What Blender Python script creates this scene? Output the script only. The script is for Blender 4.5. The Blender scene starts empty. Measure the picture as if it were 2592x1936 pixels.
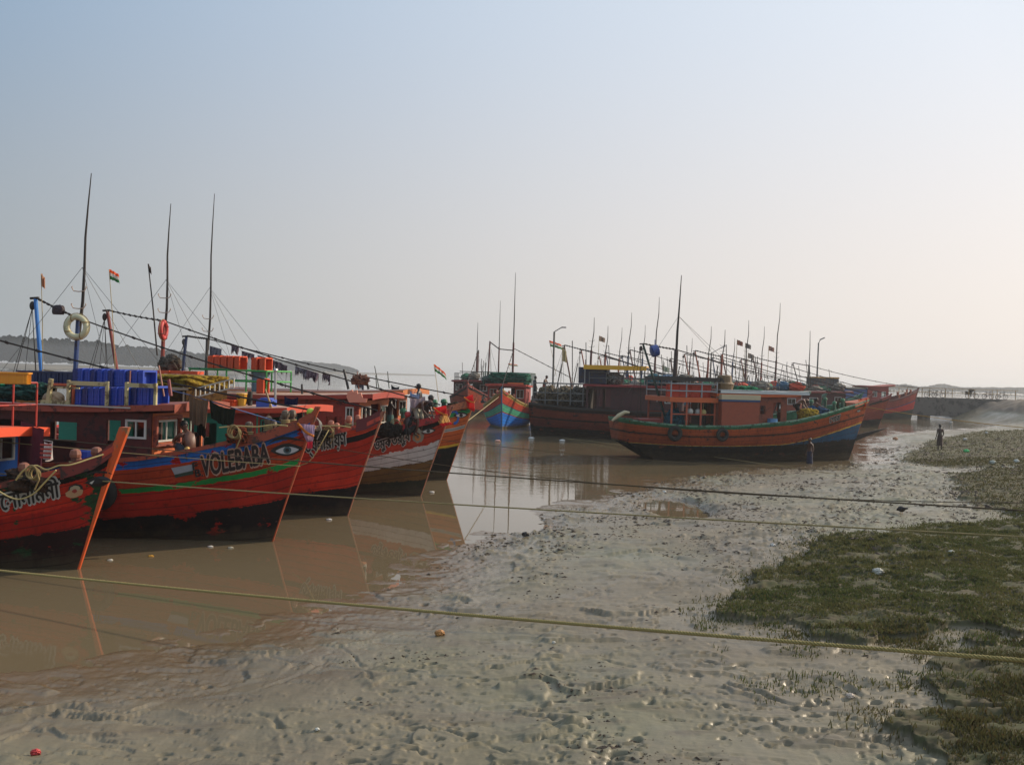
import bpy, bmesh, math, random
import numpy as np
from mathutils import Vector, Matrix
random.seed(7); rng = np.random.default_rng(7)
sc = bpy.context.scene
col = sc.collection

# ---------------------------------------------------------------- camera, world, sun, exposure
F, CH = 2400.0, 4.3
RM = Matrix.Rotation(math.radians(90 - 0.44), 3, 'X') @ Matrix.Rotation(math.radians(1.7), 3, 'Z')
cam = bpy.data.cameras.new("camera"); cam.lens = 36 * F / 2592; cam.sensor_width = 36
cam.clip_start = 0.1; cam.clip_end = 30000
co = bpy.data.objects.new("camera", cam); col.objects.link(co)
co.matrix_world = Matrix.Translation((0, 0, CH)) @ RM.to_4x4()
sc.camera = co
SUN_AZ, SUN_EL = math.radians(62), math.radians(27)      # azimuth from +Y towards +X
w = bpy.data.worlds.new("World"); sc.world = w; w.use_nodes = True
nt = w.node_tree; bg = nt.nodes['Background']
sky = nt.nodes.new('ShaderNodeTexSky'); sky.sky_type = 'NISHITA'; sky.sun_disc = False
sky.sun_elevation = SUN_EL; sky.sun_rotation = SUN_AZ
sky.air_density = 1.0; sky.dust_density = 4.0; sky.ozone_density = 2.0; sky.altitude = 0
sd = Vector((math.sin(SUN_AZ) * math.cos(SUN_EL), math.cos(SUN_AZ) * math.cos(SUN_EL), math.sin(SUN_EL)))
def _wn():
    """hazy morning air over the river: a pale veil, brighter and warmer towards the sun, bluer overhead, laid over the Nishita sky"""
    n, l = nt.nodes, nt.links
    tc = n.new('ShaderNodeTexCoord'); sx = n.new('ShaderNodeSeparateXYZ'); l.new(tc.outputs['Generated'], sx.inputs[0])
    dt = n.new('ShaderNodeVectorMath'); dt.operation = 'DOT_PRODUCT'; l.new(tc.outputs['Generated'], dt.inputs[0]); dt.inputs[1].default_value = sd
    def rng_(x, a, b, c, d, t='SMOOTHSTEP'):
        q = n.new('ShaderNodeMapRange'); q.interpolation_type = t; l.new(x, q.inputs[0])
        for i, v in enumerate((a, b, c, d)): q.inputs[i + 1].default_value = v
        return q.outputs[0]
    def mix(f, a, b, bt='MIX'):
        q = n.new('ShaderNodeMix'); q.data_type = 'RGBA'; q.blend_type = bt
        for i, x in ((0, f), (6, a), (7, b)):
            if hasattr(x, 'is_output'): l.new(x, q.inputs[i])
            else: q.inputs[i].default_value = x
        return q.outputs[2]
    hi = rng_(sx.outputs['Z'], .04, .42, 0, 1)
    base = mix(hi, (.415, .445, .462, 1), (.215, .355, .53, 1))
    base = mix(rng_(sx.outputs['Z'], .5, .8, 0, 1), base, (.50, .66, .88, 1))  # overhead sky out of view lifted for more ambient light
    glow = mix(hi, (.57, .46, .385, 1), (.60, .53, .45, 1))
    g = rng_(dt.outputs['Value'], .02, .92, 0, 1.12, 'LINEAR')
    veil = mix(g, base, mix(1.0, base, glow, 'ADD'))
    # unseen sky behind the viewer brightened, added fill for the camera-facing sides
    veil = mix(rng_(sx.outputs['Y'], -.7, -.1, 1, 0), veil, mix(1.0, veil, (1.35, 1.33, 1.28, 1), 'MULTIPLY'))
    ns = mix(1.0, sky.outputs[0], (.09, .09, .09, 1), 'MULTIPLY')
    l.new(mix(.93, ns, veil), bg.inputs[0]); bg.inputs[1].default_value = 1.0
_wn()
sl = bpy.data.lights.new("sun", 'SUN'); sl.energy = 5.0; sl.angle = math.radians(0.6); sl.color = (1, .84, .64)
so = bpy.data.objects.new("sun", sl); col.objects.link(so)
so.rotation_euler = sd.to_track_quat('Z', 'Y').to_euler(); so.location = (40, 20, 40)
sc.view_settings.view_transform = 'Standard'; sc.view_settings.look = 'None'
sc.view_settings.exposure = 0.0; sc.view_settings.gamma = 1
sc.cycles.use_denoising = True
sc.cycles.max_bounces = 6; sc.cycles.volume_bounces = 2; sc.cycles.transparent_max_bounces = 12

# ---------------------------------------------------------------- helpers
CAM = Vector((0, 0, CH))
def ray(px, py): return RM @ Vector(((px - 1296) / F, -(py - 968) / F, -1))
def onz(px, py, z=0.0):
    d = ray(px, py); return CAM + d * ((z - CH) / d.z)
def aty(px, py, Y):
    d = ray(px, py); return CAM + d * (Y / d.y)

class MB:
    """collects shapes into one mesh"""
    def __init__(s): s.v = []; s.f = []; s.m = []; s.mi = 0; s.uv = None
    def quad(s, a, b, c, d):
        n = len(s.v); s.v += [tuple(a), tuple(b), tuple(c), tuple(d)]; s.f.append((n, n + 1, n + 2, n + 3)); s.m.append(s.mi)
    def poly(s, pts):
        n = len(s.v); s.v += [tuple(p) for p in pts]; s.f.append(tuple(range(n, n + len(pts)))); s.m.append(s.mi)
    def box(s, c, d, R=None, taper=1.0):
        n = len(s.v); hx, hy, hz = d[0] / 2, d[1] / 2, d[2] / 2; c = Vector(c)
        for z in (-1, 1):
            k = taper if z > 0 else 1
            for x, y in ((-1, -1), (1, -1), (1, 1), (-1, 1)):
                p = Vector((x * hx * k, y * hy * k, z * hz))
                if R is not None: p = R @ p
                s.v.append(tuple(c + p))
        for f in ((3, 2, 1, 0), (4, 5, 6, 7), (0, 1, 5, 4), (1, 2, 6, 5), (2, 3, 7, 6), (3, 0, 4, 7)):
            s.f.append(tuple(n + i for i in f)); s.m.append(s.mi)
    def bar(s, a, b, w, h=None):
        a, b = Vector(a), Vector(b); h = h or w; d = b - a; L = d.length
        if L < 1e-6: return
        q = d.to_track_quat('X', 'Z').to_matrix()
        s.box((a + b) / 2, (L, w, h), q)
    def tube(s, pts, r, n=6, caps=True):
        pts = [Vector(p) for p in pts]
        rr = list(r) if hasattr(r, '__len__') else [r] * len(pts)
        base = len(s.v); up = Vector((0, 0, 1)); prev = None
        for i, p in enumerate(pts):
            t = (pts[min(i + 1, len(pts) - 1)] - pts[max(i - 1, 0)]).normalized()
            if prev is None:
                x = t.cross(up)
                if x.length < .1: x = t.cross(Vector((0, 1, 0)))
            else: x = prev - t * prev.dot(t)
            x.normalize(); prev = x; y = t.cross(x)
            for k in range(n):
                a = 2 * math.pi * k / n; s.v.append(tuple(p + (x * math.cos(a) + y * math.sin(a)) * rr[i]))
        for i in range(len(pts) - 1):
            for k in range(n):
                a, b = base + i * n + k, base + i * n + (k + 1) % n
                s.f.append((a, b, b + n, a + n)); s.m.append(s.mi)
        if caps:
            s.f.append(tuple(base + k for k in range(n))[::-1]); s.m.append(s.mi)
            e = base + (len(pts) - 1) * n; s.f.append(tuple(e + k for k in range(n))); s.m.append(s.mi)
    def ball(s, c, r, seg=10, rings=7, jit=0, rnd=random):
        c = Vector(c); r = r if hasattr(r, '__len__') else (r, r, r); b = len(s.v)
        for i in range(rings + 1):
            th = math.pi * i / rings
            for k in range(seg):
                ph = 2 * math.pi * k / seg; j = 1 + (rnd.uniform(-jit, jit) if jit else 0)
                s.v.append((c.x + r[0] * math.sin(th) * math.cos(ph) * j, c.y + r[1] * math.sin(th) * math.sin(ph) * j, c.z + r[2] * math.cos(th) * j))
        for i in range(rings):
            for k in range(seg):
                a, q = b + i * seg + k, b + i * seg + (k + 1) % seg
                s.f.append((a, a + seg, q + seg, q)); s.m.append(s.mi)
    def lathe(s, c, prof, n=12):
        c = Vector(c); b = len(s.v)
        for (r, z) in prof:
            for k in range(n):
                a = 2 * math.pi * k / n; s.v.append((c.x + r * math.cos(a), c.y + r * math.sin(a), c.z + z))
        for i in range(len(prof) - 1):
            for k in range(n):
                a, q = b + i * n + k, b + i * n + (k + 1) % n
                s.f.append((a, q, q + n, a + n)); s.m.append(s.mi)
        e = b + (len(prof) - 1) * n
        s.f.append(tuple(e + k for k in range(n))); s.m.append(s.mi)
        s.f.append(tuple(b + k for k in range(n))[::-1]); s.m.append(s.mi)
    def torus(s, c, R, r, ax='y', n=20, m=8):
        c = Vector(c); b = len(s.v)
        for i in range(n):
            a = 2 * math.pi * i / n
            for j in range(m):
                t = 2 * math.pi * j / m; q = R + r * math.cos(t); u, v_, w_ = q * math.cos(a), q * math.sin(a), r * math.sin(t)
                p = (u, w_, v_) if ax == 'y' else ((w_, u, v_) if ax == 'x' else (u, v_, w_))
                s.v.append((c.x + p[0], c.y + p[1], c.z + p[2]))
        for i in range(n):
            for j in range(m):
                s.f.append((b + i * m + j, b + ((i + 1) % n) * m + j, b + ((i + 1) % n) * m + (j + 1) % m, b + i * m + (j + 1) % m)); s.m.append(s.mi)
    def grid(s, P, nu, nv):
        """P(i,j)->point for i<=nu, j<=nv"""
        b = len(s.v)
        for i in range(nu + 1):
            for j in range(nv + 1): s.v.append(tuple(P(i, j)))
        for i in range(nu):
            for j in range(nv):
                a = b + i * (nv + 1) + j; s.f.append((a, a + nv + 1, a + nv + 2, a + 1)); s.m.append(s.mi)
    def xf(s, M, start=0):
        for i in range(start, len(s.v)): s.v[i] = tuple(M @ Vector(s.v[i]))
    def wall(s, O, U, V, N, lu, lv, holes, th=.06):
        """a flat wall with real openings; O corner, U/V unit axes, N outward; holes = (u0,v0,u1,v1)"""
        O, U, V, N = Vector(O), Vector(U), Vector(V), Vector(N)
        us = sorted({0, lu, *[h[0] for h in holes], *[h[2] for h in holes]}); vs = sorted({0, lv, *[h[1] for h in holes], *[h[3] for h in holes]})
        op = lambda i, j: (i < 0 or j < 0 or i >= len(us) - 1 or j >= len(vs) - 1 or any(h[0] - 1e-6 <= us[i] and us[i + 1] <= h[2] + 1e-6 and h[1] - 1e-6 <= vs[j] and vs[j + 1] <= h[3] + 1e-6 for h in holes))
        P = lambda u, v, k: O + U * u + V * v - N * (th * k)
        for i in range(len(us) - 1):
            for j in range(len(vs) - 1):
                if op(i, j): continue
                a, b, c, d = us[i], us[i + 1], vs[j], vs[j + 1]
                s.quad(P(a, c, 0), P(b, c, 0), P(b, d, 0), P(a, d, 0)); s.quad(P(a, c, 1), P(a, d, 1), P(b, d, 1), P(b, c, 1))
                if op(i - 1, j): s.quad(P(a, c, 0), P(a, d, 0), P(a, d, 1), P(a, c, 1))
                if op(i + 1, j): s.quad(P(b, c, 0), P(b, c, 1), P(b, d, 1), P(b, d, 0))
                if op(i, j - 1): s.quad(P(a, c, 0), P(a, c, 1), P(b, c, 1), P(b, c, 0))
                if op(i, j + 1): s.quad(P(a, d, 0), P(b, d, 0), P(b, d, 1), P(a, d, 1))

def add(name, mb, mats, parent=None, smooth=False, loc=None):
    me = bpy.data.meshes.new(name)
    me.from_pydata(mb.v, [], mb.f)
    for m in (mats if isinstance(mats, (list, tuple)) else [mats]): me.materials.append(m)
    if any(mb.m): me.polygons.foreach_set('material_index', mb.m)
    if smooth: me.polygons.foreach_set('use_smooth', [True] * len(me.polygons))
    me.update()
    o = bpy.data.objects.new(name, me); col.objects.link(o)
    if parent is not None: o.parent = parent
    if loc is not None: o.location = loc
    return o
def tag(o, label=None, cat=None, group=None, kind=None):
    if label: o['label'] = label
    if cat: o['category'] = cat
    if group: o['group'] = group
    if kind: o['kind'] = kind
    return o
def empty(name, loc=(0, 0, 0), rz=0, label=None, cat=None, group=None):
    o = bpy.data.objects.new(name, None); col.objects.link(o); o.empty_display_size = .2
    o.location = loc; o.rotation_euler = (0, 0, rz); return tag(o, label, cat, group)
def copy_tree(o, parent=None):
    c = o.copy(); col.objects.link(c)
    if parent is not None: c.parent = parent
    for ch in list(o.children): copy_tree(ch, c)
    return c

# ---------------------------------------------------------------- materials
def hexc(s):
    s = s.lstrip('#'); v = [int(s[i:i + 2], 16) / 255 for i in (0, 2, 4)]
    return tuple(x / 12.92 if x < .04045 else ((x + .055) / 1.055) ** 2.4 for x in v) + (1,)
MC = {}
def mat(name, c, rough=.6, var=.3, scale=4, bump=.15, dirt=0.0, metal=0, c2=None, c2amt=.35, spec=.5, trans=0):
    if name in MC: return MC[name]
    m = bpy.data.materials.new(name); m.use_nodes = True; n = m.node_tree.nodes; l = m.node_tree.links
    b = n['Principled BSDF']; b.inputs['Roughness'].default_value = rough; b.inputs['Metallic'].default_value = metal
    b.inputs['Specular IOR Level'].default_value = spec
    c = hexc(c) if isinstance(c, str) else tuple(c) + (1,)
    tc = n.new('ShaderNodeTexCoord')
    nz = n.new('ShaderNodeTexNoise'); nz.inputs['Scale'].default_value = scale; nz.inputs['Detail'].default_value = 6; nz.inputs['Roughness'].default_value = .65
    l.new(tc.outputs['Object'], nz.inputs['Vector'])
    mx = n.new('ShaderNodeMix'); mx.data_type = 'RGBA'
    mx.inputs[6].default_value = tuple(x * (1 - var) for x in c[:3]) + (1,); mx.inputs[7].default_value = tuple(min(1, x * (1 + var * .5)) for x in c[:3]) + (1,)
    l.new(nz.outputs[0], mx.inputs[0]); out = mx.outputs[2]
    if c2 is not None:
        n2 = n.new('ShaderNodeTexNoise'); n2.inputs['Scale'].default_value = scale * .8; n2.inputs['Detail'].default_value = 8; n2.inputs['Roughness'].default_value = .7
        mp = n.new('ShaderNodeMapping'); mp.inputs['Location'].default_value = (3.1, 7.7, 1.3); l.new(tc.outputs['Object'], mp.inputs[0]); l.new(mp.outputs[0], n2.inputs['Vector'])
        mr = n.new('ShaderNodeMapRange'); mr.inputs[1].default_value = .68 - c2amt * .4; mr.inputs[2].default_value = .72 - c2amt * .4; l.new(n2.outputs[0], mr.inputs[0])
        m2 = n.new('ShaderNodeMix'); m2.data_type = 'RGBA'; l.new(mr.outputs[0], m2.inputs[0]); l.new(out, m2.inputs[6])
        m2.inputs[7].default_value = hexc(c2) if isinstance(c2, str) else tuple(c2) + (1,); out = m2.outputs[2]
    l.new(out, b.inputs['Base Color'])
    if bump:
        bp = n.new('ShaderNodeBump'); bp.inputs['Strength'].default_value = bump; bp.inputs['Distance'].default_value = .02
        n3 = n.new('ShaderNodeTexNoise'); n3.inputs['Scale'].default_value = scale * 6; n3.inputs['Detail'].default_value = 4; l.new(tc.outputs['Object'], n3.inputs['Vector'])
        l.new(n3.outputs[0], bp.inputs['Height']); l.new(bp.outputs[0], b.inputs['Normal'])
    if trans: 
        b.inputs['Subsurface Weight'].default_value = 0
        # thin cloth: part of the light comes through
        tr = n.new('ShaderNodeBsdfTranslucent'); l.new(out, tr.inputs[0]); ms = n.new('ShaderNodeMixShader'); ms.inputs[0].default_value = trans
        l.new(b.outputs[0], ms.inputs[1]); l.new(tr.outputs[0], ms.inputs[2]); l.new(ms.outputs[0], n['Material Output'].inputs[0])
    MC[name] = m; return m
def glass_mat():
    m = bpy.data.materials.new('window_glass'); m.use_nodes = True; n = m.node_tree.nodes; l = m.node_tree.links
    n.remove(n['Principled BSDF']); g = n.new('ShaderNodeBsdfGlossy'); g.inputs['Roughness'].default_value = .04; g.inputs[0].default_value = (.8, .85, .85, 1)
    t = n.new('ShaderNodeBsdfTransparent'); t.inputs[0].default_value = (.55, .62, .6, 1); ms = n.new('ShaderNodeMixShader')
    fr = n.new('ShaderNodeFresnel'); fr.inputs[0].default_value = 1.6; l.new(fr.outputs[0], ms.inputs[0]); l.new(t.outputs[0], ms.inputs[1]); l.new(g.outputs[0], ms.inputs[2]); l.new(ms.outputs[0], n['Material Output'].inputs[0])
    return m
GLASS = glass_mat()

def hull_mat(name, cols, nb, ragged=.12, wear=(('#3a2018', .25),), seed=0, grime=.5):
    """paint bands ride on the 'band' attribute; wear = old paint showing through in patches"""
    m = bpy.data.materials.new(name); m.use_nodes = True; n = m.node_tree.nodes; l = m.node_tree.links; b = n['Principled BSDF']
    at = n.new('ShaderNodeAttribute'); at.attribute_name = 'band'
    tc = n.new('ShaderNodeTexCoord'); mp = n.new('ShaderNodeMapping'); mp.inputs['Location'].default_value = (seed * 3.7, seed * 1.9, 0); l.new(tc.outputs['Object'], mp.inputs[0])
    def noise(scale, detail=6, rough=.6, vec=(1, 1, 1)):
        q = n.new('ShaderNodeMapping'); q.inputs['Scale'].default_value = vec; l.new(mp.outputs[0], q.inputs[0])
        z = n.new('ShaderNodeTexNoise'); z.inputs['Scale'].default_value = scale; z.inputs['Detail'].default_value = detail; z.inputs['Roughness'].default_value = rough; l.new(q.outputs[0], z.inputs['Vector']); return z.outputs[0]
    def math_(op, a, b_, clamp=False):
        q = n.new('ShaderNodeMath'); q.operation = op; q.use_clamp = clamp
        for i, x in enumerate((a, b_)):
            if hasattr(x, 'is_output'): l.new(x, q.inputs[i])
            else: q.inputs[i].default_value = x
        return q.outputs[0]
    def mix(f, a, c):
        q = n.new('ShaderNodeMix'); q.data_type = 'RGBA'
        if hasattr(f, 'is_output'): l.new(f, q.inputs[0])
        else: q.inputs[0].default_value = f
        for i, x in ((6, a), (7, c)):
            if hasattr(x, 'is_output'): l.new(x, q.inputs[i])
            else: q.inputs[i].default_value = x
        return q.outputs[2]
    rag = math_('MULTIPLY', math_('SUBTRACT', noise(5, 8, .7, (1, 1, 1.6)), .5), ragged * 4)
    bd = math_('DIVIDE', math_('ADD', at.outputs['Fac'], rag), float(nb))
    cr = n.new('ShaderNodeValToRGB'); cr.color_ramp.interpolation = 'CONSTANT'; l.new(bd, cr.inputs[0])
    el = cr.color_ramp.elements
    while len(el) > 1: el.remove(el[-1])
    el[0].position = 0; el[0].color = hexc(cols[0])
    for i, c in enumerate(cols[1:], 1):
        e = el.new(i / nb); e.color = hexc(c)
    out = cr.outputs[0]
    # broad tone changes in the paint
    tone = n.new('ShaderNodeMapRange'); l.new(noise(.9, 5, .6), tone.inputs[0]); tone.inputs[1].default_value = .3; tone.inputs[2].default_value = .7; tone.inputs[3].default_value = .85; tone.inputs[4].default_value = 1.5
    hs = n.new('ShaderNodeHueSaturation'); l.new(out, hs.inputs['Color']); l.new(tone.outputs[0], hs.inputs['Value']); out = hs.outputs[0]
    for k, (wc, amt) in enumerate(wear):
        mr = n.new('ShaderNodeMapRange'); nz = noise(1.3 + .9 * k, 9, .68, (1, 1, 1.7)); l.new(nz, mr.inputs[0]); t = .74 - .35 * amt
        mr.inputs[1].default_value = t; mr.inputs[2].default_value = t + .015; out = mix(mr.outputs[0], out, hexc(wc))
        mp2 = None
    # flaking specks, drips
    mr = n.new('ShaderNodeMapRange'); l.new(noise(16, 6, .7, (1, 1, 1.2)), mr.inputs[0]); mr.inputs[1].default_value = .66; mr.inputs[2].default_value = .7; out = mix(math_('MULTIPLY', mr.outputs[0], .7), out, hexc('#2b1a14'))
    mr = n.new('ShaderNodeMapRange'); l.new(noise(4, 5, .6, (3.5, 3.5, .35)), mr.inputs[0]); mr.inputs[1].default_value = .52; mr.inputs[2].default_value = .8; out = mix(math_('MULTIPLY', mr.outputs[0], grime), out, hexc('#241a14'))
    mr = n.new('ShaderNodeMapRange'); l.new(noise(7, 9, .8, (.6, .6, 2.2)), mr.inputs[0]); mr.inputs[1].default_value = .63; mr.inputs[2].default_value = .66; out = mix(math_('MULTIPLY', mr.outputs[0], .4), out, hexc('#8a6a58'))
    mr = n.new('ShaderNodeMapRange'); l.new(noise(2.6, 8, .75, (1, 1, 1.3)), mr.inputs[0]); mr.inputs[1].default_value = .60; mr.inputs[2].default_value = .63; out = mix(math_('MULTIPLY', mr.outputs[0], .45), out, hexc('#4a1a12'))
    # river mud dried on along the waterline
    sz = n.new('ShaderNodeSeparateXYZ'); l.new(tc.outputs['Object'], sz.inputs[0]); mr = n.new('ShaderNodeMapRange'); l.new(math_('ADD', sz.outputs[2], math_('MULTIPLY', noise(3, 6, .7, (1, 1, .6)), -.7)), mr.inputs[0]); mr.inputs[1].default_value = -.28; mr.inputs[2].default_value = .05; mr.inputs[3].default_value = .75; mr.inputs[4].default_value = 0
    out = mix(mr.outputs[0], out, hexc('#4c4030'))
    # plank seams follow the bands
    at2 = n.new('ShaderNodeAttribute'); at2.attribute_name = 'plank'
    fr = math_('FRACT', at2.outputs['Fac'], 0); seam = math_('LESS_THAN', fr, .11)
    out = mix(math_('MULTIPLY', seam, .6), out, hexc('#1c1210'))
    l.new(out, b.inputs['Base Color']); b.inputs['Specular IOR Level'].default_value = .12
    rr = n.new('ShaderNodeMapRange'); l.new(noise(3, 5), rr.inputs[0]); rr.inputs[3].default_value = .45; rr.inputs[4].default_value = .8; l.new(rr.outputs[0], b.inputs['Roughness'])
    bp = n.new('ShaderNodeBump'); bp.inputs['Strength'].default_value = .6; bp.inputs['Distance'].default_value = .014
    l.new(math_('SUBTRACT', noise(9, 6), seam), bp.inputs['Height']); l.new(bp.outputs[0], b.inputs['Normal'])
    return m
# ---------------------------------------------------------------- ground and water
_perm = rng.permutation(4096)
_grad = rng.normal(size=(4096, 2)); _grad /= np.linalg.norm(_grad, axis=1)[:, None]
def gnoise(x, y):
    xi, yi = np.floor(x).astype(int), np.floor(y).astype(int); fx, fy = x - xi, y - yi
    def g(ix, iy, dx, dy):
        h = _perm[(_perm[ix & 4095] + iy) & 4095]; return _grad[h, 0] * dx + _grad[h, 1] * dy
    u, v = fx * fx * fx * (fx * (fx * 6 - 15) + 10), fy * fy * fy * (fy * (fy * 6 - 15) + 10)
    a, b, c, d = g(xi, yi, fx, fy), g(xi + 1, yi, fx - 1, fy), g(xi, yi + 1, fx, fy - 1), g(xi + 1, yi + 1, fx - 1, fy - 1)
    return (a + (b - a) * u) * (1 - v) + (c + (d - c) * u) * v
def fbm(x, y, s, o=4, r=.5):
    t = 0; a = 1; f = s
    for k in range(o): t = t + a * gnoise(x * f + 17.3 * k, y * f + 9.1 * k); a *= r; f *= 2.03
    return t
def sstep(a, b, x):
    t = np.clip((x - a) / (b - a), 0, 1); return t * t * (3 - 2 * t)
SHORE = [(-90, -4), (-30, 5.5), (-14, 10.6), (-6.8, 12.9), (-5.5, 14.2), (-4.3, 15.6), (-3.1, 17.6), (-2.4, 20.6), (-1.1, 25.5), (1.4, 30.8), (4.2, 36.5), (6.8, 41.4), (11.5, 47.2), (16.5, 50.0), (20.5, 54), (24, 64), (30, 80), (38, 92), (47, 99), (53, 108), (60, 121), (72, 127), (110, 132), (160, 150), (500, 330)]
SH = np.array(SHORE, float)
def polydist(x, y, P):
    best = np.full(x.shape, 1e9); side = np.zeros(x.shape)
    for (ax, ay), (bx, by) in zip(P[:-1], P[1:]):
        dx, dy = bx - ax, by - ay; L2 = dx * dx + dy * dy
        t = np.clip(((x - ax) * dx + (y - ay) * dy) / L2, 0, 1); ex, ey = x - ax - t * dx, y - ay - t * dy
        d = np.hypot(ex, ey); s = np.sign(ex * dy - ey * dx)        # positive on the right of the line's direction
        m = d < best - 1e-9; best = np.where(m, d, best); side = np.where(m, s, side)
    return best * np.where(side == 0, 1, side)
def inpoly(x, y, P):
    c = np.zeros(x.shape, bool); n = len(P)
    for i in range(n):
        (x1, y1), (x2, y2) = P[i], P[(i + 1) % n]
        if y1 == y2: continue
        k = (y1 > y) != (y2 > y); c ^= k & (x < (x2 - x1) * (y - y1) / (y2 - y1) + x1)
    return c
def W(pts, z=.8): return [tuple(onz(px, py, z)[:2]) for px, py in pts]
GR_A = W([(1815, 1492), (1900, 1436), (2060, 1372), (2115, 1334), (2300, 1322), (2600, 1314), (2900, 1310), (2900, 1600), (2592, 1590), (2420, 1572), (2250, 1566), (2090, 1552), (1985, 1528), (1890, 1510)])
GR_B = W([(2390, 1602), (2500, 1575), (2900, 1570), (2900, 1990), (2440, 1990), (2360, 1850), (2250, 1775), (2420, 1735), (2350, 1672)], .95)
GR_C = W([(2440, 1240), (2420, 1190), (2500, 1160), (3000, 1150), (3000, 1290), (2592, 1290), (2500, 1262)], 1.0)
GR_D = W([(2290, 1130), (2350, 1098), (2480, 1082), (3000, 1072), (3000, 1152), (2500, 1158), (2380, 1150)], .9)
def grassmask(x, y):
    wx, wy = x + .7 * fbm(x, y, .9, 3), y + 1.1 * fbm(x + 40, y, .6, 3)
    g = np.zeros(x.shape)
    for P, a in ((GR_A, 1.0), (GR_B, .8), (GR_C, .8), (GR_D, .75)): g = np.maximum(g, inpoly(wx, wy, P) * a)
    return g
def lines(x, y, z, px, wid, dep):
    P = np.array([tuple(onz(a, b, .7)[:2]) for a, b in px]); 
    lo, hi = P.min(0) - wid * 4, P.max(0) + wid * 4
    m = (x > lo[0]) & (x < hi[0]) & (y > lo[1]) & (y < hi[1])
    if not m.any(): return z
    xx, yy = x[m], y[m]; d = np.abs(polydist(xx + .5 * wid * gnoise(xx * 5, yy * 5), yy + .5 * wid * gnoise(xx * 5 + 9, yy * 5), P))
    k = (.75 + .8 * gnoise(xx * 4, yy * 4)) * sstep(-.12, .22, fbm(xx, yy, 1.6, 2)); d = d + wid * 1.3 * fbm(xx, yy, 3.0, 3); z[m] += -dep * k * np.exp(-(d / wid) ** 2) + .15 * dep * np.exp(-((d - 1.9 * wid) / wid) ** 2); return z
def ground_z(x, y, fine=True):
    x, y = np.asarray(x, float), np.asarray(y, float)
    r = np.hypot(x, y)
    d = polydist(x, y, SH) + fbm(x, y, .35, 3) * np.clip(r / 30, .5, 2.0)
    z = np.where(d > 0, 1.15 * (1 - np.exp(-(np.maximum(d, 0) / 13) ** 1.45)), .05 * d)
    z += .016 * fbm(x * .35 + y * .5, y * 1.2 - x * .35, 1.3, 4) * sstep(5, 0, np.abs(d))
    z = np.maximum(z, -1.6)
    land = sstep(-1.5, 2, d)
    z += .03 * fbm(x, y, .3, 4) * land + .010 * fbm(x * .6 + y * .4, y, .9, 3)
    # tide runnels parallel to the shore, and terraces on the slope
    q = d + 1.6 * fbm(x, y, .22, 3); z += .018 * land * (np.abs(np.sin(q * 1.05)) ** .6 - .6)
    gm = grassmask(x, y)
    if fine:
        ch = sstep(.02, .3, fbm(x + 90, y * .6, .16, 3) + .25 * sstep(18, 34, r) + .25 * np.sin(q * .9)) * sstep(12, 26, r) * sstep(.2, 1.5, d)
        ch = np.maximum(ch, .9 * sstep(26, 36, r) * sstep(4, 9, d)); ch = np.clip(ch + .25 * gm, 0, 1.0)
        n1 = fbm(x * .7, y * 1.3, 3.4, 3, .6); n2 = fbm(x + 5, y, 6.5, 2, .6)
        z += ch * (.055 * sstep(.12, .5, n1) + .035 * np.maximum(n2, 0) - .03 * sstep(.15, .5, -n1))
        # skin of the smooth mud: small pocks and drag marks
        z += (1 - np.clip(ch, 0, 1)) * land * (.010 * fbm(x * 1.5, y * .7, 3.0, 3) + .006 * fbm(x + 3 * y, y * .5, 7.0, 3) - .02 * sstep(.30, .42, fbm(x * .45 + y * .3, y * 1.5, 2.2, 4, .6)) - .012 * sstep(.36, .5, fbm(x, y, 4.5, 2)) )
    if fine:
        # torn ledges where the ebb has cut the soft mud: low scarps that run with the shore
        wx_, wy_ = x + .8 * fbm(x, y, .5, 3), y + .8 * fbm(x + 31, y, .5, 3)
        for s1, s2, hh, of in ((.42, .95, .050, 0.), (.8, 1.7, .032, 50.)):
            f1 = fbm(wx_ * s1 - wy_ * s1 * .35 + of, wy_ * s2 + wx_ * s2 * .1, .62, 4, .55); br = sstep(.0, .22, fbm(x + of, y + 7, .5, 3))
            z += land * br * hh * (sstep(0, .035, f1) - .5 * sstep(.035, .30, f1))
    z += gm * (.10 + .05 * fbm(x, y, 1.3, 3)) 
    return z
NA, NR = 1150, 880
az = np.radians(np.linspace(-44, 46, NA)); rr = 6.3 * (190 / 6.3) ** (np.linspace(0, 1, NR) ** 1.3)
A_, R_ = np.meshgrid(az, rr); gx, gy = (R_ * np.sin(A_)).ravel(), (R_ * np.cos(A_)).ravel()
gz = ground_z(gx, gy)
gmask = grassmask(gx, gy)
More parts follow.
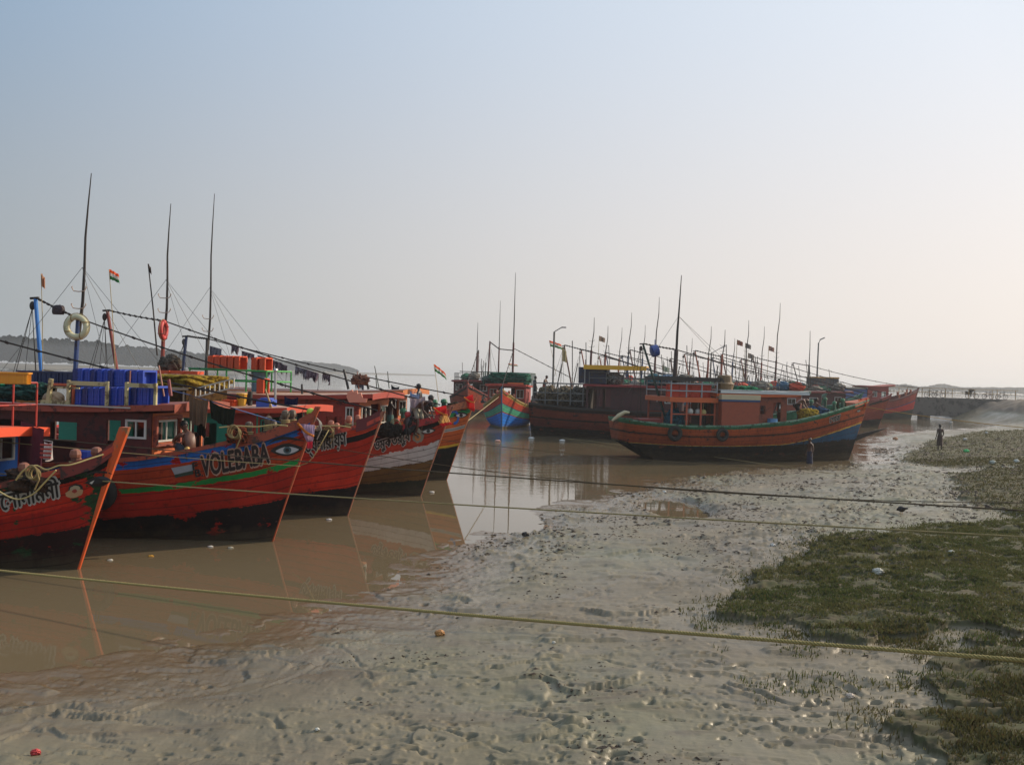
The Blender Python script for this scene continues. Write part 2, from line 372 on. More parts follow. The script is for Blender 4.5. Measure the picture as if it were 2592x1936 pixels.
for px, wd, dp in [
    ([(1088, 1755), (1180, 1785), (1250, 1815), (1330, 1848)], .07, .11), ([(1480, 1838), (1545, 1858), (1600, 1872), (1660, 1905)], .08, .10), ([(640, 1690), (690, 1705), (720, 1750), (735, 1800)], .09, .10),
    ([(300, 1640), (200, 1660), (60, 1720), (-40, 1760)], .12, .07), ([(850, 1530), (900, 1560), (960, 1650), (1000, 1690)], .07, .06), ([(1370, 1570), (1400, 1620), (1470, 1640)], .08, .09),
    ([(1500, 1600), (1560, 1615), (1600, 1625)], .13, .14), ([(1660, 1625), (1740, 1632)], .09, .13), ([(1780, 1625), (1850, 1640), (1900, 1632)], .12, .16), ([(1050, 1435), (1180, 1420), (1300, 1380), (1430, 1340)], .12, .07),
    ([(1600, 1460), (1700, 1430), (1900, 1395), (2050, 1370)], .14, .09), ([(1170, 1510), (1300, 1500), (1500, 1440), (1650, 1400)], .1, .07), ([(1905, 1705), (1970, 1730), (2030, 1745), (2090, 1740)], .10, .16),
    ([(2050, 1680), (2140, 1700), (2200, 1738), (2330, 1745), (2420, 1730)], .14, .2), ([(2270, 1780), (2380, 1785), (2500, 1795), (2620, 1800)], .13, .3), ([(1980, 1810), (2120, 1830), (2260, 1850), (2420, 1860)], .15, .13),
    ([(2100, 1670), (2240, 1660), (2350, 1690)], .1, .16), ([(1880, 1485), (2000, 1485)], .09, .12), ([(2060, 1525), (2200, 1522)], .12, .14), ([(2250, 1530), (2420, 1545), (2592, 1560)], .14, .16), ([(2480, 1630), (2620, 1640)], .16, .2), ([(2420, 1860), (2480, 1880), (2550, 1870)], .14, .18),
    ([(1830, 1570), (1900, 1580), (2000, 1600), (2060, 1620)], .06, .06), ([(380, 1860), (440, 1830), (520, 1800)], .07, .05), ([(500, 1650), (640, 1640), (760, 1600), (840, 1560)], .09, .05)]:
    gz = lines(gx, gy, gz, px, wd * .38, dp * .5)
# crab holes, footprints and dropped clods
for k in range(2600):
    if k < 2000: px, py = random.uniform(300, 2560), 1550 + 386 * random.random() ** .8
    elif k < 2300: px, py = random.uniform(1300, 2350), random.uniform(1480, 1700)
    else: px, py = random.uniform(1000, 2592), random.uniform(1330, 1560)
    if px < 900 and random.random() < .75: continue
    if gnoise(np.array([px / 230.]), np.array([py / 120.]))[0] < -.12: continue
    c = onz(px, py, .75); big = random.random()
    r0 = random.uniform(.014, .03) if big < .93 else random.uniform(.035, .06); dep = r0 * random.uniform(1.6, 2.4)
    ia = np.searchsorted(az, math.atan2(c.x, c.y)); ir = np.searchsorted(rr, math.hypot(c.x, c.y)); D = math.hypot(c.x, c.y)
    wa, wr = int(4 * r0 / (D * (az[1] - az[0]))) + 3, int(4 * r0 / (rr[min(ir + 1, NR - 1)] - rr[min(ir, NR - 2)] + 1e-6)) + 3
    i0, i1, a0, a1 = max(ir - wr, 0), min(ir + wr, NR), max(ia - wa, 0), min(ia + wa, NA)
    if i0 >= i1 or a0 >= a1: continue
    X, Y, Z = gx.reshape(NR, NA)[i0:i1, a0:a1], gy.reshape(NR, NA)[i0:i1, a0:a1], gz.reshape(NR, NA)
    e = random.uniform(1, 2.2); q = np.hypot((X - c.x) / e, Y - c.y) / r0
    s_ = .5 if random.random() < .15 else -1
    Z[i0:i1, a0:a1] += s_ * dep * .8 * np.exp(-q ** 3) + .08 * dep * np.exp(-((q - 1.5) / .5) ** 2)
# pools left by the tide
for px, py, rx, ry, dp in ((1716, 1293, .9, 2.2, .75), (2330, 1075, 6, 2, .5), (1340, 1330, 1.0, 1.5, .15)):
    c = onz(px, py, 0); q = ((gx - c.x) / rx) ** 2 + ((gy - c.y) / ry) ** 2; gz = gz - dp * np.exp(-q ** 1.5)
# hollow worn round the grounded boat, bank of rubble under the jetty end
bank = sstep(0, 1, (gx - 58) / 9.) * sstep(108, 118, gy) * 3.0
gz = np.where(gy > 100, gz + bank * (1 + .12 * fbm(gx, gy, .5, 3)), gz)
me = bpy.data.meshes.new('mudflat')
me.vertices.add(NA * NR); me.vertices.foreach_set('co', np.stack([gx, gy, gz], 1).astype(np.float32).ravel())
ii, jj = np.meshgrid(np.arange(NR - 1), np.arange(NA - 1), indexing='ij'); a = (ii * NA + jj).ravel()
fc = np.stack([a, a + 1, a + 1 + NA, a + NA], 1)
zz = gz[fc].max(1); fc = fc[zz > -.6]
me.loops.add(fc.size); me.loops.foreach_set('vertex_index', fc.astype(np.int32).ravel())
me.polygons.add(len(fc)); me.polygons.foreach_set('loop_start', np.arange(len(fc), dtype=np.int32) * 4)
me.polygons.foreach_set('use_smooth', np.ones(len(fc), bool)); me.update(calc_edges=True)
at = me.attributes.new('turf', 'FLOAT', 'POINT'); at.data.foreach_set('value', gmask.astype(np.float32))
mud_o = bpy.data.objects.new('mudflat', me); col.objects.link(mud_o); tag(mud_o, kind='structure')

def mud_material():
    m = bpy.data.materials.new('wet_mud'); m.use_nodes = True; n = m.node_tree.nodes; l = m.node_tree.links; b = n['Principled BSDF']
    geo = n.new('ShaderNodeNewGeometry'); sx = n.new('ShaderNodeSeparateXYZ'); l.new(geo.outputs['Position'], sx.inputs[0])
    def noise(sc_, det=5, ro=.6, v=(1, 1, 1)):
        q = n.new('ShaderNodeMapping'); q.inputs['Scale'].default_value = v; l.new(geo.outputs['Position'], q.inputs[0])
        z = n.new('ShaderNodeTexNoise'); z.inputs['Scale'].default_value = sc_; z.inputs['Detail'].default_value = det; z.inputs['Roughness'].default_value = ro; l.new(q.outputs[0], z.inputs['Vector']); return z.outputs[0]
    def rng_(x, a, b_, c, d):
        q = n.new('ShaderNodeMapRange'); l.new(x, q.inputs[0])
        for i, v in enumerate((a, b_, c, d)): q.inputs[i + 1].default_value = v
        return q.outputs[0]
    def mix(f, a, c):
        q = n.new('ShaderNodeMix'); q.data_type = 'RGBA'; l.new(f, q.inputs[0])
        for i, x in ((6, a), (7, c)):
            if hasattr(x, 'is_output'): l.new(x, q.inputs[i])
            else: q.inputs[i].default_value = x
        return q.outputs[2]
    c = mix(rng_(noise(.35, 5), .35, .65, 0, 1), (.118, .095, .060, 1), (.158, .130, .085, 1))
    c = mix(rng_(noise(.13, 4, .5, (1, 1, 1)), .45, .62, 0, .8), c, (.140, .132, .080, 1))
    c = mix(rng_(noise(.9, 7, .65, (.55, 1.6, 1)), .50, .66, 0, .75), c, (.105, .082, .052, 1))
    c = mix(rng_(noise(2.2, 7, .7, (.5, 1.8, 1)), .56, .64, 0, .5), c, (.085, .066, .044, 1))
    c = mix(rng_(noise(9, 6, .75), .58, .75, 0, .55), c, (.07, .055, .042, 1))
    c = mix(rng_(noise(40, 4, .8), .62, .7, 0, .6), c, (.05, .04, .03, 1))
    at = n.new('ShaderNodeAttribute'); at.attribute_name = 'turf'
    turf = mix(rng_(noise(3, 5, .7), .4, .6, 0, 1), (.062, .050, .028, 1), (.050, .052, .022, 1))
    c = mix(rng_(at.outputs['Fac'], .05, .5, 0, .95), c, turf)
    c = mix(rng_(sx.outputs['Z'], 1.35, 1.8, 0, 1), c, (.10, .078, .058, 1))
    wet = rng_(sx.outputs['Z'], .0, .10, 1, 0)
    c = mix(wet, c, (.115, .078, .042, 1)); l.new(c, b.inputs['Base Color'])
    rg = rng_(noise(.5, 6, .7), .38, .62, .30, .56); q = n.new('ShaderNodeMath'); q.operation = 'ADD'; l.new(rg, q.inputs[0]); l.new(rng_(at.outputs['Fac'], .05, .4, 0, .6), q.inputs[1])
    q2 = n.new('ShaderNodeMix'); l.new(rng_(sx.outputs['Z'], .02, .16, 1, 0), q2.inputs[0]); l.new(q.outputs[0], q2.inputs[2]); q2.inputs[3].default_value = .10; q3 = n.new('ShaderNodeMath'); q3.operation = 'ADD'; l.new(q2.outputs[0], q3.inputs[0]); l.new(rng_(sx.outputs['Z'], 1.3, 1.6, 0, .4), q3.inputs[1]); l.new(q3.outputs[0], b.inputs['Roughness']); b.inputs['IOR'].default_value = 1.38; b.inputs['Specular IOR Level'].default_value = .38
    bp = n.new('ShaderNodeBump'); bp.inputs['Strength'].default_value = .35; bp.inputs['Distance'].default_value = .02; l.new(noise(11, 7, .72, (1, .8, 1)), bp.inputs['Height']); l.new(bp.outputs[0], b.inputs['Normal'])
    return m
mud_o.data.materials.append(mud_material())

def water_material():
    m = bpy.data.materials.new('river_water'); m.use_nodes = True; n = m.node_tree.nodes; l = m.node_tree.links; b = n['Principled BSDF']
    b.inputs['Base Color'].default_value = (.17, .105, .055, 1); b.inputs['Roughness'].default_value = .02; b.inputs['IOR'].default_value = 1.33
    geo = n.new('ShaderNodeNewGeometry'); sx = n.new('ShaderNodeSeparateXYZ'); l.new(geo.outputs['Position'], sx.inputs[0])
    def noise(sc_, v, det=3):
        q = n.new('ShaderNodeMapping'); q.inputs['Scale'].default_value = v; l.new(geo.outputs['Position'], q.inputs[0])
        z = n.new('ShaderNodeTexNoise'); z.inputs['Scale'].default_value = sc_; z.inputs['Detail'].default_value = det; l.new(q.outputs[0], z.inputs['Vector']); return z.outputs[0]
    def M_(op, a, b_):
        q = n.new('ShaderNodeMath'); q.operation = op
        for i, x in enumerate((a, b_)):
            if hasattr(x, 'is_output'): l.new(x, q.inputs[i])
            else: q.inputs[i].default_value = x
        return q.outputs[0]
    mk = n.new('ShaderNodeMapRange'); l.new(sx.outputs['Y'], mk.inputs[0]); mk.inputs[1].default_value = 30; mk.inputs[2].default_value = 48; mk.inputs[3].default_value = .03; mk.inputs[4].default_value = 1
    patch = n.new('ShaderNodeMapRange'); l.new(noise(.11, (1, .5, 1)), patch.inputs[0]); patch.inputs[1].default_value = .38; patch.inputs[2].default_value = .6; patch.inputs[3].default_value = .25
    amp = M_('MULTIPLY', mk.outputs[0], patch.outputs[0])
    hgt = M_('MULTIPLY', M_('ADD', noise(1.6, (.5, 1.5, 1), 4), M_('MULTIPLY', noise(5.5, (.4, 1.6, 1), 2), .25)), amp)
    bp = n.new('ShaderNodeBump'); bp.inputs['Strength'].default_value = .5; bp.inputs['Distance'].default_value = .05; l.new(hgt, bp.inputs['Height']); l.new(bp.outputs[0], b.inputs['Normal'])
    # silt drifting near the shore
    cm = n.new('ShaderNodeMix'); cm.data_type = 'RGBA'; cm.inputs[6].default_value = (.140, .100, .056, 1); cm.inputs[7].default_value = (.105, .086, .052, 1)
    l.new(noise(.25, (1, .6, 1), 5), cm.inputs[0]); l.new(cm.outputs[2], b.inputs['Base Color'])
    return m
mb = MB(); S = 9000
ys = [-60, 0, 60, 200, 1000, S]; xs = [-S, -600, -100, 100, 600, S]
for i in range(5):
    for j in range(5): mb.quad((xs[i], ys[j], 0), (xs[i + 1], ys[j], 0), (xs[i + 1], ys[j + 1], 0), (xs[i], ys[j + 1], 0))
tag(add('water', mb, water_material()), kind='structure')
# inland ground behind the camera and far right, one sheet under the river bed
mb = MB()
mb.quad((-200, -60, -2), (S, -60, -2), (S, S, -2), (-200, S, -2))
mb.poly([(-25, -60, .9), (190, -60, 1.1), (150, 138, .5), (80, 85, .4), (15, 15.5, .35), (5, 8, .3), (-4, 7, .12), (-12, 2, .1), (-25, 0, .05)])
tag(add('river_bank', mb, mud_o.data.materials[0]), kind='structure')

# dark clods and torn crusts scattered over the churned mud
def clods():
    R2 = np.random.default_rng(5); N = 90000; px = R2.uniform(850, 2750, N); py = 1105 + 831 * R2.random(N) ** 1.5
    c_ = [ray(0, 0), ray(1, 0) - ray(0, 0), ray(0, 1) - ray(0, 0)]; dx, dy, dz = [c_[0][k] + px * c_[1][k] + py * c_[2][k] for k in range(3)]
    t = (.8 - CH) / dz; x, y = dx * t, dy * t; D = np.hypot(x, y); d = polydist(x, y, SH)
    q = fbm(x * .5, y * .9, 1.0, 3) + .22 * np.sin(d * 2.3 + 3 * gnoise(x * .3, y * .3)); near = sstep(30, 14, D)
    keep = (d > .3) & (D < 95) & (q > R2.uniform(-.35, .62, N) + .5 * near) & ((D > 22) | (R2.random(N) < .35)); x, y, D = x[keep][:20000], y[keep][:20000], D[keep][:20000]; n = len(x)
    ia = np.clip(np.searchsorted(az, np.arctan2(x, y)), 0, NA - 1); ir = np.clip(np.searchsorted(rr, D), 0, NR - 1); z = gz.reshape(NR, NA)[ir, ia]
    s = R2.uniform(.003, .010, n) * (1 + D * .085) * np.where(R2.random(n) < .95, 1, 1.8); e = R2.uniform(1.2, 3.8, n); a = R2.normal(0, .35, n); V = np.empty((n, 7, 3))
    for k in range(6):
        u, v = e * s * math.cos(k * 1.047) * R2.uniform(.6, 1.3, n), s * math.sin(k * 1.047) * R2.uniform(.6, 1.3, n); V[:, k] = np.stack([x + u * np.cos(a) - v * np.sin(a), y + u * np.sin(a) + v * np.cos(a), z - .012], 1)
    V[:, 6] = np.stack([x + s * R2.normal(0, .4, n), y + s * R2.normal(0, .3, n), z + s * R2.uniform(.35, .9, n)], 1)
    mb = MB(); mb.v = [tuple(p) for p in V.reshape(-1, 3)]; mb.f = [(7 * i + k, 7 * i + (k + 1) % 6, 7 * i + 6) for i in range(n) for k in range(6)]; mb.m = [0] * len(mb.f); return mb
# ---------------------------------------------------------------- common paints
def P_(name, c, **k): return mat(name, c, **k)
DARKWOOD = P_('dark_weathered_wood', '#2c231d', rough=.8, var=.4, scale=6)
WOOD = P_('bare_wood', '#6e5a42', rough=.8, var=.4, scale=5)
BAMBOO = P_('dry_bamboo', '#a08a5c', rough=.6, var=.3, scale=8)
DECKM = P_('worn_deck', '#4a3a2c', rough=.8, var=.4, scale=4, c2='#2a2620', c2amt=.4)
BLACKRUB = P_('tyre_rubber', '#15130f', rough=.85, var=.3, scale=10)
ROPE_DK = P_('tarred_rope', '#2a211b', rough=.9, var=.3, scale=20)
ROPE_TAN = P_('hemp_rope', '#8a7448', rough=.85, var=.3, scale=20)
CREAM = P_('cream_paint', '#b8ab8c', rough=.6, var=.25, scale=5, c2='#6b5a48', c2amt=.25)
WHITE = P_('white_paint', '#b9b6ae', rough=.5, var=.2, scale=5, c2='#6f675c', c2amt=.2)
GREEN = P_('green_paint', '#1f7a48', rough=.55, var=.3, scale=5, c2='#1a2a20', c2amt=.3)
TEALP = P_('teal_paint', '#1f7a68', rough=.55, var=.3, scale=4, c2='#17322d', c2amt=.3)
BLUEP = P_('blue_paint', '#1f64b4', rough=.5, var=.25, scale=4, c2='#143454', c2amt=.3)
REDP = P_('red_paint', '#a02a1c', rough=.5, var=.3, scale=4, c2='#5e1c12', c2amt=.35)
ORANGEP = P_('orange_paint', '#c65322', rough=.5, var=.25, scale=4, c2='#8a3016', c2amt=.35)
DKREDP = P_('dark_red_paint', '#6e2018', rough=.6, var=.3, scale=4, c2='#33140f', c2amt=.4)
INNER = P_('cabin_interior', '#2a2019', rough=.9, var=.3, scale=3)
STEEL = P_('galvanised_pipe', '#8b8a86', rough=.4, var=.2, scale=8, metal=.5)

def interp(x, xs, ys):
    return float(np.interp(x, xs, ys))

class Boat:
    def __init__(s, name, px, py, ang, label, group, L=14.5, Bm=2.25, z0=0.0, keel=-.9, sheer=None, rake=.33, tf=.72, bowp=(2.0, 1.7), bowlen=.47, cat='fishing boat', lift=.55):
        s.lift = lift
        o = onz(px, py, z0); a = math.radians(ang); s.L, s.Bm, s.keel, s.rake, s.tf, s.bowp, s.bowlen = L, Bm, keel, rake, tf, bowp, bowlen
        s.sx, s.sy = sheer or ([0, .18, .5, .68, .78, .88, 1.0], [2.0, 1.75, 1.62, 1.78, 2.0, 2.42, 3.12])
        s.h = Vector((math.cos(a), math.sin(a), 0)); s.l = Vector((-math.sin(a), math.cos(a), 0)); s.o = Vector(o)
        s.root = empty(name, s.o, a, label, cat, group)
        s.fore = None
    # geometry in boat coordinates: x forward from the stem at the waterline, y to port, z up
    def xstem(s, z): return s.rake * z if z > 0 else s.rake * 1.3 * z
    def sheerz(s, t): return interp(t, s.sx, s.sy)
    def par(s, x, z): return min(1, max(0, (x + s.L) / (s.xstem(z) + s.L)))
    def half(s, t, z):
        sh = s.sheerz(t); hh = min(1, max(0, (z - s.keel) / (sh - s.keel)))
        p = s.bowp[1] + (s.bowp[0] - s.bowp[1]) * hh; t0 = 1 - s.bowlen
        b = 1 if t < t0 else max(0, 1 - ((t - t0) / s.bowlen) ** p)
        if t < .35: b *= 1 - (1 - s.tf) * ((.35 - t) / .35) ** 2 - (1 - hh) * .55 * ((.35 - t) / .35) ** 1.5
        f = (1 - (1 - hh) ** 3.2) * .88 + .12 * hh
        return s.Bm * b * f + .045
    def pt(s, x, z, side=-1, off=0.0):
        return Vector((x, side * (s.half(s.par(x, z), z) + off), z))
    def loc(s, px, py, lat):
        """pixel -> boat x,z on the fore-and-aft plane at lateral offset lat"""
        d = ray(px, py); t = (s.o + s.l * lat - CAM).dot(s.l) / d.dot(s.l); p = CAM + d * t; q = p - s.o
        return q.dot(s.h), q.z
    def hp(s, px, py, side=-1):
        """pixel -> boat x,z where the sight line meets the hull side"""
        lat = side * 1.0
        for _ in range(40):
            x, z = s.loc(px, py, lat); lat = .6 * lat + .4 * side * s.half(s.par(x, z), z)
        return x, z
    def w(s, x, y, z): return s.o + s.h * x + s.l * y + Vector((0, 0, z))
    def hull(s, cols, fr_bow, fr_aft, material, bul=.55, tA=.60, NS=64, camber=0):
        """cols n bands; fr_* the n-1 inner boundaries as fractions of freeboard"""
        n = len(cols); fb = [-.5] + list(fr_bow) + [1.0]; fa = [-.5] + list(fr_aft) + [1.0]
        rows = []
        for k in range(n):
            m = 4 if k == 0 else 3
            for j in range(m): rows.append(k + j / m)
        rows.append(n)
        def zf(t, r):
            k = min(int(r), n - 1); u = r - k; e = min(1, max(0, (t - tA) / (1 - tA))); e = e * e * (3 - 2 * e) * .35 + e * .65
            A = fa[k] + (fb[k] - fa[k]) * e; B = fa[k + 1] + (fb[k + 1] - fa[k + 1]) * e
            sh = s.sheerz(t); zA = A * sh if A >= 0 else s.keel; zB = B * sh if B >= 0 else s.keel
            if k == 0: zA = s.keel + (max(0, .28 - t) / .28) ** 1.5 * s.lift
            return zA + (zB - zA) * u
        ts = [1 - (1 - i / NS) ** 1.35 for i in range(NS + 1)]
        s.zf, s.ts, s.n = zf, ts, n
        mb = MB(); band = []; plank = []
        def P(t, z, side, off=0):
            x = -s.L + t * (s.xstem(z) + s.L)
            if t < .03: x += 0
            return (x, side * max(.02, s.half(t, z) + off), z)
        for side in (-1, 1):
            b = len(mb.v)
            for t in ts:
                for r in rows:
                    z = zf(t, r); mb.v.append(P(t, z, side)); band.append(r); plank.append((z - s.keel) / (s.sheerz(t) - s.keel) * 16)
            m = len(rows)
            for i in range(NS):
                for j in range(m - 1):
                    a = b + i * m + j; f = (a, a + m, a + m + 1, a + 1)
                    mb.f.append(f if side < 0 else f[::-1]); mb.m.append(0)
        # transom
        m = len(rows); b0 = 0; b1 = (NS + 1) * m
        for j in range(m - 1): mb.f.append((b0 + j, b0 + j + 1, b1 + j + 1, b1 + j)); mb.m.append(0)
        # inner skin of the bulwark
        for side in (-1, 1):
            b = len(mb.v)
            for t in ts:
                sh = s.sheerz(t)
                for z in (sh, sh - bul):
                    mb.v.append(P(t, z, side, -.07)); band.append(n - .5); plank.append(.5)
            for i in range(NS):
                a = b + 2 * i; f = (a, a + 1, a + 3, a + 2); mb.f.append(f if side < 0 else f[::-1]); mb.m.append(0)
        me_o = add('hull', mb, material, s.root, smooth=True)
        for nm, dat in (('band', band), ('plank', plank)):
            at = me_o.data.attributes.new(nm, 'FLOAT', 'POINT'); at.data.foreach_set('value', dat)
        s.hull_o = me_o
        # deck
        mb = MB()
        for i in range(NS):
            q = []
            for t in (ts[i], ts[i + 1]):
                z = s.sheerz(t) - bul + .04; a = P(t, z, -1, -.05); q.append((a, (a[0], 0, z + .05), (a[0], -a[1], z)))
            (a, b, c), (d, e, f) = q; mb.quad(a, d, e, b); mb.quad(b, e, f, c)
        add('deck', mb, DECKM, s.root); s.bul = bul; return s
    def deckz(s, x): 
        t = min(1, max(0, (x + s.L) / (s.L + 1))); return s.sheerz(t) - s.bul + .06
    def gunwale(s, material, w=.13, h=.09, t0=0.0, t1=1.0, name='gunwale', dz=0.0, out=.03):
        mb = MB()
        for side in (-1, 1):
            b = len(mb.v); T = [t for t in s.ts if t0 <= t <= t1]
            for t in T:
                z = s.sheerz(t) + dz; x = -s.L + t * (s.xstem(z) + s.L); y = s.half(t, z)
                for dy, dz_ in ((out, -h / 2), (out, h / 2), (out - w, h / 2), (out - w, -h / 2)):
                    mb.v.append((x, side * max(.0, y + dy), z + dz_))
            for i in range(len(T) - 1):
                for k in range(4):
                    a, q = b + i * 4 + k, b + i * 4 + (k + 1) % 4; f = (a, q, q + 4, a + 4); mb.f.append(f if side < 0 else f[::-1]); mb.m.append(0)
            for e in (b, b + (len(T) - 1) * 4): mb.f.append((e, e + 1, e + 2, e + 3)); mb.m.append(0)
        return add(name, mb, material, s.root)
    def stem(s, material, top=.28, w=.16, proud=.10, mats=None):
        mb = MB(); Z = [-.85, -.3, 0, .5, 1, 1.6, 2.2, s.sheerz(1), s.sheerz(1) + top]; pr = None
        for i, z in enumerate(Z):
            x = s.xstem(z) + (0 if z <= s.sheerz(1) else .03); q = max(0, min(1, z / s.sheerz(1))); q = q * q; hw = w / 2 * (.55 + .45 * q)
            bk = .07; ring = [(x - bk, -hw, z), (x + proud * .4 * q, -hw, z), (x + .02 + (proud - .02) * q, -hw * .45, z), (x + .02 + (proud - .02) * q, hw * .45, z), (x + proud * .4 * q, hw, z), (x - bk, hw, z)]
            mb.v += ring
            if i:
                b = (i - 1) * 6
                for k in range(6): mb.f.append((b + k, b + (k + 1) % 6, b + 6 + (k + 1) % 6, b + 6 + k)); mb.m.append(0)
        e = len(mb.v) - 6; mb.f.append(tuple(range(e, e + 6))); mb.m.append(0)
        return add('stem_post', mb, material, s.root)
    def breasthook(s, material, ln=.9, up=.16):
        """the solid wedge that closes the bow on top"""
        mb = MB(); z1 = s.sheerz(1); xt = s.xstem(z1); pts = []
        N = 5
        for i in range(N + 1):
            x = xt - ln * (1 - i / N) + .0; t = s.par(x, z1); zz = s.sheerz(t); y = s.half(t, zz) * .98
            pts.append((x, y, zz))
        for i in range(N):
            (x0, y0, z0), (x1, y1, z1_) = pts[i], pts[i + 1]
            mb.quad((x0, -y0, z0 + up), (x1, -y1, z1_ + up), (x1, y1, z1_ + up), (x0, y0, z0 + up))
            for sd_ in (-1, 1): mb.quad((x0, sd_ * y0, z0 - .12), (x1, sd_ * y1, z1_ - .12), (x1, sd_ * y1, z1_ + up), (x0, sd_ * y0, z0 + up))
        x0, y0, z0 = pts[0]; mb.quad((x0, -y0, z0 - .12), (x0, -y0, z0 + up), (x0, y0, z0 + up), (x0, y0, z0 - .12))
        return add('bow_cap', mb, material, s.root)
    def bollards(s, xs, material, capm, hgt=.42, r=.085, rope=False):
        for x in xs:
            t = s.par(x, 2.5); z = s.sheerz(t); 
            for side in (-1, 1):
                y = side * (s.half(t, z) - .16); mb = MB(); mb.lathe((x, y, z - .05), [(r, 0), (r, hgt * .7), (r * 1.05, hgt * .72)], 10)
                b = add('bollard', mb, material, s.root)
                mc = MB(); mc.lathe((x, y, z - .05 + hgt * .72), [(r * 1.25, 0), (r * 1.35, .06), (r * 1.1, .14), (r * .5, .17)], 10); add('cap', mc, capm, b)
                if rope:
                    mr = MB()
                    for k in range(3): mr.torus((x, y, z + .06 + .045 * k), r + .02, .022, 'z', 12, 6)
                    add('rope_turns', mr, ROPE_TAN, b)
    def tyre(s, x, drop, label, R=.30, side=-1):
        t = s.par(x, 1.5); z = s.sheerz(t) - drop; y = s.half(s.par(x, z), z) + .10
        mb = MB(); mb.torus((0, 0, 0), R * .72, R * .28, 'y', 20, 8)
        o = add('tyre_fender', mb, BLACKRUB, smooth=True); p = s.w(x, side * y, z); o.location = p; o.rotation_euler = (0, 0, s.root.rotation_euler.z)
        tag(o, label, 'tyre', 'tyre fenders hung on the hulls')
        mb = MB(); top = z + R * .9; yy = side * (s.half(t, s.sheerz(t)) + .03)
        mb.tube([(x - .05, side * y, top - .05), (x - .03, yy, s.sheerz(t) + .03)], .014, 5); mb.tube([(x + .05, side * y, top - .05), (x + .03, yy, s.sheerz(t) + .03)], .014, 5)
        add('tyre_rope', mb, ROPE_DK, s.root); return o
    def mast(s, x, zt, kinkx=0, material=DARKWOOD, y=0, base=None, topm=None, r=.085, z1=None, horns=True, name='mast'):
        base = s.deckz(x) if base is None else base; z1 = z1 or base + (zt - base) * .42
        mb = MB(); mb.tube([(x, y, base), (x + kinkx * .3, y, (base + z1) / 2), (x + kinkx * .45, y, z1)], [r, r * .9, r * .75], 8)
        m = add(name, mb, material, s.root); mb = MB(); k = kinkx * .45
        mb.tube([(x + k, y, z1 - .5), (x + k + (kinkx - k) * .35 - .05, y, z1 + (zt - z1) * .4), (x + k + (kinkx - k) * .7 + .06, y, z1 + (zt - z1) * .72), (x + kinkx, y, zt)], [r * .55, r * .42, r * .3, r * .16], 6)
        add('topmast', mb, topm or DARKWOOD, m)
        if horns:
            mb = MB()
            for zz in (z1 + .25, z1 + .75):
                for sg in (-1, 1): mb.tube([(x + k, y, zz), (x + k + sg * .18, y, zz + .02), (x + k + sg * .26, y, zz + .14)], .016, 5)
            add('lamp_bracket', mb, STEEL, m)
        return m
    def gallows(s, x0, zt, x1, material=DARKWOOD, y=0, hw=.9, base=None):
        """raked derrick: a boom with block and falls at the head"""
        base = s.deckz(x0) if base is None else base; mb = MB()
        mb.tube([(x0, y, base), (x1, y, zt)], [.075, .06], 8); m = add('derrick', mb, material, s.root)
        mb = MB(); mb.ball((x1 - .12, y, zt - .22), (.10, .07, .15), 8, 6); mb.bar((x1 - .2, y, zt + .02), (x1 + .12, y, zt + .04), .07); add('pulley_block', mb, DARKWOOD, m)
        mb = MB()
        for dx, dy in ((-.55, -.9), (-.5, .9), (-.15, -.5), (.1, .3), (-1.6, 0)): mb.tube([(x1 - .12, y, zt - .3), (x1 + dx, y + dy, base + .2)], .011, 4)
        add('falls', mb, ROPE_DK, m); return m
    def stay(s, pts, r=.018, sag=.0, name='stay', material=ROPE_DK, wraps=True):
        """pts in boat coordinates"""
        out = []
        for a, b in zip(pts[:-1], pts[1:]):
            a, b = Vector(a), Vector(b); N = 10
            for i in range(N): u = i / N; p = a.lerp(b, u); p.z -= sag * (b - a).length * 4 * u * (1 - u); out.append(p)
        out.append(Vector(pts[-1])); mb = MB(); mb.tube(out, r, 5)
        if wraps:
            k = 0
            for i in range(1, len(out) - 1):
                mb.tube([out[i] + Vector((-.05, 0, .02)), out[i] + Vector((.05, 0, -.02))], r * 1.7, 5)
        return add(name, mb, material, s.root)

def window(parent, O, U, V, N, u0, v0, u1, v1, fm, fw=.05, mull=1, vm=0, name='window'):
    """frame standing in an opening with its pane behind"""
    O, U, V, N = Vector(O), Vector(U), Vector(V), Vector(N); P = lambda u, v, k=0: O + U * u + V * v + N * k
    R = Matrix((U, V, N)).transposed(); mb = MB(); cu, cv, lu, lv = (u0 + u1) / 2, (v0 + v1) / 2, u1 - u0, v1 - v0
    for c, d in ((P(cu, v0 + fw / 2, .01), (lu, fw, .05)), (P(cu, v1 - fw / 2, .01), (lu, fw, .05)), (P(u0 + fw / 2, cv, .01), (fw, lv - 2 * fw, .05)), (P(u1 - fw / 2, cv, .01), (fw, lv - 2 * fw, .05))): mb.box(c, d, R)
    for k in range(mull): mb.box(P(u0 + lu * (k + 1) / (mull + 1), cv, .008), (fw * .6, lv - 2 * fw, .04), R)
    w_ = add(name, mb, fm, parent); mb = MB()
    mb.quad(P(u0 + fw, v0 + fw, -.01), P(u1 - fw, v0 + fw, -.01), P(u1 - fw, v1 - fw, -.01), P(u0 + fw, v1 - fw, -.01)); add('pane', mb, GLASS, w_); return w_

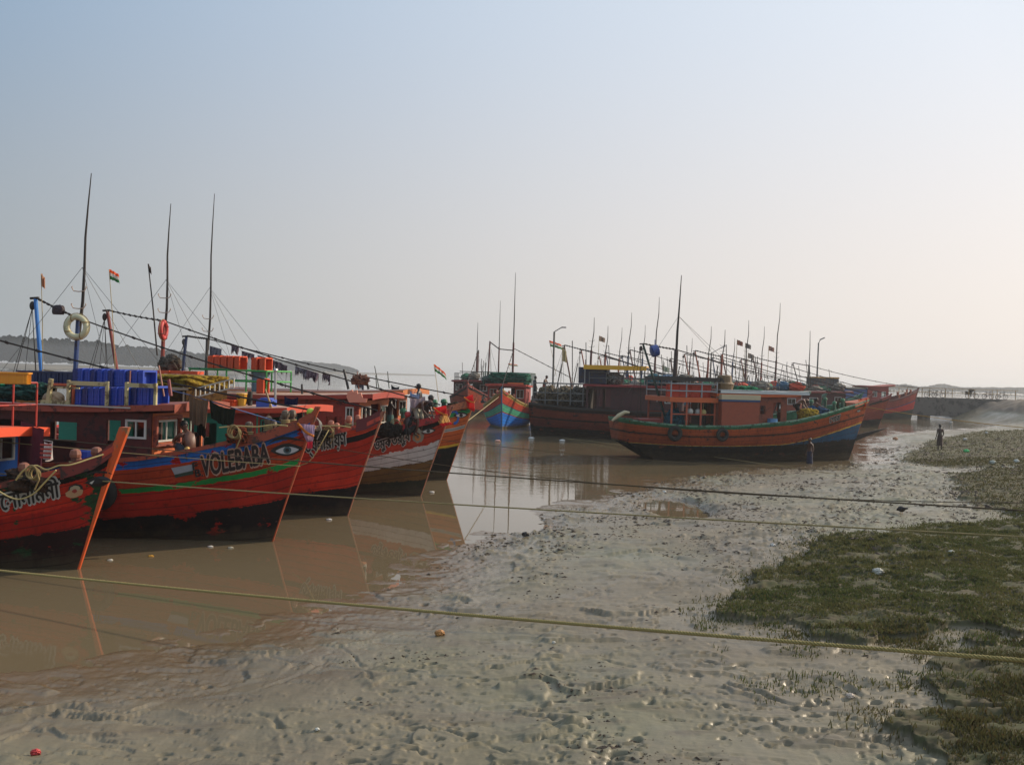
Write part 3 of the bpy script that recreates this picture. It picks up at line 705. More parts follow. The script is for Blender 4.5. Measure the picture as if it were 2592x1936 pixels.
def cabin(B, x0, x1, hw, zf_, zh, side_m, front_m, roof_m, fascia_m, frame_m=WHITE, side_win=(), side_open=(), front=True, over=(.75, .25), rise=.12, roof_half=None, bay=True, dr=.10, inner=INNER, front_box=.72, port=None, wv_=(.50, .88)):
    """deckhouse from x1 (aft) to x0 (front); zf_ floor, zh wall top at aft, rises 'rise' to the front"""
    root = B.root; Ls = x0 - x1; H = zh - zf_
    X, Y, Z = Vector((1, 0, 0)), Vector((0, 1, 0)), Vector((0, 0, 1))
    hp_ = port or hw
    for side in (-1, 1):
        mb = MB(); O = Vector((x1, -hw if side < 0 else hp_, zf_)); N = Vector((0, side, 0))
        holes = [h for h in list(side_win) + list(side_open)]
        mb.wall(O, X, Z, N, Ls, H, holes); w_ = add('cabin_wall', mb, side_m, root)
        for h in side_win: window(w_, O, X, Z, N, h[0], h[1], h[2], h[3], frame_m)
    mb = MB(); mb.wall((x1, -hw + .06, zf_), Y, Z, (-1, 0, 0), hw + hp_ - .12, H, [(.7, 0, 1.4, H - .2)]); add('cabin_wall', mb, inner, root)
    if front:
        fb = front_box; O = Vector((x0, -hw + .06, zf_)); Wd = hw + hp_ - .12; mb = MB(); N = Vector((1, 0, 0)); wv = (H * wv_[0], H * wv_[1])
        hs = [(.12, wv[0], fb - .06, wv[1]), (fb, .0, Wd - fb, H - .14), (Wd - fb + .06, wv[0], Wd - .12, wv[1])] if port is None else [(.12, wv[0], fb - .06, wv[1]), (fb, .0, Wd - .06, H - .14)]
        mb.wall(O, Y, Z, N, Wd, H, hs); w_ = add('cabin_front', mb, front_m, root)
        for h in ((hs[0], hs[2]) if port is None else (hs[0],)):
            fw = window(w_, O, Y, Z, N, h[0], h[1], h[2], h[3], frame_m, .045)
            if bay:
                m2 = MB(); c = O + Y * (h[0] + h[2]) / 2; lw = h[2] - h[0] + .14; zc = zf_ + (h[1] + h[3]) / 2; lh = h[3] - h[1] + .14
                for dz_, dh in ((lh / 2, .07), (-lh / 2, .07)): m2.box((x0 + .055, c.y, zc + dz_), (.11, lw + .07, dh))
                for dy in (-1, 1): m2.box((x0 + .055, c.y + dy * lw / 2, zc), (.11, .07, lh - .07))
                add('window_surround', m2, fascia_m, w_)
    # roof: a cambered slab, curved up at the front
    rh = roof_half or hw + .22; xa, xb = x1 - over[1], x0 + over[0]; NX, NY = 14, 6
    def rp(i, j, k):
        u = i / NX; v = j / NY * 2 - 1; x = xa + (xb - xa) * u; rz = rise * max(0, (u - .45) / .55) ** 1.6
        yy = v * (rh if v < 0 else rh - hw + hp_) * (1 if u < .93 else 1 - .10 * ((u - .93) / .07) ** 2); z = zh + .01 + rz + dr * (1 - v * v) * .6 + (0 if k else -.0)
        return (x, yy, z + (.07 if k else 0))
    mb = MB(); mb.grid(lambda i, j: rp(i, j, 1), NX, NY); mb.grid(lambda i, j: rp(i, NY - j, 0), NX, NY)
    r_ = add('roof', mb, roof_m, root); mb = MB()
    for j in (0, NY):
        sgn = -1 if j == 0 else 1
        for i in range(NX):
            a, b = Vector(rp(i, j, 0)), Vector(rp(i + 1, j, 0)); o_ = Vector((0, sgn * .015, 0)); d_ = Vector((0, 0, -.07)); t_ = Vector((0, 0, .075))
            mb.quad(a + o_ + d_, b + o_ + d_, b + o_ + t_, a + o_ + t_); mb.quad(a + o_ + d_, a + d_ - o_, b + d_ - o_, b + o_ + d_)
    for i in (0, NX):
        for j in range(NY):
            a, b = Vector(rp(i, j, 0)), Vector(rp(i, j + 1, 0)); o_ = Vector((.015 if i else -.015, 0, 0)); d_ = Vector((0, 0, -.13)); t_ = Vector((0, 0, .075))
            mb.quad(a + o_ + d_, b + o_ + d_, b + o_ + t_, a + o_ + t_); mb.quad(a + o_ + d_, a + d_ - o_, b + d_ - o_, b + o_ + d_)
    add('fascia', mb, fascia_m, r_)
    B.roofz = lambda x: zh + .08 + rise * max(0, ((x - xa) / (xb - xa) - .45) / .55) ** 1.6 + dr * .5
    return r_

def roof_rail(B, xs, ys, z, h, material, posts=5, r=.022, rails=(1.0, .5), name='roof_rail'):
    """pipe or plank rail round a rectangle on a roof: xs=(aft,front) ys=(lo,hi)"""
    mb = MB(); c = [(xs[0], ys[0]), (xs[1], ys[0]), (xs[1], ys[1]), (xs[0], ys[1])]
    for k in rails:
        for i in range(4): a, b = c[i], c[(i + 1) % 4]; mb.tube([(a[0], a[1], z + h * k), (b[0], b[1], z + h * k)], r, 5)
    for i in range(posts):
        x = xs[0] + (xs[1] - xs[0]) * i / (posts - 1)
        for y in ys: mb.tube([(x, y, z - .02), (x, y, z + h)], r * 1.1, 5)
    return add(name, mb, material, B.root)

# writing and painted figures wrapped onto the hull side nearest the camera
def hull_patch(B, V2, faces, place, material, name, off, parent=None):
    """V2 = list of (u,v); place(u,v)->(x,z) in boat coordinates"""
    mb = MB()
    for u, v in V2:
        x, z = place(u, v); p = B.pt(x, z, -1, off); mb.v.append(tuple(p))
    mb.f = [tuple(f) for f in faces]; mb.m = [0] * len(mb.f)
    return add(name, mb, material, parent or B.root)
def text_mesh(body, offset=0.0, shear=0.0):
    c = bpy.data.curves.new('lettering', 'FONT'); c.body = body; c.size = 1; c.offset = offset; c.shear = shear; c.resolution_u = 3
    o = bpy.data.objects.new('lettering', c); col.objects.link(o); bpy.context.view_layer.update()
    me = bpy.data.meshes.new_from_object(o.evaluated_get(bpy.context.evaluated_depsgraph_get()))
    bm = bmesh.new(); bm.from_mesh(me); bmesh.ops.triangulate(bm, faces=bm.faces)
    for _ in range(3):
        es = [e for e in bm.edges if e.calc_length() > .12]
        if es: bmesh.ops.subdivide_edges(bm, edges=es, cuts=1); bmesh.ops.triangulate(bm, faces=bm.faces)
    V = [(v.co.x, v.co.y) for v in bm.verts]; Fc = [tuple(v.index for v in f.verts) for f in bm.faces]; bm.free()
    bpy.data.objects.remove(o); bpy.data.curves.remove(c); return V, Fc
LETTER = P_('lettering_black', '#120c0c', rough=.5, var=.2, bump=0); LETWHITE = P_('lettering_white', '#a9a29a', rough=.5, var=.2, bump=0)
def hull_text(B, body, p0, p1, height, name='painted_name', edge=.055, bold=.02, fill=LETTER, rim=LETWHITE):
    """p0,p1 = boat (x,z) of both ends of the baseline"""
    V, Fc = text_mesh(body, bold); x0 = min(v[0] for v in V); x1 = max(v[0] for v in V); L_ = x1 - x0
    d = Vector((p1[0] - p0[0], p1[1] - p0[1])); sc_ = d.length / L_; d.normalize(); vy = height / .75
    pl = lambda u, v: (p0[0] + (u - x0) * sc_ * d.x, p0[1] + (u - x0) * sc_ * d.y + v * vy)
    V, Fc = text_mesh(body, 0.0); u_ = 1 / sc_; w8 = [(math.cos(k * math.pi / 4), math.sin(k * math.pi / 4)) for k in range(8)]
    def layers(shifts, m, off):
        VV, FF = [], []; mb = MB()
        for k, (a, b_) in enumerate(shifts):
            n0 = len(mb.v)
            for u, v in V: x, z = pl(u + a, v + b_); mb.v.append(tuple(B.pt(x, z, -1, off + .0012 * k)))
            mb.f += [tuple(i + n0 for i in f) for f in Fc]
        mb.m = [0] * len(mb.f); return add(name, mb, m, B.root)
    layers([(a * edge * 1.1, b_ * edge) for a, b_ in w8], rim, .018)
    layers([(0, 0)] + [(a * bold, b_ * bold * .7) for a, b_ in w8[::2]], fill, .034)
def ell(n, a, b, cx=0, cy=0, squash=None):
    P = []
    for i in range(n):
        t = 2 * math.pi * i / n; x, y = a * math.cos(t), b * math.sin(t)
        if squash: y *= (1 - abs(math.cos(t)) ** 2 * squash)
        P.append((cx + x, cy + y))
    return P
def painted_eye(B, c, w, slope=.2, brow=True, iris='#2c3a3c', white='#b8b2aa', lid='#140c0c'):
    pl = lambda u, v: (c[0] + u * w, c[1] + v * w + u * w * slope)
    M1, M2, M3 = P_('eye_line_' + lid, lid, bump=0, var=.1), P_('eye_white_' + white, white, bump=0, var=.1), P_('eye_iris_' + iris, iris, bump=0, var=.2)
    one = lambda n: [tuple(range(n))]
    e = hull_patch(B, ell(24, .56, .26, 0, .02, .55), one(24), pl, M1, 'painted_eye', .024)
    hull_patch(B, ell(24, .40, .15, .02, -.01, .5), one(24), pl, M2, 'eye_white', .031, e)
    hull_patch(B, ell(16, .14, .145, .03, .0), one(16), pl, M3, 'iris', .038, e)
    hull_patch(B, ell(12, .07, .075, .03, 0), one(12), pl, M1, 'pupil', .045, e)
    if brow:
        N = 12; top = [(-.62 + 1.3 * i / N, .30 + .26 * math.sin(math.pi * (i / N) ** .8)) for i in range(N + 1)]
        bot = [(u, v - .12 * math.sin(math.pi * min(1, (i + .6) / (N + .6)))) for i, (u, v) in enumerate(top)]
        V = top + bot; Fc = [(i, N + 1 + i, N + 2 + i, i + 1) for i in range(N)]
        hull_patch(B, V, Fc, pl, M1, 'eyebrow', .024, e)

tag(add('mud_clods', clods(), P_('clod_mud', '#4a3c30', rough=.7, var=.5, scale=2, bump=.2, spec=.3)), kind='stuff')
# ---------------------------------------------------------------- the row of boats on the left
G = 'fishing boats moored in the river mouth'
A0 = -15
SH = ([0, .18, .5, .68, .78, .84, .88, .935, .98, 1.0], [])
def bv(c, s_): return [x * s_ for x in c]

# B1: bow at the left edge
B1 = Boat('fishing_boat', 200, 1440, A0, 'red fishing boat cut by the left edge, with an orange stem post and blue boards', G, sheer=(SH[0], [1.8, 1.55, 1.3, 1.4, 1.48, 1.6, 1.74, 2.0, 2.27, 2.58]))
B1.hull(['#1a1210', '#1a1210', '#8a1c12', '#a52a16', '#1c1512', '#a8351c'], [0.02, .38, .62, .86, .93], [0.02, .24, .5, .84, .92],
        hull_mat('hull_red_boat_green_peel', ['#160d0c', '#241110', '#861a11', '#9e2414', '#171210', '#a8351c'], 6, ragged=.10, wear=(('#1c3a20', .50), ('#7a1810', .2)), seed=1), bul=.5)
B1.gunwale(P_('orange_red_rail', '#a8371d', var=.3, c2='#5c2415'), w=.14, h=.12); B1.stem(P_('orange_stem', '#c8501c', var=.25, c2='#8a5a38', c2amt=.4), top=.42, w=.17, proud=.12); B1.breasthook(DKREDP)
B1.bollards([.1, -.75], P_('bollard_brown', '#5a3020'), P_('bollard_cap', '#7a4630'), rope=True)
cabin(B1, -2.85, -8.2, 1.42, 1.1, 2.66, P_('cabin_red', '#8a2a1a'), BLUEP, ORANGEP, P_('bright_orange_fascia', '#d8481c', var=.15), rise=.05, front_box=.95, bay=False, wv_=(.60, .95), side_win=((3.9, .75, 4.7, 1.25),))
roof_rail(B1, (-4.4, -2.45), (-.9, 1.45), 2.8, 1.0, REDP, 4, .022)
hull_text(B1, 'েসানামনী', B1.hp(6, 1292), B1.hp(156, 1256), .36, bold=.03, edge=.10)
def emblem(B, c, w, h, tones, name='painted_emblem'):
    pl = lambda u, v: (c[0] + u * w, c[1] + v * h + u * w * .2); rnd = random.Random(5); base = None
    for k, (cx, cy, a, b, hx) in enumerate(tones):
        P = [(cx + a * math.cos(t) * (1 + .12 * rnd.uniform(-1, 1)), cy + b * math.sin(t) * (1 + .12 * rnd.uniform(-1, 1))) for t in [2 * math.pi * i / 18 for i in range(18)]]
        o = hull_patch(B, P, [tuple(range(18))], pl, P_('emblem_' + hx, hx, bump=0, var=.2), name if base is None else 'petal', .026 + .007 * k, base); base = base or o
c = B1.hp(193, 1242); emblem(B1, c, .30, .28, [(0, .1, .42, .42, '#1b1412'), (-.05, -.15, .5, .32, '#a8805c'), (.02, .18, .28, .2, '#9a8a70'), (0, 0, .14, .14, '#8a2a20')])
painted_eye(B1, B1.hp(254, 1219), .42, .12, iris='#2a3a28')

# B2: VOLEBABA
B2 = Boat('fishing_boat', 690, 1370, A0, 'long red fishing boat lettered VOLEBABA with a painted eye on the bow', G, sheer=(SH[0], [2.0, 1.78, 1.7, 1.86, 2.05, 2.23, 2.40, 2.64, 2.95, 3.17]))
B2.hull(['#14100e'] * 6, [.05, .34, .615, .665, .875], [.05, .23, .56, .62, .875],
        hull_mat('hull_vermilion_blue_top', ['#131010', '#171010', '#8e2013', '#1a6a30', '#8a3218', '#1c4f8e'], 6, ragged=.07, wear=(('#8c1a12', .42), ('#7a3a20', .2)), seed=2, grime=.35), bul=.55)
B2.gunwale(P_('brown_red_rail', '#8a3a20', c2='#3a2016'), w=.15, h=.10); B2.stem(P_('worn_orange_stem', '#9a4220', c2='#5a3020'), top=.22, w=.12, proud=.06); B2.breasthook(P_('brown_red_rail', '#8a3a20'), ln=1.6, up=.12)
B2.bollards([.35, .0, -.4], P_('bollard_wood', '#4c3526'), P_('bollard_pale_cap', '#5c4a38'), rope=True, hgt=.40, r=.075)
cabin(B2, -2.5, -9.4, 1.48, 1.72, 3.12, P_('cabin_deep_red', '#4e1810', var=.35, c2='#2c0f0b'), P_('cabin_orange_front', '#c4622c', var=.15, c2='#a04a20', c2amt=.2), P_('roof_brown', '#7a3a28'), P_('roof_edge_salmon', '#8c3f2a', var=.3, c2='#4a1c14'),  # deep shade put into the dark red of the side walls
      side_win=((6.2, .78, 6.78, 1.24),), side_open=((5.65, .0, 6.05, 1.2), (4.0, .5, 4.8, 1.1), (2.3, .45, 3.2, 1.1)), rise=.16, front_box=1.0, over=(.65, .2), inner=INNER, port=.75)
a, b = B2.hp(513, 1205), B2.hp(686, 1170)
hull_text(B2, 'VOLEBABA', a, b, .52, bold=.04, edge=.085, fill=P_('letter_maroon', '#1c0d0d', bump=0), rim=P_('letter_rim', '#b08a78', bump=0))
a = B2.hp(490, 1190); hull_text(B2, 'F', a, (a[0] + .12, a[1] + .03), .20, edge=.0, bold=.02)
a = B2.hp(497, 1207); hull_text(B2, 'B.', a, (a[0] + .17, a[1] + .03), .20, edge=.0, bold=.02)
painted_eye(B2, B2.hp(727, 1139), .60, .10, iris='#3a5058', white='#b0aeb0')
# painted pennant beside the name
c = B2.hp(462, 1195); pl = lambda u, v: (c[0] + u, c[1] + v)
hull_patch(B2, [(-.22, .10), (.24, .20), (.24, .04), (-.16, -.08)], [(0, 3, 2, 1)], pl, P_('pennant_grey', '#8a9096', bump=0), 'painted_pennant', .022)
hull_patch(B2, [(-.16, -.06), (.24, .05), (.24, -.04), (-.16, -.14)], [(0, 3, 2, 1)], pl, P_('pennant_green', '#23382c', bump=0), 'painted_pennant', .026)

# B3
B3 = Boat('fishing_boat', 880, 1305, A0, 'red fishing boat with black Bengali name and maroon bow cap, teal deckhouse', G, sheer=(SH[0], [1.9, 1.7, 1.6, 1.75, 1.92, 2.07, 2.22, 2.5, 2.72, 2.93]))
B3.hull(['#14100e'] * 6, [.04, .31, .5, .83, .90], [.04, .22, .45, .80, .88],
        hull_mat('hull_scarlet', ['#120f0f', '#1a1414', '#a62a18', '#9c2615', '#1a1414', '#b03a22'], 6, ragged=.05, wear=(('#7a1e14', .22), ('#3a3a3a', .06)), seed=3, grime=.25), bul=.5)
B3.gunwale(P_('scarlet_rail', '#b23a24', c2='#6a2418'), w=.15, h=.12); B3.stem(P_('rust_stem', '#9a6048', c2='#5a3020'), top=.2, w=.10, proud=.05); B3.breasthook(P_('maroon_cap', '#5a1016', var=.3), ln=.6, up=.24)
B3.bollards([.1, -.35, -.8, -1.15], P_('bollard_red', '#8a3826'), P_('bollard_peach', '#a86248'), rope=True, hgt=.38, r=.07)
cabin(B3, -2.25, -9.0, 1.44, 1.55, 2.98, P_('teal_boards', '#22866a', var=.25, c2='#134034', c2amt=.2), P_('front_red', '#93301e'), P_('roof_pink_tan', '#a8806a', var=.2, c2='#7a5a48'), P_('fascia_red_orange', '#b43c1e', var=.2),
      frame_m=TEALP, side_open=((5.0, .3, 5.45, 1.1), (4.0, .45, 4.7, 1.05), (2.6, .45, 3.4, 1.05)), front=True, rise=.12, front_box=.6, bay=False, over=(.95, .2))
mb = MB(); mb.box((-2.72, -1.47, 2.27), (.92, .03, 1.38)); add('red_side_panel', mb, P_('front_red', '#93301e'), B3.root)
hull_text(B3, 'ত্যনারায়ণ', B3.hp(772, 1148), B3.hp(879, 1124), .42, bold=.03, edge=.09)

# B4
B4 = Boat('fishing_boat', 1065, 1255, A0, 'fishing boat with a white band over mottled green and orange, crimson rail and painted eye', G, sheer=(SH[0], [1.9, 1.7, 1.6, 1.78, 1.95, 2.08, 2.22, 2.53, 2.78, 2.98]))
B4.hull(['#14100e'] * 7, [.06, .20, .44, .655, .875, .93], [.04, .14, .26, .50, .86, .92],
        hull_mat('hull_white_band', ['#15160f', '#262618', '#5e4220', '#a29a94', '#93301c', '#171212', '#8e2018'], 7, ragged=.13, wear=(('#26402a', .20), ('#7a3220', .12)), seed=9, grime=.3), bul=.5)
B4.gunwale(P_('crimson_rail', '#9c1c1e', c2='#5c1414'), w=.16, h=.14); B4.stem(P_('rust_stem', '#9a6048'), top=.2, w=.10, proud=.05); B4.breasthook(P_('crimson_rail', '#9c1c1e'), ln=1.5, up=.10)
B4.bollards([-.35, -1.4], P_('bollard_crimson', '#a02424'), P_('bollard_crimson', '#a02424'), hgt=.5); B4.bollards([-2.1], P_('bollard_rust', '#9a4a2a'), P_('bollard_rust', '#9a4a2a'), hgt=.5, r=.11)
cabin(B4, -1.8, -9.0, 1.40, 1.6, 3.28, P_('cabin_brick_red', '#8c2a1a', var=.25, c2='#54180f'), P_('cabin_orange_tan', '#b05a26', var=.2), P_('roof_pink_tan', '#a8806a'), P_('fascia_brick', '#963020', var=.25),
      side_win=((6.72, .80, 7.02, 1.46),), side_open=((4.2, .5, 5.0, 1.15), (6.0, .55, 6.4, 1.1), (3.0, .1, 3.6, 1.3)), rise=.16, front_box=.95, over=(.5, .2), bay=False)
# cut-out ornament on the roof corner
mb = MB(); P = [(0, 0), (.62, .02), (.66, .14), (.5, .16), (.42, .34), (.30, .30), (.28, .42), (.14, .36), (.10, .44), (-.06, .34), (-.10, .18)]
for yy in (-1.66, -1.63): mb.poly([(-2.05 + u, yy, 3.22 + v) for u, v in P])
for i in range(len(P)): a, b = P[i], P[(i + 1) % len(P)]; mb.quad((-2.05 + a[0], -1.66, 3.22 + a[1]), (-2.05 + b[0], -1.66, 3.22 + b[1]), (-2.05 + b[0], -1.63, 3.22 + b[1]), (-2.05 + a[0], -1.63, 3.22 + a[1]))
add('roof_ornament', mb, P_('salmon_cutout', '#d88a70', var=.1), B4.root)
hull_text(B4, 'ওমুকতরেুব', B4.hp(948, 1140), B4.hp(1040, 1114), .34, bold=.03, edge=.09)
painted_eye(B4, B4.hp(1084, 1091), .42, .14, brow=False)
emblem(B4, B4.hp(1059, 1104), .42, .5, [(0, 0, .42, .45, '#7a7466'), (0, .3, .2, .3, '#8a8272'), (-.02, -.08, .22, .24, '#a86a34'), (0, -.05, .1, .1, '#5a4a3c')])

# B5
B5 = Boat('fishing_boat', 1130, 1215, A0, 'orange fishing boat, farthest of the near row, black bottom under a yellow line', G, sheer=(SH[0], [2.0, 1.8, 1.7, 1.9, 2.15, 2.35, 2.55, 2.85, 3.05, 3.2]))
B5.hull(['#14100e'] * 8, [.10, .44, .475, .665, .71, .86, .93], [.08, .30, .34, .56, .60, .84, .92],
        hull_mat('hull_orange_yellow_line', ['#3a3420', '#16140f', '#b8962c', '#a04c22', '#8c8a82', '#a85428', '#2a7a48', '#a8552c'], 8, ragged=.04, wear=(('#8a3e1c', .25),), seed=5, grime=.2), bul=.5)
B5.gunwale(P_('orange_brown_rail', '#a8603a', c2='#6a3a24'), w=.15, h=.12); B5.stem(P_('orange_brown_rail', '#a8603a'), top=.15, w=.10, proud=.05); B5.breasthook(P_('orange_brown_rail', '#a8603a'), ln=1.2, up=.14)
B5.bollards([-.4, -.9, -1.5], P_('bollard_green', '#284c38'), P_('bollard_green_cap', '#2f6a4a'), hgt=.5, r=.11)
cabin(B5, -2.35, -9.6, 1.46, 1.7, 3.30, P_('cabin_brown_red', '#8a3a20', var=.25), P_('cabin_orange_tan', '#b05a26'), P_('roof_dark_brown', '#5c3020'), P_('fascia_tan_orange', '#b06430', var=.2),
      side_open=((4.0, .5, 5.0, 1.1), (5.6, .55, 6.3, 1.15)), rise=.2, front_box=.95, over=(.95, .2), bay=False)
painted_eye(B5, B5.hp(1167, 1051), .46, .10, iris='#2a2020')
c = B5.hp(1150, 1056); N = 12
V = [(.30 * r * math.cos(t) * .6, .30 * r * math.sin(t)) for r in (1, .62) for t in [math.pi * (-.55 + 1.25 * i / N) for i in range(N + 1)]]
hull_patch(B5, V, [(i, N + 1 + i, N + 2 + i, i + 1) for i in range(N)], lambda u, v: (c[0] + u, c[1] + v), P_('painted_feather_blue', '#2458a0', bump=0), 'painted_feather', .024)

# masts and derricks; lengths run from the picture's own mast heads
def X(B, px, py, lat=0): return B.loc(px, py, lat)
def rig(B, m0, mj, mt, g0, gt, bow, mcol, gcol, tcol=DARKWOOD, sag=.01, r=.085):
    (xb, _), (xj, zj), (xt, zt) = X(B, *m0), X(B, *mj), X(B, *mt)
    mb = MB(); base = B.deckz(xb); x_b = xb; mb.tube([(x_b, 0, base), (xj, 0, zj)], [r, r * .8], 8); m = add('mast', mb, mcol, B.root)
    mb = MB(); n = 5; mb.tube([(xj + (xt - xj) * i / n + .045 * math.sin(i * 1.4) * (i not in (0, n)), .06, zj - .5 + (zt - zj + .5) * i / n) for i in range(n + 1)], [r * .65, r * .58, r * .5, r * .42, r * .3, r * .16], 6)
    add('topmast', mb, tcol, m); mb = MB()
    for zz in (zj + .3, zj + .85):
        for sg in (-1, 1): mb.tube([(xj, 0, zz), (xj + sg * .2, 0, zz + .02), (xj + sg * .28, 0, zz + .14), (xj + sg * .25, 0, zz + .17)], .017, 5)
    add('lamp_bracket', mb, P_('pale_bracket', '#a8907c'), m)
    (g0x, _), (g1x, g1z) = X(B, *g0), X(B, *gt); B.gallows(g0x, g1z, g1x, gcol)
    mb = MB(); zb = g1z * .55 + base * .45; gx_ = g0x + (g1x - g0x) * ((zb - base) / (g1z - base)); mb.tube([(gx_, 0, zb), (xb + (xj - xb) * .5, 0, zb - .12)], .022, 5); add('spreader', mb, ROPE_TAN, B.root)
    B.stay([(g1x, 0, g1z + .05), (xj, 0, zj), bow], r=.024, sag=sag)
    mb = MB()
    for dx, dy in ((-2.2, -1.5), (2.6, -1.5), (1.8, 1.6), (4.2, 0)): mb.tube([(xj + (xt - xj) * .35, 0, zj + (zt - zj) * .35), (xj + dx, dy, 3.2)], .007, 4)
    add('shrouds', mb, P_('thin_wire', '#4a4a48', metal=.4), m)
    return m, (xj, zj)
rig(B3, (185, 940), (198, 805), (228, 438), (128, 940), (90, 757), (.85, 0, 3.15), P_('mast_blue', '#1d3a6e', c2='#241c2c'), P_('derrick_blue', '#2a70b8', var=.15), sag=.012)
m4, _ = rig(B4, (408, 935), (415, 812), (430, 515), (330, 950), (272, 788), (.62, 0, 3.2), P_('mast_red', '#8a3424', c2='#c0a090', c2amt=.1), P_('derrick_red', '#7a2a1e'), sag=.012)
rig(B5, (522, 930), (525, 857), (541, 490), (450, 945), (472, 853), (1.0, 0, 3.35), P_('mast_dark', '#3a3430'), P_('derrick_navy', '#1c2c50'), sag=.010)
# the second boat's own mast stands outside the frame; its stay comes in from the left
xs_, zs_ = X(B2, -60, 845); B2.mast(xs_, 9.6, .2, P_('mast_dark', '#3a3430'), z1=zs_); B2.gallows(xs_ - 1.3, zs_ + .6, xs_ - 2.2, P_('derrick_red', '#7a2a1e')); B2.stay([(xs_, 0, zs_), (.95, 0, 3.3)], r=.024, sag=.012)

mb = MB(); mb.box((-6.0, -1.735, 3.25), (6.2, .03, .035)); add('pale_edge_strip', mb, P_('pale_strip', '#a8a49c'), B2.root)
mb = MB();  mb.bar((-2.80, 1.45, 1.0), (-2.80, 1.45, 2.75), .11); add('corner_post', mb, ORANGEP, B1.root)
# ---------------------------------------------------------------- boats across the water
B6 = Boat('fishing_boat', 1270, 1085, -95, 'bright blue and green fishing boat facing the camera, green net heap on its roof', G, L=14.5, Bm=2.15, bowp=(1.7, 1.4), bowlen=.42, sheer=(SH[0], [2.0, 1.8, 1.65, 1.72, 1.95, 2.15, 2.35, 2.7, 2.98, 3.15]))
B6.hull(['#14100e'] * 7, [.05, .42, .45, .64, .66, .90], [.05, .34, .37, .60, .63, .88],
        hull_mat('hull_blue_green_red', ['#6a6450', '#1460b0', '#8a2a28', '#3f8a6c', '#1c3c5c', '#93301c', '#8c7434'], 7, ragged=.05, wear=(('#14365c', .2), ('#1a1a20', .1)), seed=6, grime=.25), bul=.45)
B6.gunwale(P_('yellow_rail', '#8c7434', c2='#5c4a20'), w=.14, h=.12); B6.stem(P_('stem_blue_grey', '#3c6488'), top=.22, w=.14, proud=.05); B6.breasthook(REDP, ln=.8, up=.1)
B6.bollards([-.3, -1.0], P_('bollard_red', '#8a3826'), P_('bollard_peach', '#c87a58'), hgt=.4)
cabin(B6, -3.4, -9.5, 1.6, 1.4, 3.35, P_('cabin_crimson', '#84241c'), P_('cabin_crimson', '#84241c'), DKREDP, P_('fascia_crimson', '#a83420'), rise=.1, front_box=.8, over=(.6, .2), side_open=((2.5, .7, 3.4, 1.5), (4.3, .1, 4.9, 1.6)))
mb = MB(); mb.box((-2.95, .75, 3.55), (.12, 1.3, .26)); add('orange_board', mb, P_('bright_orange_board', '#d0602c', var=.15), B6.root)
roof_rail(B6, (-8.8, -3.6), (-2.0, 2.0), 3.5, 1.0, P_('rail_dark_green', '#1c4a38'), 5, .03)
B6.mast(-8.6, 13.4, .1, P_('mast_maroon', '#5a201c'), z1=7.2, r=.11, horns=False); B6.mast(-8.9, 10.9, .2, P_('mast_maroon', '#5a201c'), y=-1.3, z1=6.8, r=.08, horns=False)
B6.gallows(-7.6, 7.2, -8.4, P_('mast_maroon', '#5a201c'), y=-3.0 + .9, base=3.4)
B6.stay([(-8.4, -2.1, 7.2), (-8.8, -1.3, 6.6), (-8.6, 0, 6.5), (1.0, 0, 3.3)], r=.03); B6.stay([(-8.6, 0, 6.7), (-9.5, 5.2, 4.2)], r=.03)
mb = MB()
for yy, z in ((-2.5, 3.9), (-2.5, 3.3), (-2.5, 4.5)): mb.tube([(-7.5, -1.9, z), (-7.5, -4.6, z)], .035, 5)
for yy in (-2.6, -3.4, -4.2): mb.tube([(-7.5, yy, 3.0), (-7.5, yy, 4.1)], .03, 5)
add('side_rack', mb, DARKWOOD, B6.root)
for side in (-1, 1): pass

B7 = Boat('fishing_boat', 1928, 1124, -12, 'long dark red weathered fishing boat, stern to the blue boat, behind the grounded one', G, L=16.3, Bm=2.5, tf=.8, lift=.9, sheer=(SH[0], [2.35, 2.1, 2.0, 2.1, 2.3, 2.5, 2.7, 3.0, 3.3, 3.5]))
B7.hull(['#14100e'] * 6, [.3, .55, .60, .88, .93], [.30, .56, .61, .86, .92],
        hull_mat('hull_sooty_red', ['#0b0909', '#5c241a', '#140e0d', '#64281a', '#1a1412', '#2a1c16'], 6, ragged=.14, wear=(('#1e1614', .42), ('#8a3e28', .3)), seed=7, grime=.8), bul=.5)
B7.gunwale(P_('sooty_rail', '#221a16'), w=.15, h=.14); B7.stem(P_('sooty_rail', '#221a16')); B7.breasthook(P_('sooty_rail', '#221a16'))
cabin(B7, -5.5, -12.2, 1.9, 1.9, 3.75, P_('cabin_maroon', '#3c1214', var=.3, c2='#2c1012'), P_('cabin_maroon', '#3c1214'), P_('roof_maroon', '#6a1c1c'), P_('fascia_crimson_dark', '#7e1c1e'), rise=.06, front_box=.9, over=(.3, .2),
      side_open=((.15, .15, .75, 1.6), (.95, .15, 1.75, 1.6), (4.3, .7, 5.0, 1.3)), side_win=((5.5, .75, 6.1, 1.35),))
roof_rail(B7, (-16.0, -12.4), (-2.0, 2.0), 2.3, 1.5, P_('rail_grey', '#5a5a58'), 5, .035, rails=(1.0, .55, .2))
roof_rail(B7, (-12.0, -6.0), (-1.9, 1.9), 3.85, .85, P_('rail_grey', '#5a5a58'), 6, .03)

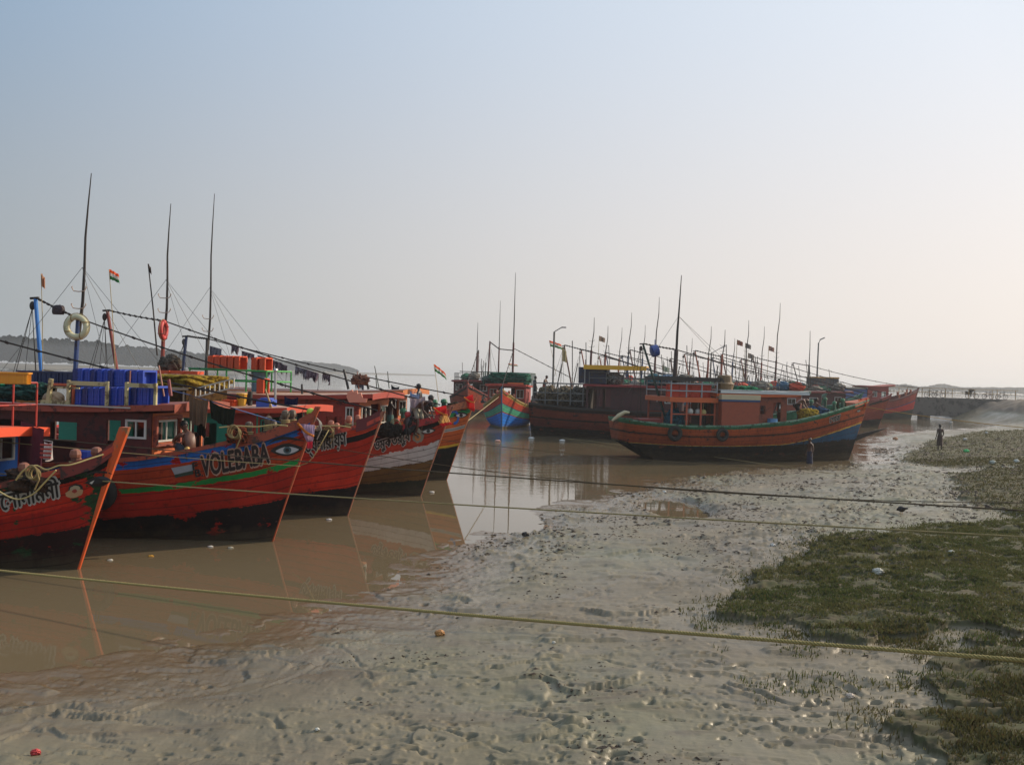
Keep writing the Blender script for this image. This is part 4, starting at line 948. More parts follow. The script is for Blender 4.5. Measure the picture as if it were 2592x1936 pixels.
B8 = Boat('fishing_boat', 2150, 1158, 12, 'orange fishing boat aground on the mud at the right, green rail and blue forefoot', G, L=13.9, Bm=2.3, z0=.15, tf=.84, lift=1.75, bowlen=.5,
          sheer=([0, .1, .22, .41, .63, .76, .86, .94, 1.0], [1.98, 1.85, 1.74, 1.80, 2.12, 2.50, 2.86, 3.12, 3.33]))
B8.hull(['#14100e'] * 8, [.34, .60, .625, .73, .755, .93, .975], [.38, .385, .40, .66, .70, .90, .97],
        hull_mat('hull_orange_grounded', ['#100f0d', '#173f5c', '#a8842c', '#80381b', '#1c130f', '#863c1c', '#24583c', '#3c6a4c'], 8, ragged=.10, wear=(('#5a2a1a', .36), ('#2c241e', .34)), seed=8, grime=.85), bul=.5)
B8.gunwale(P_('pale_green_rail', '#56806a', c2='#27402f', c2amt=.45), w=.13, h=.08); B8.stem(P_('orange_grounded_stem', '#8a4424', c2='#2a4a66'), top=.1, w=.12, proud=.05); B8.breasthook(P_('orange_rail', '#b05a34'), ln=1.3, up=.12)
B8.bollards([-1.1, -1.8], P_('bollard_green', '#284c38'), P_('bollard_green_cap', '#2f6a4a'), hgt=.55, r=.09)
cabin(B8, -4.95, -9.05, 1.75, 1.7, 3.42, P_('cabin_rust_orange', '#7a3419', var=.3, c2='#5a2614'), P_('cabin_rust_orange', '#7a3419'), P_('roof_white_sheet', '#a9adab', var=.15, c2='#6c6c68'), P_('fascia_orange', '#b4521f', var=.2), rise=.10, front_box=.9, over=(.8, .1),
      side_open=((2.55, .75, 2.85, 1.2), (3.3, .15, 3.75, 1.4), (1.9, .7, 2.2, 1.2)), bay=False)
mb = MB(); mb.box((-7.9, -2.02, 2.45), (2.15, .5, 1.25)); add('side_locker', mb, P_('locker_orange', '#86391e', var=.2, c2='#7a3420', c2amt=.2), B8.root)
mb = MB(); mb.box((-7.9, -2.02, 3.15), (2.2, .54, .11)); add('blue_band', mb, P_('blue_band', '#1c3c66', var=.2), B8.root); mb = MB(); mb.box((-7.9, -2.02, 3.33), (2.24, .56, .26)); add('locker_lid', mb, P_('cream_lid', '#b0a284', var=.15), B8.root)
mb = MB(); mb.box((-6.35, -1.995, 3.60), (5.2, .03, .13)); mb.box((-6.35, -1.4, 3.70), (5.2, 1.1, .03)); add('white_roof_sheet', mb, P_('white_sheet', '#b4b8b8', var=.12), B8.root)
# open stern shelter with orange posts
for y in (-1.75, 1.75):
    mb = MB(); mb.bar((-11.65, y, 2.35), (-9.1, y, 2.35), .06)
    for x in (-11.6, -10.75, -9.95, -9.15): mb.bar((x, y, 1.2), (x, y, 3.0), .08)
    add('shelter_frame', mb, P_('post_orange', '#a4482a'), B8.root)
mb = MB(); mb.box((-10.4, 0, 3.12), (2.75, 3.8, .26)); add('shelter_roof', mb, P_('fascia_orange', '#b4521f'), B8.root)
mb = MB(); mb.box((-10.4, 0, 4.22), (2.9, 3.8, .22)); add('upper_shade', mb, P_('soot_canvas', '#241d1a', var=.4), B8.root)
roof_rail(B8, (-11.7, -9.1), (-1.85, 1.85), 3.25, .95, P_('rail_pale_grey', '#8c8e90'), 4, .035, rails=(.35, .75), name='shelter_rail')
mb = MB(); mb.box((-12.5, -.6, 1.75), (1.3, 1.0, .55)); add('engine_hatch', mb, P_('hatch_red', '#7a1c18'), B8.root)
(xj, zj), (xt, zt), (xb, _) = B8.loc(1712, 885, 0), B8.loc(1725, 697, 0), B8.loc(1700, 1050, 0)
mb = MB(); mb.tube([(xb, 0, 1.3), (xb + .1, 0, 3.5), (xj, 0, zj)], [.13, .14, .12], 8); m8 = add('mast', mb, P_('mast_brown_black', '#3a2622'), B8.root)
mb = MB(); mb.tube([(xj, 0, zj - .6), (xj + .03, 0, zj + 1), (xj + (xt - xj) * .5, 0, (zj + zt) / 2), (xt, 0, zt)], [.075, .07, .05, .02], 6); add('topmast', mb, DARKWOOD, m8)
(gx0, _), (gx1, gz1) = B8.loc(1700, 1050, 0), B8.loc(1628, 872, 0)
B8.gallows(gx0 - .1, gz1, gx1, P_('derrick_dark_green', '#1d3a34')); B8.stay([(gx1, 0, gz1 + .05), (xj, 0, zj), (.75, 0, 3.35)], r=.03, sag=.008)
B8.stay([(xj, 0, zj - 2.6), (gx1 + 1.1, 0, gz1 - 2.7)], r=.03, wraps=False, name='spreader')
mb = MB()
for dx, dy in ((-3.2, -1.4), (4.6, -1.2), (5.2, 1.4)): mb.tube([(xj + (xt - xj) * .45, 0, zj + (zt - zj) * .45), (xj + dx, dy, 3.4)], .010, 4)
add('shrouds', mb, P_('thin_wire', '#4a4a48'), m8)
hull_text(B8, 'েগারা', B8.hp(2098, 1071), B8.hp(2126, 1062), .34, bold=.03, edge=.075); painted_eye(B8, B8.hp(2173, 1040), .34, .1, brow=False)
mb = MB(); p, q, r_ = (.30, -.12, 1.05), (2.2, -.5, 1.95), (.2, -.1, .45)
mb.poly([(.45, -.05, 1.35), (2.3, -.1, 1.75), (.3, -.05, .95)]); mb.poly([(.45, .03, 1.35), (.3, .03, .95), (2.3, -.02, 1.75)]); mb.quad((.45, -.05, 1.35), (.45, .03, 1.35), (2.3, -.02, 1.75), (2.3, -.1, 1.75)); mb.quad((.3, -.05, .95), (2.3, -.1, 1.75), (2.3, -.02, 1.75), (.3, .03, .95))
add('anchor_plank', mb, DARKWOOD, B8.root)
B8.tyre(-11.55, .45, 'black tyre fender near the stern of the grounded orange boat', R=.42); B8.tyre(-8.95, .45, 'black tyre fender amidships on the grounded orange boat', R=.36)
B2.tyre(-3.55, .75, 'black tyre fender half hidden by the orange stem post at the left', R=.42)

B9 = Boat('fishing_boat', 2305, 1062, 8, 'red fishing boat against the concrete jetty, blue side panel and red wheelhouse', G, L=18, Bm=2.6, z0=0, bowlen=.45, rake=.22, sheer=(SH[0], [2.5, 2.2, 2.1, 2.3, 2.55, 2.8, 3.05, 3.4, 3.7, 3.95]))
B9.hull(['#14100e'] * 6, [.34, .36, .64, .68, .93], [.30, .32, .50, .54, .92],
        hull_mat('hull_far_red', ['#2a3028', '#2c3a34', '#9c2420', '#3a3450', '#7a2c24', '#5c2420'], 6, ragged=.05, wear=(('#5a2020', .3),), seed=10, grime=.4), bul=.5)
B9.gunwale(P_('far_rail', '#5c2420'), w=.15, h=.12); B9.stem(P_('far_rail', '#5c2420'), top=.3); B9.breasthook(P_('far_rail', '#5c2420'))
B9.bollards([-.4, -1.4, -2.6], P_('bollard_rust', '#9a4a2a'), P_('bollard_rust', '#9a4a2a'), hgt=.5, r=.12)
cabin(B9, -4.2, -7.1, 1.7, 2.0, 4.2, P_('cabin_far_red', '#8c2822'), P_('cabin_far_red', '#8c2822'), P_('cabin_far_roof', '#8a3020'), P_('cabin_far_roof', '#8a3020'), rise=.22, front_box=.9, over=(.9, .1), side_win=((.7, .9, 1.3, 1.6), (1.9, .9, 2.5, 1.6)), bay=False)
mb = MB(); mb.box((-9.5, -.0, 3.1), (4.6, 3.5, 1.5)); add('blue_deckhouse', mb, P_('blue_panel', '#2c4a80', var=.2), B9.root); mb = MB(); mb.box((-9.6, 0, 3.96), (4.9, 3.8, .2)); add('deckhouse_roof', mb, P_('pale_roof_edge', '#8c8478'), B9.root)
mb = MB(); mb.box((-12.5, 0, 4.1), (2.9, 3.2, 2.0)); add('net_bin', mb, P_('bin_dark', '#2c3038', c2='#5a3a24'), B9.root); mb = MB(); mb.box((-12.5, 0, 5.18), (3.0, 3.3, .18)); add('bin_cover', mb, P_('ochre_cover', '#a87a30'), B9.root)
mb = MB(); mb.tube([(-14.4, 0, 1.8), (-14.4, 0, 6.8)], .12, 6); m9 = add('mast', mb, DARKWOOD, B9.root); mb = MB(); mb.tube([(-14.4, 0, 6.4), (-14.35, 0, 9), (-14.4, 0, 11.2)], [.07, .05, .03], 5); add('topmast', mb, DARKWOOD, m9)
B9.gallows(-15.0, 6.9, -16.6, DARKWOOD); B9.stay([(-16.6, 0, 7.0), (-14.4, 0, 6.7), (1.1, 0, 4.2)], r=.04, sag=.02); B9.stay([(-15.9, 0, 5.2), (-14.4, 0, 5.2)], r=.03, wraps=False, name='spreader')

# ---------------------------------------------------------------- the raft of boats further back: three kinds, copied
def far_boat(hc, cab, roof, fas, seed):
    b = Boat('fishing_boat', 1700, 1100, 0, 'x', G, L=15, Bm=2.4, tf=.85, sheer=(SH[0], [2.1, 1.9, 1.8, 1.95, 2.15, 2.35, 2.55, 2.85, 3.1, 3.3]))
    b.hull(hc, [.3, .6, .88], [.28, .58, .88], hull_mat('hull_far_%d' % seed, hc, 4, ragged=.08, wear=(('#241a18', .3),), seed=seed, grime=.5), bul=.5)
    b.gunwale(P_('far_rail_%d' % seed, fas)); b.stem(P_('far_rail_%d' % seed, fas)); b.breasthook(P_('far_rail_%d' % seed, fas))
    cabin(b, -3.6, -10.5, 1.8, 1.7, 3.45, P_('far_cabin_%d' % seed, cab), P_('far_cabin_%d' % seed, cab), P_('far_roof_%d' % seed, roof), P_('far_fascia_%d' % seed, fas), rise=.12, front_box=.9, bay=False, side_open=((.4, .1, 1.1, 1.5), (3.0, .7, 4.0, 1.3)), side_win=((5.8, .8, 6.5, 1.35),))
    roof_rail(b, (-10, -5.4), (-1.9, 1.9), 3.55, .8, P_('rail_grey', '#5a5a58'), 5, .03)
    b.mast(-10.6, 12.2, .3, P_('far_mast_%d' % seed, cab), z1=6.6, r=.12); b.gallows(-11.6, 6.9, -12.8, P_('far_mast_%d' % seed, cab)); b.stay([(-12.8, 0, 7), (-10.5, 0, 6.5), (1, 0, 3.5)], r=.035, sag=.012)
    R3 = random.Random(seed)
    for k in range(5):
        mb = MB(); x = -9.6 + 1.35 * k; mb.ball((x, R3.uniform(-.8, .3), 3.55 + .3), (R3.uniform(.5, .8), R3.uniform(.6, .9), R3.uniform(.3, .55)), 14, 10, .16, R3); add('roof_cargo', mb, mat('cargo_%d_%d' % (seed, k), R3.choice(['#b03a1c', '#24506c', '#6c6458', '#2c6a4c', '#a8842c', '#8a8478', '#1c2c5c', '#c0481c']), rough=.9, var=.5, scale=7, bump=.8), b.root)
    for k in range(3):
        mb = MB(); x = -15 + .9 * k; mb.ball((x, R3.uniform(-.5, .5), 2.2), (.6, 1.3, R3.uniform(.4, .8)), 14, 9, .16, R3); add('deck_cargo', mb, mat('dcargo_%d_%d' % (seed, k), R3.choice(['#3c6a78', '#5c5448', '#2c4a3c']), rough=.9, var=.5, scale=7, bump=.8), b.root)
    for k in range(4): mb = MB(); x = R3.uniform(-13, -3); y = R3.uniform(-1.6, 1.6); mb.tube([(x, y, 3.2), (x + R3.uniform(-.5, .5), y, R3.uniform(5, 6.6))], .03, 5); add('spare_pole', mb, DARKWOOD, b.root)
    mb = MB(); mb.tube([(-12.2, 1.2, 1.6), (-12.5, 1.2, 7.4)], .04, 5); mb.tube([(-7, -1.2, 3.5), (-7.1, -1.3, 5.2)], .03, 5); mb.tube([(-13.8, .8, 1.8), (-13.2, .8, 5.4)], .05, 5); add('spare_pole', mb, DARKWOOD, b.root)
    return b
PR = [far_boat(['#141110', '#6e281c', '#7e3420', '#2a1c18'], '#4c1a18', '#5a201c', '#7a2820', 21), far_boat(['#12121a', '#23406a', '#8a3c24', '#3a2a20'], '#1f3a5c', '#6a6a66', '#9a4424', 22), far_boat(['#141110', '#8a3a20', '#255a44', '#3a2a20'], '#8a3a20', '#7a7468', '#2a5a48', 23)]
spots = [ # mast px, depth, heading, kind, label
    (1490, 80, -14, 0, 'maroon boat moored alongside the long dark boat, twin masts left of the yellow tarpaulin'),
    (1526, 92, -8, 2, 'orange boat with a green fascia, behind the yellow tarpaulin roof'),
    (1583, 100, -16, 1, 'blue and rust boat between the yellow tarpaulin and the derrick of the grounded boat'),
    (1652, 88, -6, 0, 'maroon boat directly behind the grounded boat\'s dark mast'),
    (1786, 96, -10, 2, 'green trimmed boat whose mast rises just right of the tall dark mast'),
    (1850, 108, -5, 1, 'blue decked boat behind the grounded boat\'s white roof, third mast from the right'),
    (1884, 92, -12, 0, 'maroon boat with a scarlet roof load behind the grounded boat\'s bow'),
    (1922, 112, -8, 2, 'rust boat moored closest to the left end of the red jetty boat'),
    (1560, 116, -10, 2, 'rust and green boat far back, its mast between the two left mast groups'),
    (1620, 110, -15, 1, 'blue boat far back, mast left of the tall dark mast'),
    (1740, 118, -4, 0, 'maroon boat far back, mast right of the tall dark mast'),
    (1820, 84, -18, 2, 'orange boat just behind the grounded boat, mast above its baskets'),
    (1958, 100, -10, 0, 'maroon boat whose mast is last before the red jetty boat\'s derrick'),
    (1205, 104, -92, 0, 'dark red boat half hidden left of the blue and green boat')]
for i, (px, Y, ang, k, lab) in enumerate(spots):
    src = PR[k]; use_src = not any(s_[3] == k for s_ in spots[:i]); r_ = src.root if use_src else copy_tree(src.root)
    p = aty(px, 985, Y); a = math.radians(ang); r_.location = (p.x + 10.6 * math.cos(a), p.y + 10.6 * math.sin(a), 0); r_.rotation_euler = (0, 0, a); r_['label'] = lab; R4 = random.Random(i + 3)
    for ch in r_.children:
        if ch.name.startswith('mast'):
            for g in ch.children:
                if g.name.startswith('topmast'): g.scale = (1, 1, R4.uniform(.68, 1.05))
            ch.rotation_euler = (R4.uniform(-.03, .03), R4.uniform(-.012, .02), 0)
        elif ch.name.startswith('spare_pole'): ch.rotation_euler = (0, R4.uniform(-.03, .03), 0); ch.scale = (1, 1, R4.uniform(.8, 1.15))
        elif ch.name.startswith('roof_cargo'): ch.scale = (R4.uniform(.9, 1.08), R4.uniform(.7, 1.2), R4.uniform(.95, 1.06))

# ---------------------------------------------------------------- concrete jetty, its lamps and bicycles
JY, JZ, JX0, JX1 = 130.0, 2.95, 24.0, 69.5
jt = empty('concrete_jetty', ((JX0 + JX1) / 2, JY, 0), 0, 'long grey concrete jetty with a pipe railing behind the boats', 'jetty'); jx = (JX0 + JX1) / 2
CONC = P_('stained_concrete', '#5c5650', rough=.85, var=.35, scale=1.2, c2='#37332f', c2amt=.4, bump=.3)
mb = MB(); mb.box((0, 2.5, JZ - .15), (JX1 - JX0, 5.4, .3)); add('deck_slab', mb, CONC, jt)
mb = MB(); mb.box((0, 0, JZ - 1.4), (JX1 - JX0 - .4, .35, 2.2)); add('side_wall', mb, CONC, jt)
for k in range(10):
    x = JX0 + 1.5 + k * 4.5 - jx; mb = MB(); mb.box((x, 1.0, .2), (1.0, 1.8, 2.2)); add('pier', mb, CONC, jt)
RAILM = P_('rust_yellow_pipe', '#8c7040', var=.3)
for yy in (.1, 5.0):
    mb = MB()
    for h in (1.28, .72): mb.tube([(JX0 - jx, yy, JZ + h), (JX1 - jx, yy, JZ + h)], .035, 5)
    rl = add('railing', mb, RAILM, jt)
    for k in range(15):
        mb = MB(); x = JX0 - jx + .3 + k * 3.2; mb.tube([(x, yy, JZ), (x, yy, JZ + 1.3)], .05, 5); add('railing_post', mb, RAILM, rl)
for px, top, arm, lab in ((1801, 893, 1, 'short lamp post on the jetty right of the tall dark mast'), (2072, 868, 0, 'tall lamp post just left of the red jetty boat\'s mast')):
    p = aty(px, top, JY + 2.4); t = empty('lamp_post', (p.x, JY + 2.4, JZ), 0, lab, 'lamp post', 'lamp posts on the jetty'); h = p.z - JZ
    mb = MB(); mb.tube([(-.1, 0, 0), (0, 0, h)], [.13, .09], 8); add('pole', mb, DARKWOOD if 0 else P_('lamp_pole_grey', '#4c4a48'), t)
    mb = MB(); e = (1.35, 0, h + .75) if arm else (.25, 0, h + .5); mb.tube([(0, 0, h - .05), e], .05, 6); a_ = add('arm', mb, P_('lamp_pole_grey', '#4c4a48'), t)
    mb = MB(); mb.box((e[0] + .25, 0, e[2] + .1), (.7, .25, .14), Matrix.Rotation(-.45, 3, 'Y')); add('lamp_head', mb, P_('lamp_head_grey', '#6a6866'), a_)
def bicycle(x, y, z, rz, label, tint, cart=False):
    t = empty('bicycle', (x, y, z), rz, label, 'bicycle', 'cycles standing on the jetty'); M = P_('cycle_' + tint, tint)
    mb = MB(); A, Bq, C_, D_ = (-.52, 0, .35), (-.1, 0, .30), (-.2, 0, .85), (.38, 0, .82)
    for a, b in ((A, Bq), (A, C_), (Bq, C_), (Bq, D_), (C_, D_), (D_, (.55, 0, .35)), (D_, (.36, 0, 1.0)), ((.36, -.28, 1.02), (.36, .28, 1.02))): mb.tube([a, b], .03, 5)
    add('frame', mb, M, t)
    for wx in (-.52, .55): mb = MB(); mb.torus((wx, 0, .35), .33, .035, 'y', 18, 5); w_ = add('wheel', mb, BLACKRUB, t); mb = MB(); [mb.tube([(wx, 0, .35), (wx + .32 * math.cos(q), 0, .35 + .32 * math.sin(q))], .008, 3) for q in [k * math.pi / 4 for k in range(8)]]; add('spokes', mb, STEEL, w_)
    mb = MB(); mb.box((-.22, 0, .93), (.28, .16, .07)); add('saddle', mb, BLACKRUB, t)
    if cart: mb = MB(); mb.box((-.45, 0, .75), (.7, .5, .45)); mb.ball((-.1, 0, 1.15), (.4, .3, .2), 10, 6, .2); add('load', mb, DARKWOOD, t)
for px, lab, tint, cart in ((2355, 'bicycle on the jetty nearest the red boat\'s bow', '#3a3430', 0), (2375, 'second bicycle on the jetty, just right of the first', '#4a3028', 0), (2460, 'loaded cycle on the jetty with a dark bundle', '#3c1c18', 1), (2500, 'bicycle just right of the loaded cycle', '#4c2420', 0), (2535, 'bicycle closest to the land end of the jetty', '#3a3430', 0)):
    p = aty(px, 1000, JY + .6); bicycle(p.x, JY + .6, JZ, random.uniform(-.2, .2), lab, tint, cart)
for px, lab in ((1160 + 1155 + 0, 'small flag'),): pass
# ---------------------------------------------------------------- loose gear: crates, nets, buoys, flags, cloths, ropes
def place(o, B, x, y, z, rz=0): o.location = B.w(x, y, z); o.rotation_euler = (0, 0, B.root.rotation_euler.z + rz); return o
def crate_mesh(name, m, lx=.6, ly=.4, lz=.3, upright=False):
    """ribbed plastic fish crate; upright stands it on its end"""
    mb = MB(); t = .02
    mb.box((0, 0, t / 2), (lx, ly, t))
    for s_ in (-1, 1):
        mb.box((0, s_ * (ly / 2 - t / 2), lz / 2), (lx, t, lz)); mb.box((s_ * (lx / 2 - t / 2), 0, lz / 2), (t, ly - 2 * t, lz))
        mb.box((0, s_ * (ly / 2 + .012), lz - .02), (lx + .05, .045, .035)); mb.box((s_ * (lx / 2 + .012), 0, lz - .02), (.045, ly, .035))
        for k in range(4): mb.box((-lx / 2 + lx * (k + .5) / 4, s_ * (ly / 2 + .008), lz * .45), (.022, .022, lz * .8))
        for k in range(3): mb.box((s_ * (lx / 2 + .008), -ly / 2 + ly * (k + .5) / 3, lz * .45), (.022, .022, lz * .8))
        mb.box((0, s_ * (ly / 2 + .004), lz * .5), (lx * .98, .012, .025))
    if upright:
        R = Matrix.Rotation(math.radians(90), 4, 'Y'); mb.xf(Matrix.Translation((-lz / 2, 0, lx / 2)) @ R)
    me = add(name, mb, m); return me
def plast(nm, c): return P_('plastic_' + nm, c, rough=.4, var=.18, scale=3, bump=.05, c2='#2a2a30', c2amt=.12)
def crates(B, m, items, group, size=(.6, .4, .3), upright=False, name='plastic_crate'):
    """items: (x,y,z,rz,label)"""
    src = None
    for (x, y, z, rz, lab) in items:
        if src is None: o = src = crate_mesh(name, m, *size, upright=upright)
        else: o = src.copy(); col.objects.link(o)
        tag(place(o, B, x, y, z, rz), lab, 'crate', group)
ORD = ['first', 'second', 'third', 'fourth', 'fifth', 'sixth', 'seventh', 'eighth', 'ninth', 'tenth', 'eleventh', 'twelfth', 'thirteenth', 'fourteenth', 'fifteenth', 'sixteenth']
# blue crates standing on the roof of the lettered boat
rz_ = B2.roofz; it = []; n = 13
xa, xb = B2.loc(398, 1015, -1.3)[0], B2.loc(212, 1015, -1.3)[0]
for i in range(n):
    x = xb + (xa - xb) * i / (n - 1); it.append((x, -1.25 + random.uniform(-.02, .02), rz_(x) - .04, random.uniform(-.04, .04), 'blue fish crate standing in the lower roof row, %s from the left' % ORD[i]))
BLUES = [plast('blue', '#1c3fa0'), plast('deep_blue', '#16296e')]
crates(B2, BLUES[0], [t for i, t in enumerate(it) if i % 4 != 1], 'blue crates in rows on the roof of the lettered boat', (.42, .5, .19), True)
crates(B2, BLUES[1], [t for i, t in enumerate(it) if i % 4 == 1], 'blue crates in rows on the roof of the lettered boat', (.42, .5, .19), True)
mb = MB(); x0_, x1_ = -7.4, -3.35
for x in (x0_, (x0_ + x1_) / 2, x1_):
    for y in (-.75, 1.0): mb.box((x, y, rz_(x) + .18), (.08, .08, .42))
mb.box(((x0_ + x1_) / 2, .12, rz_(-6) + .42), (x1_ - x0_ + .2, 2.0, .06)); add('roof_rack', mb, DARKWOOD, B2.root); zr = rz_(-6) + .45
it = []; n = 12; xa, xb = B2.loc(370, 960, -.55)[0], B2.loc(205, 960, -.55)[0]
for i in range(n):
    x = xb + (xa - xb) * i / (n - 1); it.append((x, -.5 + random.uniform(-.03, .03), zr, random.uniform(-.05, .05), 'blue fish crate standing in the upper roof row, %s from the left' % ORD[i]))
crates(B2, BLUES[0], [t for i, t in enumerate(it) if i % 3], 'blue crates in rows on the roof of the lettered boat', (.42, .5, .19), True)
crates(B2, BLUES[1], [t for i, t in enumerate(it) if not i % 3], 'blue crates in rows on the roof of the lettered boat', (.42, .5, .19), True)
it = [(xb - .55 - .66 * i, -.1, zr + .0, 0, 'navy crate lying left of the upright blue crates on the roof, %s from the left' % ORD[2 - i]) for i in range(3)]
crates(B2, plast('navy', '#101c4c'), it, 'navy crates on the roof of the lettered boat', (.62, .42, .34))
# cream plank rails and the trestle on the same roof
mb = MB(); z = rz_(-5)
for a, b in (((-4.75, -1.62), (-3.65, -1.62)), ((-3.1, -1.62), (-2.3, -1.62))):
    mb.box(((a[0] + b[0]) / 2, -1.62, z + .52), (b[0] - a[0], .05, .10))
    for e in (a, b): mb.box((e[0], -1.62, z + .28), (.07, .06, .62))
mb.box((-5.3, -1.62, z + .30), (.10, .07, .62), Matrix.Rotation(.12, 3, 'Y')); mb.box((-5.15, -1.6, z + .03), (.8, .08, .10)); mb.box((-4.9, -1.6, z + .40), (.9, .03, .04))
add('plank_rail', mb, P_('cream_plank', '#b0a578', c2='#6a5c3c'), B2.root)
# orange crates and the green frame on the fourth boat
GF = P_('bright_green_pipe', '#2f8a3c', var=.2)
def frame(B, xs, ys, z, h, m, name, r=.035, mid=True):
    mb = MB()
    for x in xs:
        for y in ys: mb.tube([(x, y, z), (x, y, z + h)], r, 6)
    for q in ((1, .5) if mid else (1,)):
        for y in ys: mb.tube([(xs[0], y, z + h * q), (xs[-1], y, z + h * q)], r, 6)
        for x in (xs[0], xs[-1]): mb.tube([(x, ys[0], z + h * q), (x, ys[1], z + h * q)], r, 6)
    return add(name, mb, m, B.root)
zf_ = 3.42; frame(B4, (-8.7, -7.2, -6.4, -5.6), (-.9, .9), zf_, .76, GF, 'pipe_frame')
mb = MB(); mb.box((-7.95, 0, zf_ + .79), (1.6, 1.9, .05)); add('frame_shelf', mb, GREEN, B4.root); mb = MB(); mb.lathe((-6.35, 0, zf_ - .02), [(.30, 0), (.32, .3), (.28, .62), (.34, .66), (.34, .74), (.2, .80)], 14); add('water_tank', mb, P_('tank_blue_grey', '#5c7484'), B4.root)
x0_, x1_ = B4.loc(549, 934, .2)[0], B4.loc(626, 934, .2)[0]; ORC = plast('orange', '#c8461a')
it = [(x0_ + .14 + .27 * i, -.2, zf_ + .81, 0, 'orange fish crate on top of the green pipe frame, %s from the left' % ORD[i]) for i in range(5)]
it += [(x0_ + .14 + 1.55 + .34 * i, .2, zf_ + .79 - .0, 0, 'orange crate at the right end of the frame, %s of two' % ORD[i]) for i in range(2)]
crates(B4, ORC, it, 'orange crates on the green pipe frame', (.44, .5, .24), True)
mb = MB(); mb.box((-6.3, .2, zf_ + .76), (1.0, 1.2, .05)); add('frame_shelf', mb, GREEN, B4.root)
x_, z_ = B4.loc(665, 985, -1.0); crates(B4, ORC, [(x_, -1.0, B4.roofz(x_) - .04, 0, 'tall orange crate standing on end beside the blue grey tank')], None, (.52, .35, .30), True)
x_, z_ = B3.loc(587, 1000, -.9); crates(B3, ORC, [(x_, -.9, B3.roofz(x_) - .04, 0, 'low orange crate beside the yellow tub on the teal boat\'s roof')], None, (.36, .34, .22))
x_, z_ = B3.loc(612, 1000, -.8); mb = MB(); mb.lathe((0, 0, 0), [(.12, 0), (.15, .36), (.17, .38), (.15, .41)], 12); o = tag(place(add('tub', mb, plast('yellow', '#c08c1e')), B3, x_, -.8, B3.roofz(x_) - .04), 'yellow plastic tub on the teal boat\'s roof', 'tub')
x_, z_ = B3.loc(675, 1004, -1.1); mb = MB(); mb.box((0, 0, .11), (.5, .3, .22)); mb.box((.02, 0, .23), (.3, .25, .08)); tag(place(add('folded_sheet', mb, plast('sheet_blue', '#3c56a8')), B3, x_, -1.1, B3.roofz(x_) - .03), 'blue and white bundle on the front of the teal boat\'s roof', 'bundle')
mb = MB(); x_, z_ = B3.loc(633, 1010, -.6); mb.tube([(x_, -.6, B3.roofz(x_)), (x_, -.6, B3.roofz(x_) + .42)], .07, 8); add('exhaust_stack', mb, P_('soot_black', '#0f0e0e'), B3.root)
mb = MB(); x_, z_ = B3.loc(697, 1010, -.6); mb.tube([(x_, -.6, B3.roofz(x_)), (x_ - .02, -.6, B3.roofz(x_) + 1.0)], .035, 8); mb.ball((x_ - .02, -.6, B3.roofz(x_) + 1.04), .06); add('light_post', mb, P_('silver_pipe', '#b0b0ae', metal=.6, rough=.3), B3.root)
# white ladder along the teal boat's roof
mb = MB(); (xa, za), (xb, zb) = B3.loc(495, 997, -1.3), B3.loc(592, 972, -1.3)
for dz in (0, .26): mb.bar((xa, -1.3, za - .1 + dz), (xb, -1.3, zb - .1 + dz), .035)
for i in range(9): u = i / 8; x = xa + (xb - xa) * u; z = za + (zb - za) * u - .1; mb.bar((x, -1.3, z), (x, -1.3, z + .26), .03)
add('ladder_rail', mb, P_('chalk_paint', '#b8b2a4'), B3.root)
# net heaps
def heap(name, size, m, label, cat, B=None, at=(0, 0, 0), seed=1, boxy=0.0, rz=0, amp=.12, group=None):
    bm = bmesh.new(); bmesh.ops.create_icosphere(bm, subdivisions=5, radius=1); V = np.array([v.co[:] for v in bm.verts]); n = np.abs(V).max(1)
    V = V / (np.linalg.norm(V, axis=1) ** (1 - boxy) * n ** boxy)[:, None] if boxy else V
    d = fbm(V[:, 0] * 2 + seed * 7, V[:, 1] * 2 + V[:, 2] * 1.7 + seed, 1.2, 3) * amp * 3 + fbm(V[:, 0] * 8 + V[:, 2] * 5, V[:, 1] * 8 + seed, 1.6, 3) * amp
    V = V * (1 + d)[:, None] * np.array(size) / 2; V[:, 2] = np.maximum(V[:, 2], -size[2] * .42) + size[2] * .42
    for v, c in zip(bm.verts, V): v.co = c
    me = bpy.data.meshes.new(name); bm.to_mesh(me); bm.free(); me.materials.append(m); me.polygons.foreach_set('use_smooth', [True] * len(me.polygons))
    o = bpy.data.objects.new(name, me); col.objects.link(o)
    if B: place(o, B, *at, rz=rz)
    return tag(o, label, cat, group)
def netm(nm, c, c2): return P_('netting_' + nm, c, rough=.9, var=.5, scale=9, bump=1.0, c2=c2, c2amt=.45, spec=.1)
NT = netm('teal', '#1e4a4c', '#123034'); NB = netm('blue', '#1f4a68', '#122c40'); NY = netm('yellow', '#8a7424', '#54400f'); NG = netm('green', '#2a7a54', '#164030')
x_, z_ = B3.loc(430, 985, -.5); zt_ = B3.roofz(x_) - .05
mb = MB(); mb.box((x_, -.1, zt_ + .30), (2.1, 2.2, .62)); add('net_box', mb, netm('brown_box', '#4a3412', '#2c1c0c'), B3.root)
heap('net_cover', (2.45, 2.6, .42), NY, 'thick yellow brown net spread over the box on the teal boat\'s roof', 'fishing net', B3, (x_, -.1, zt_ + .56), 3, boxy=.8, amp=.05)
mb = MB()
for k in range(3): mb.box((x_ - .3 + .5 * k, -.3, zt_ + 1.02), (.46, .34, .10))
o = add('crate_lids', mb, ORC, B3.root)
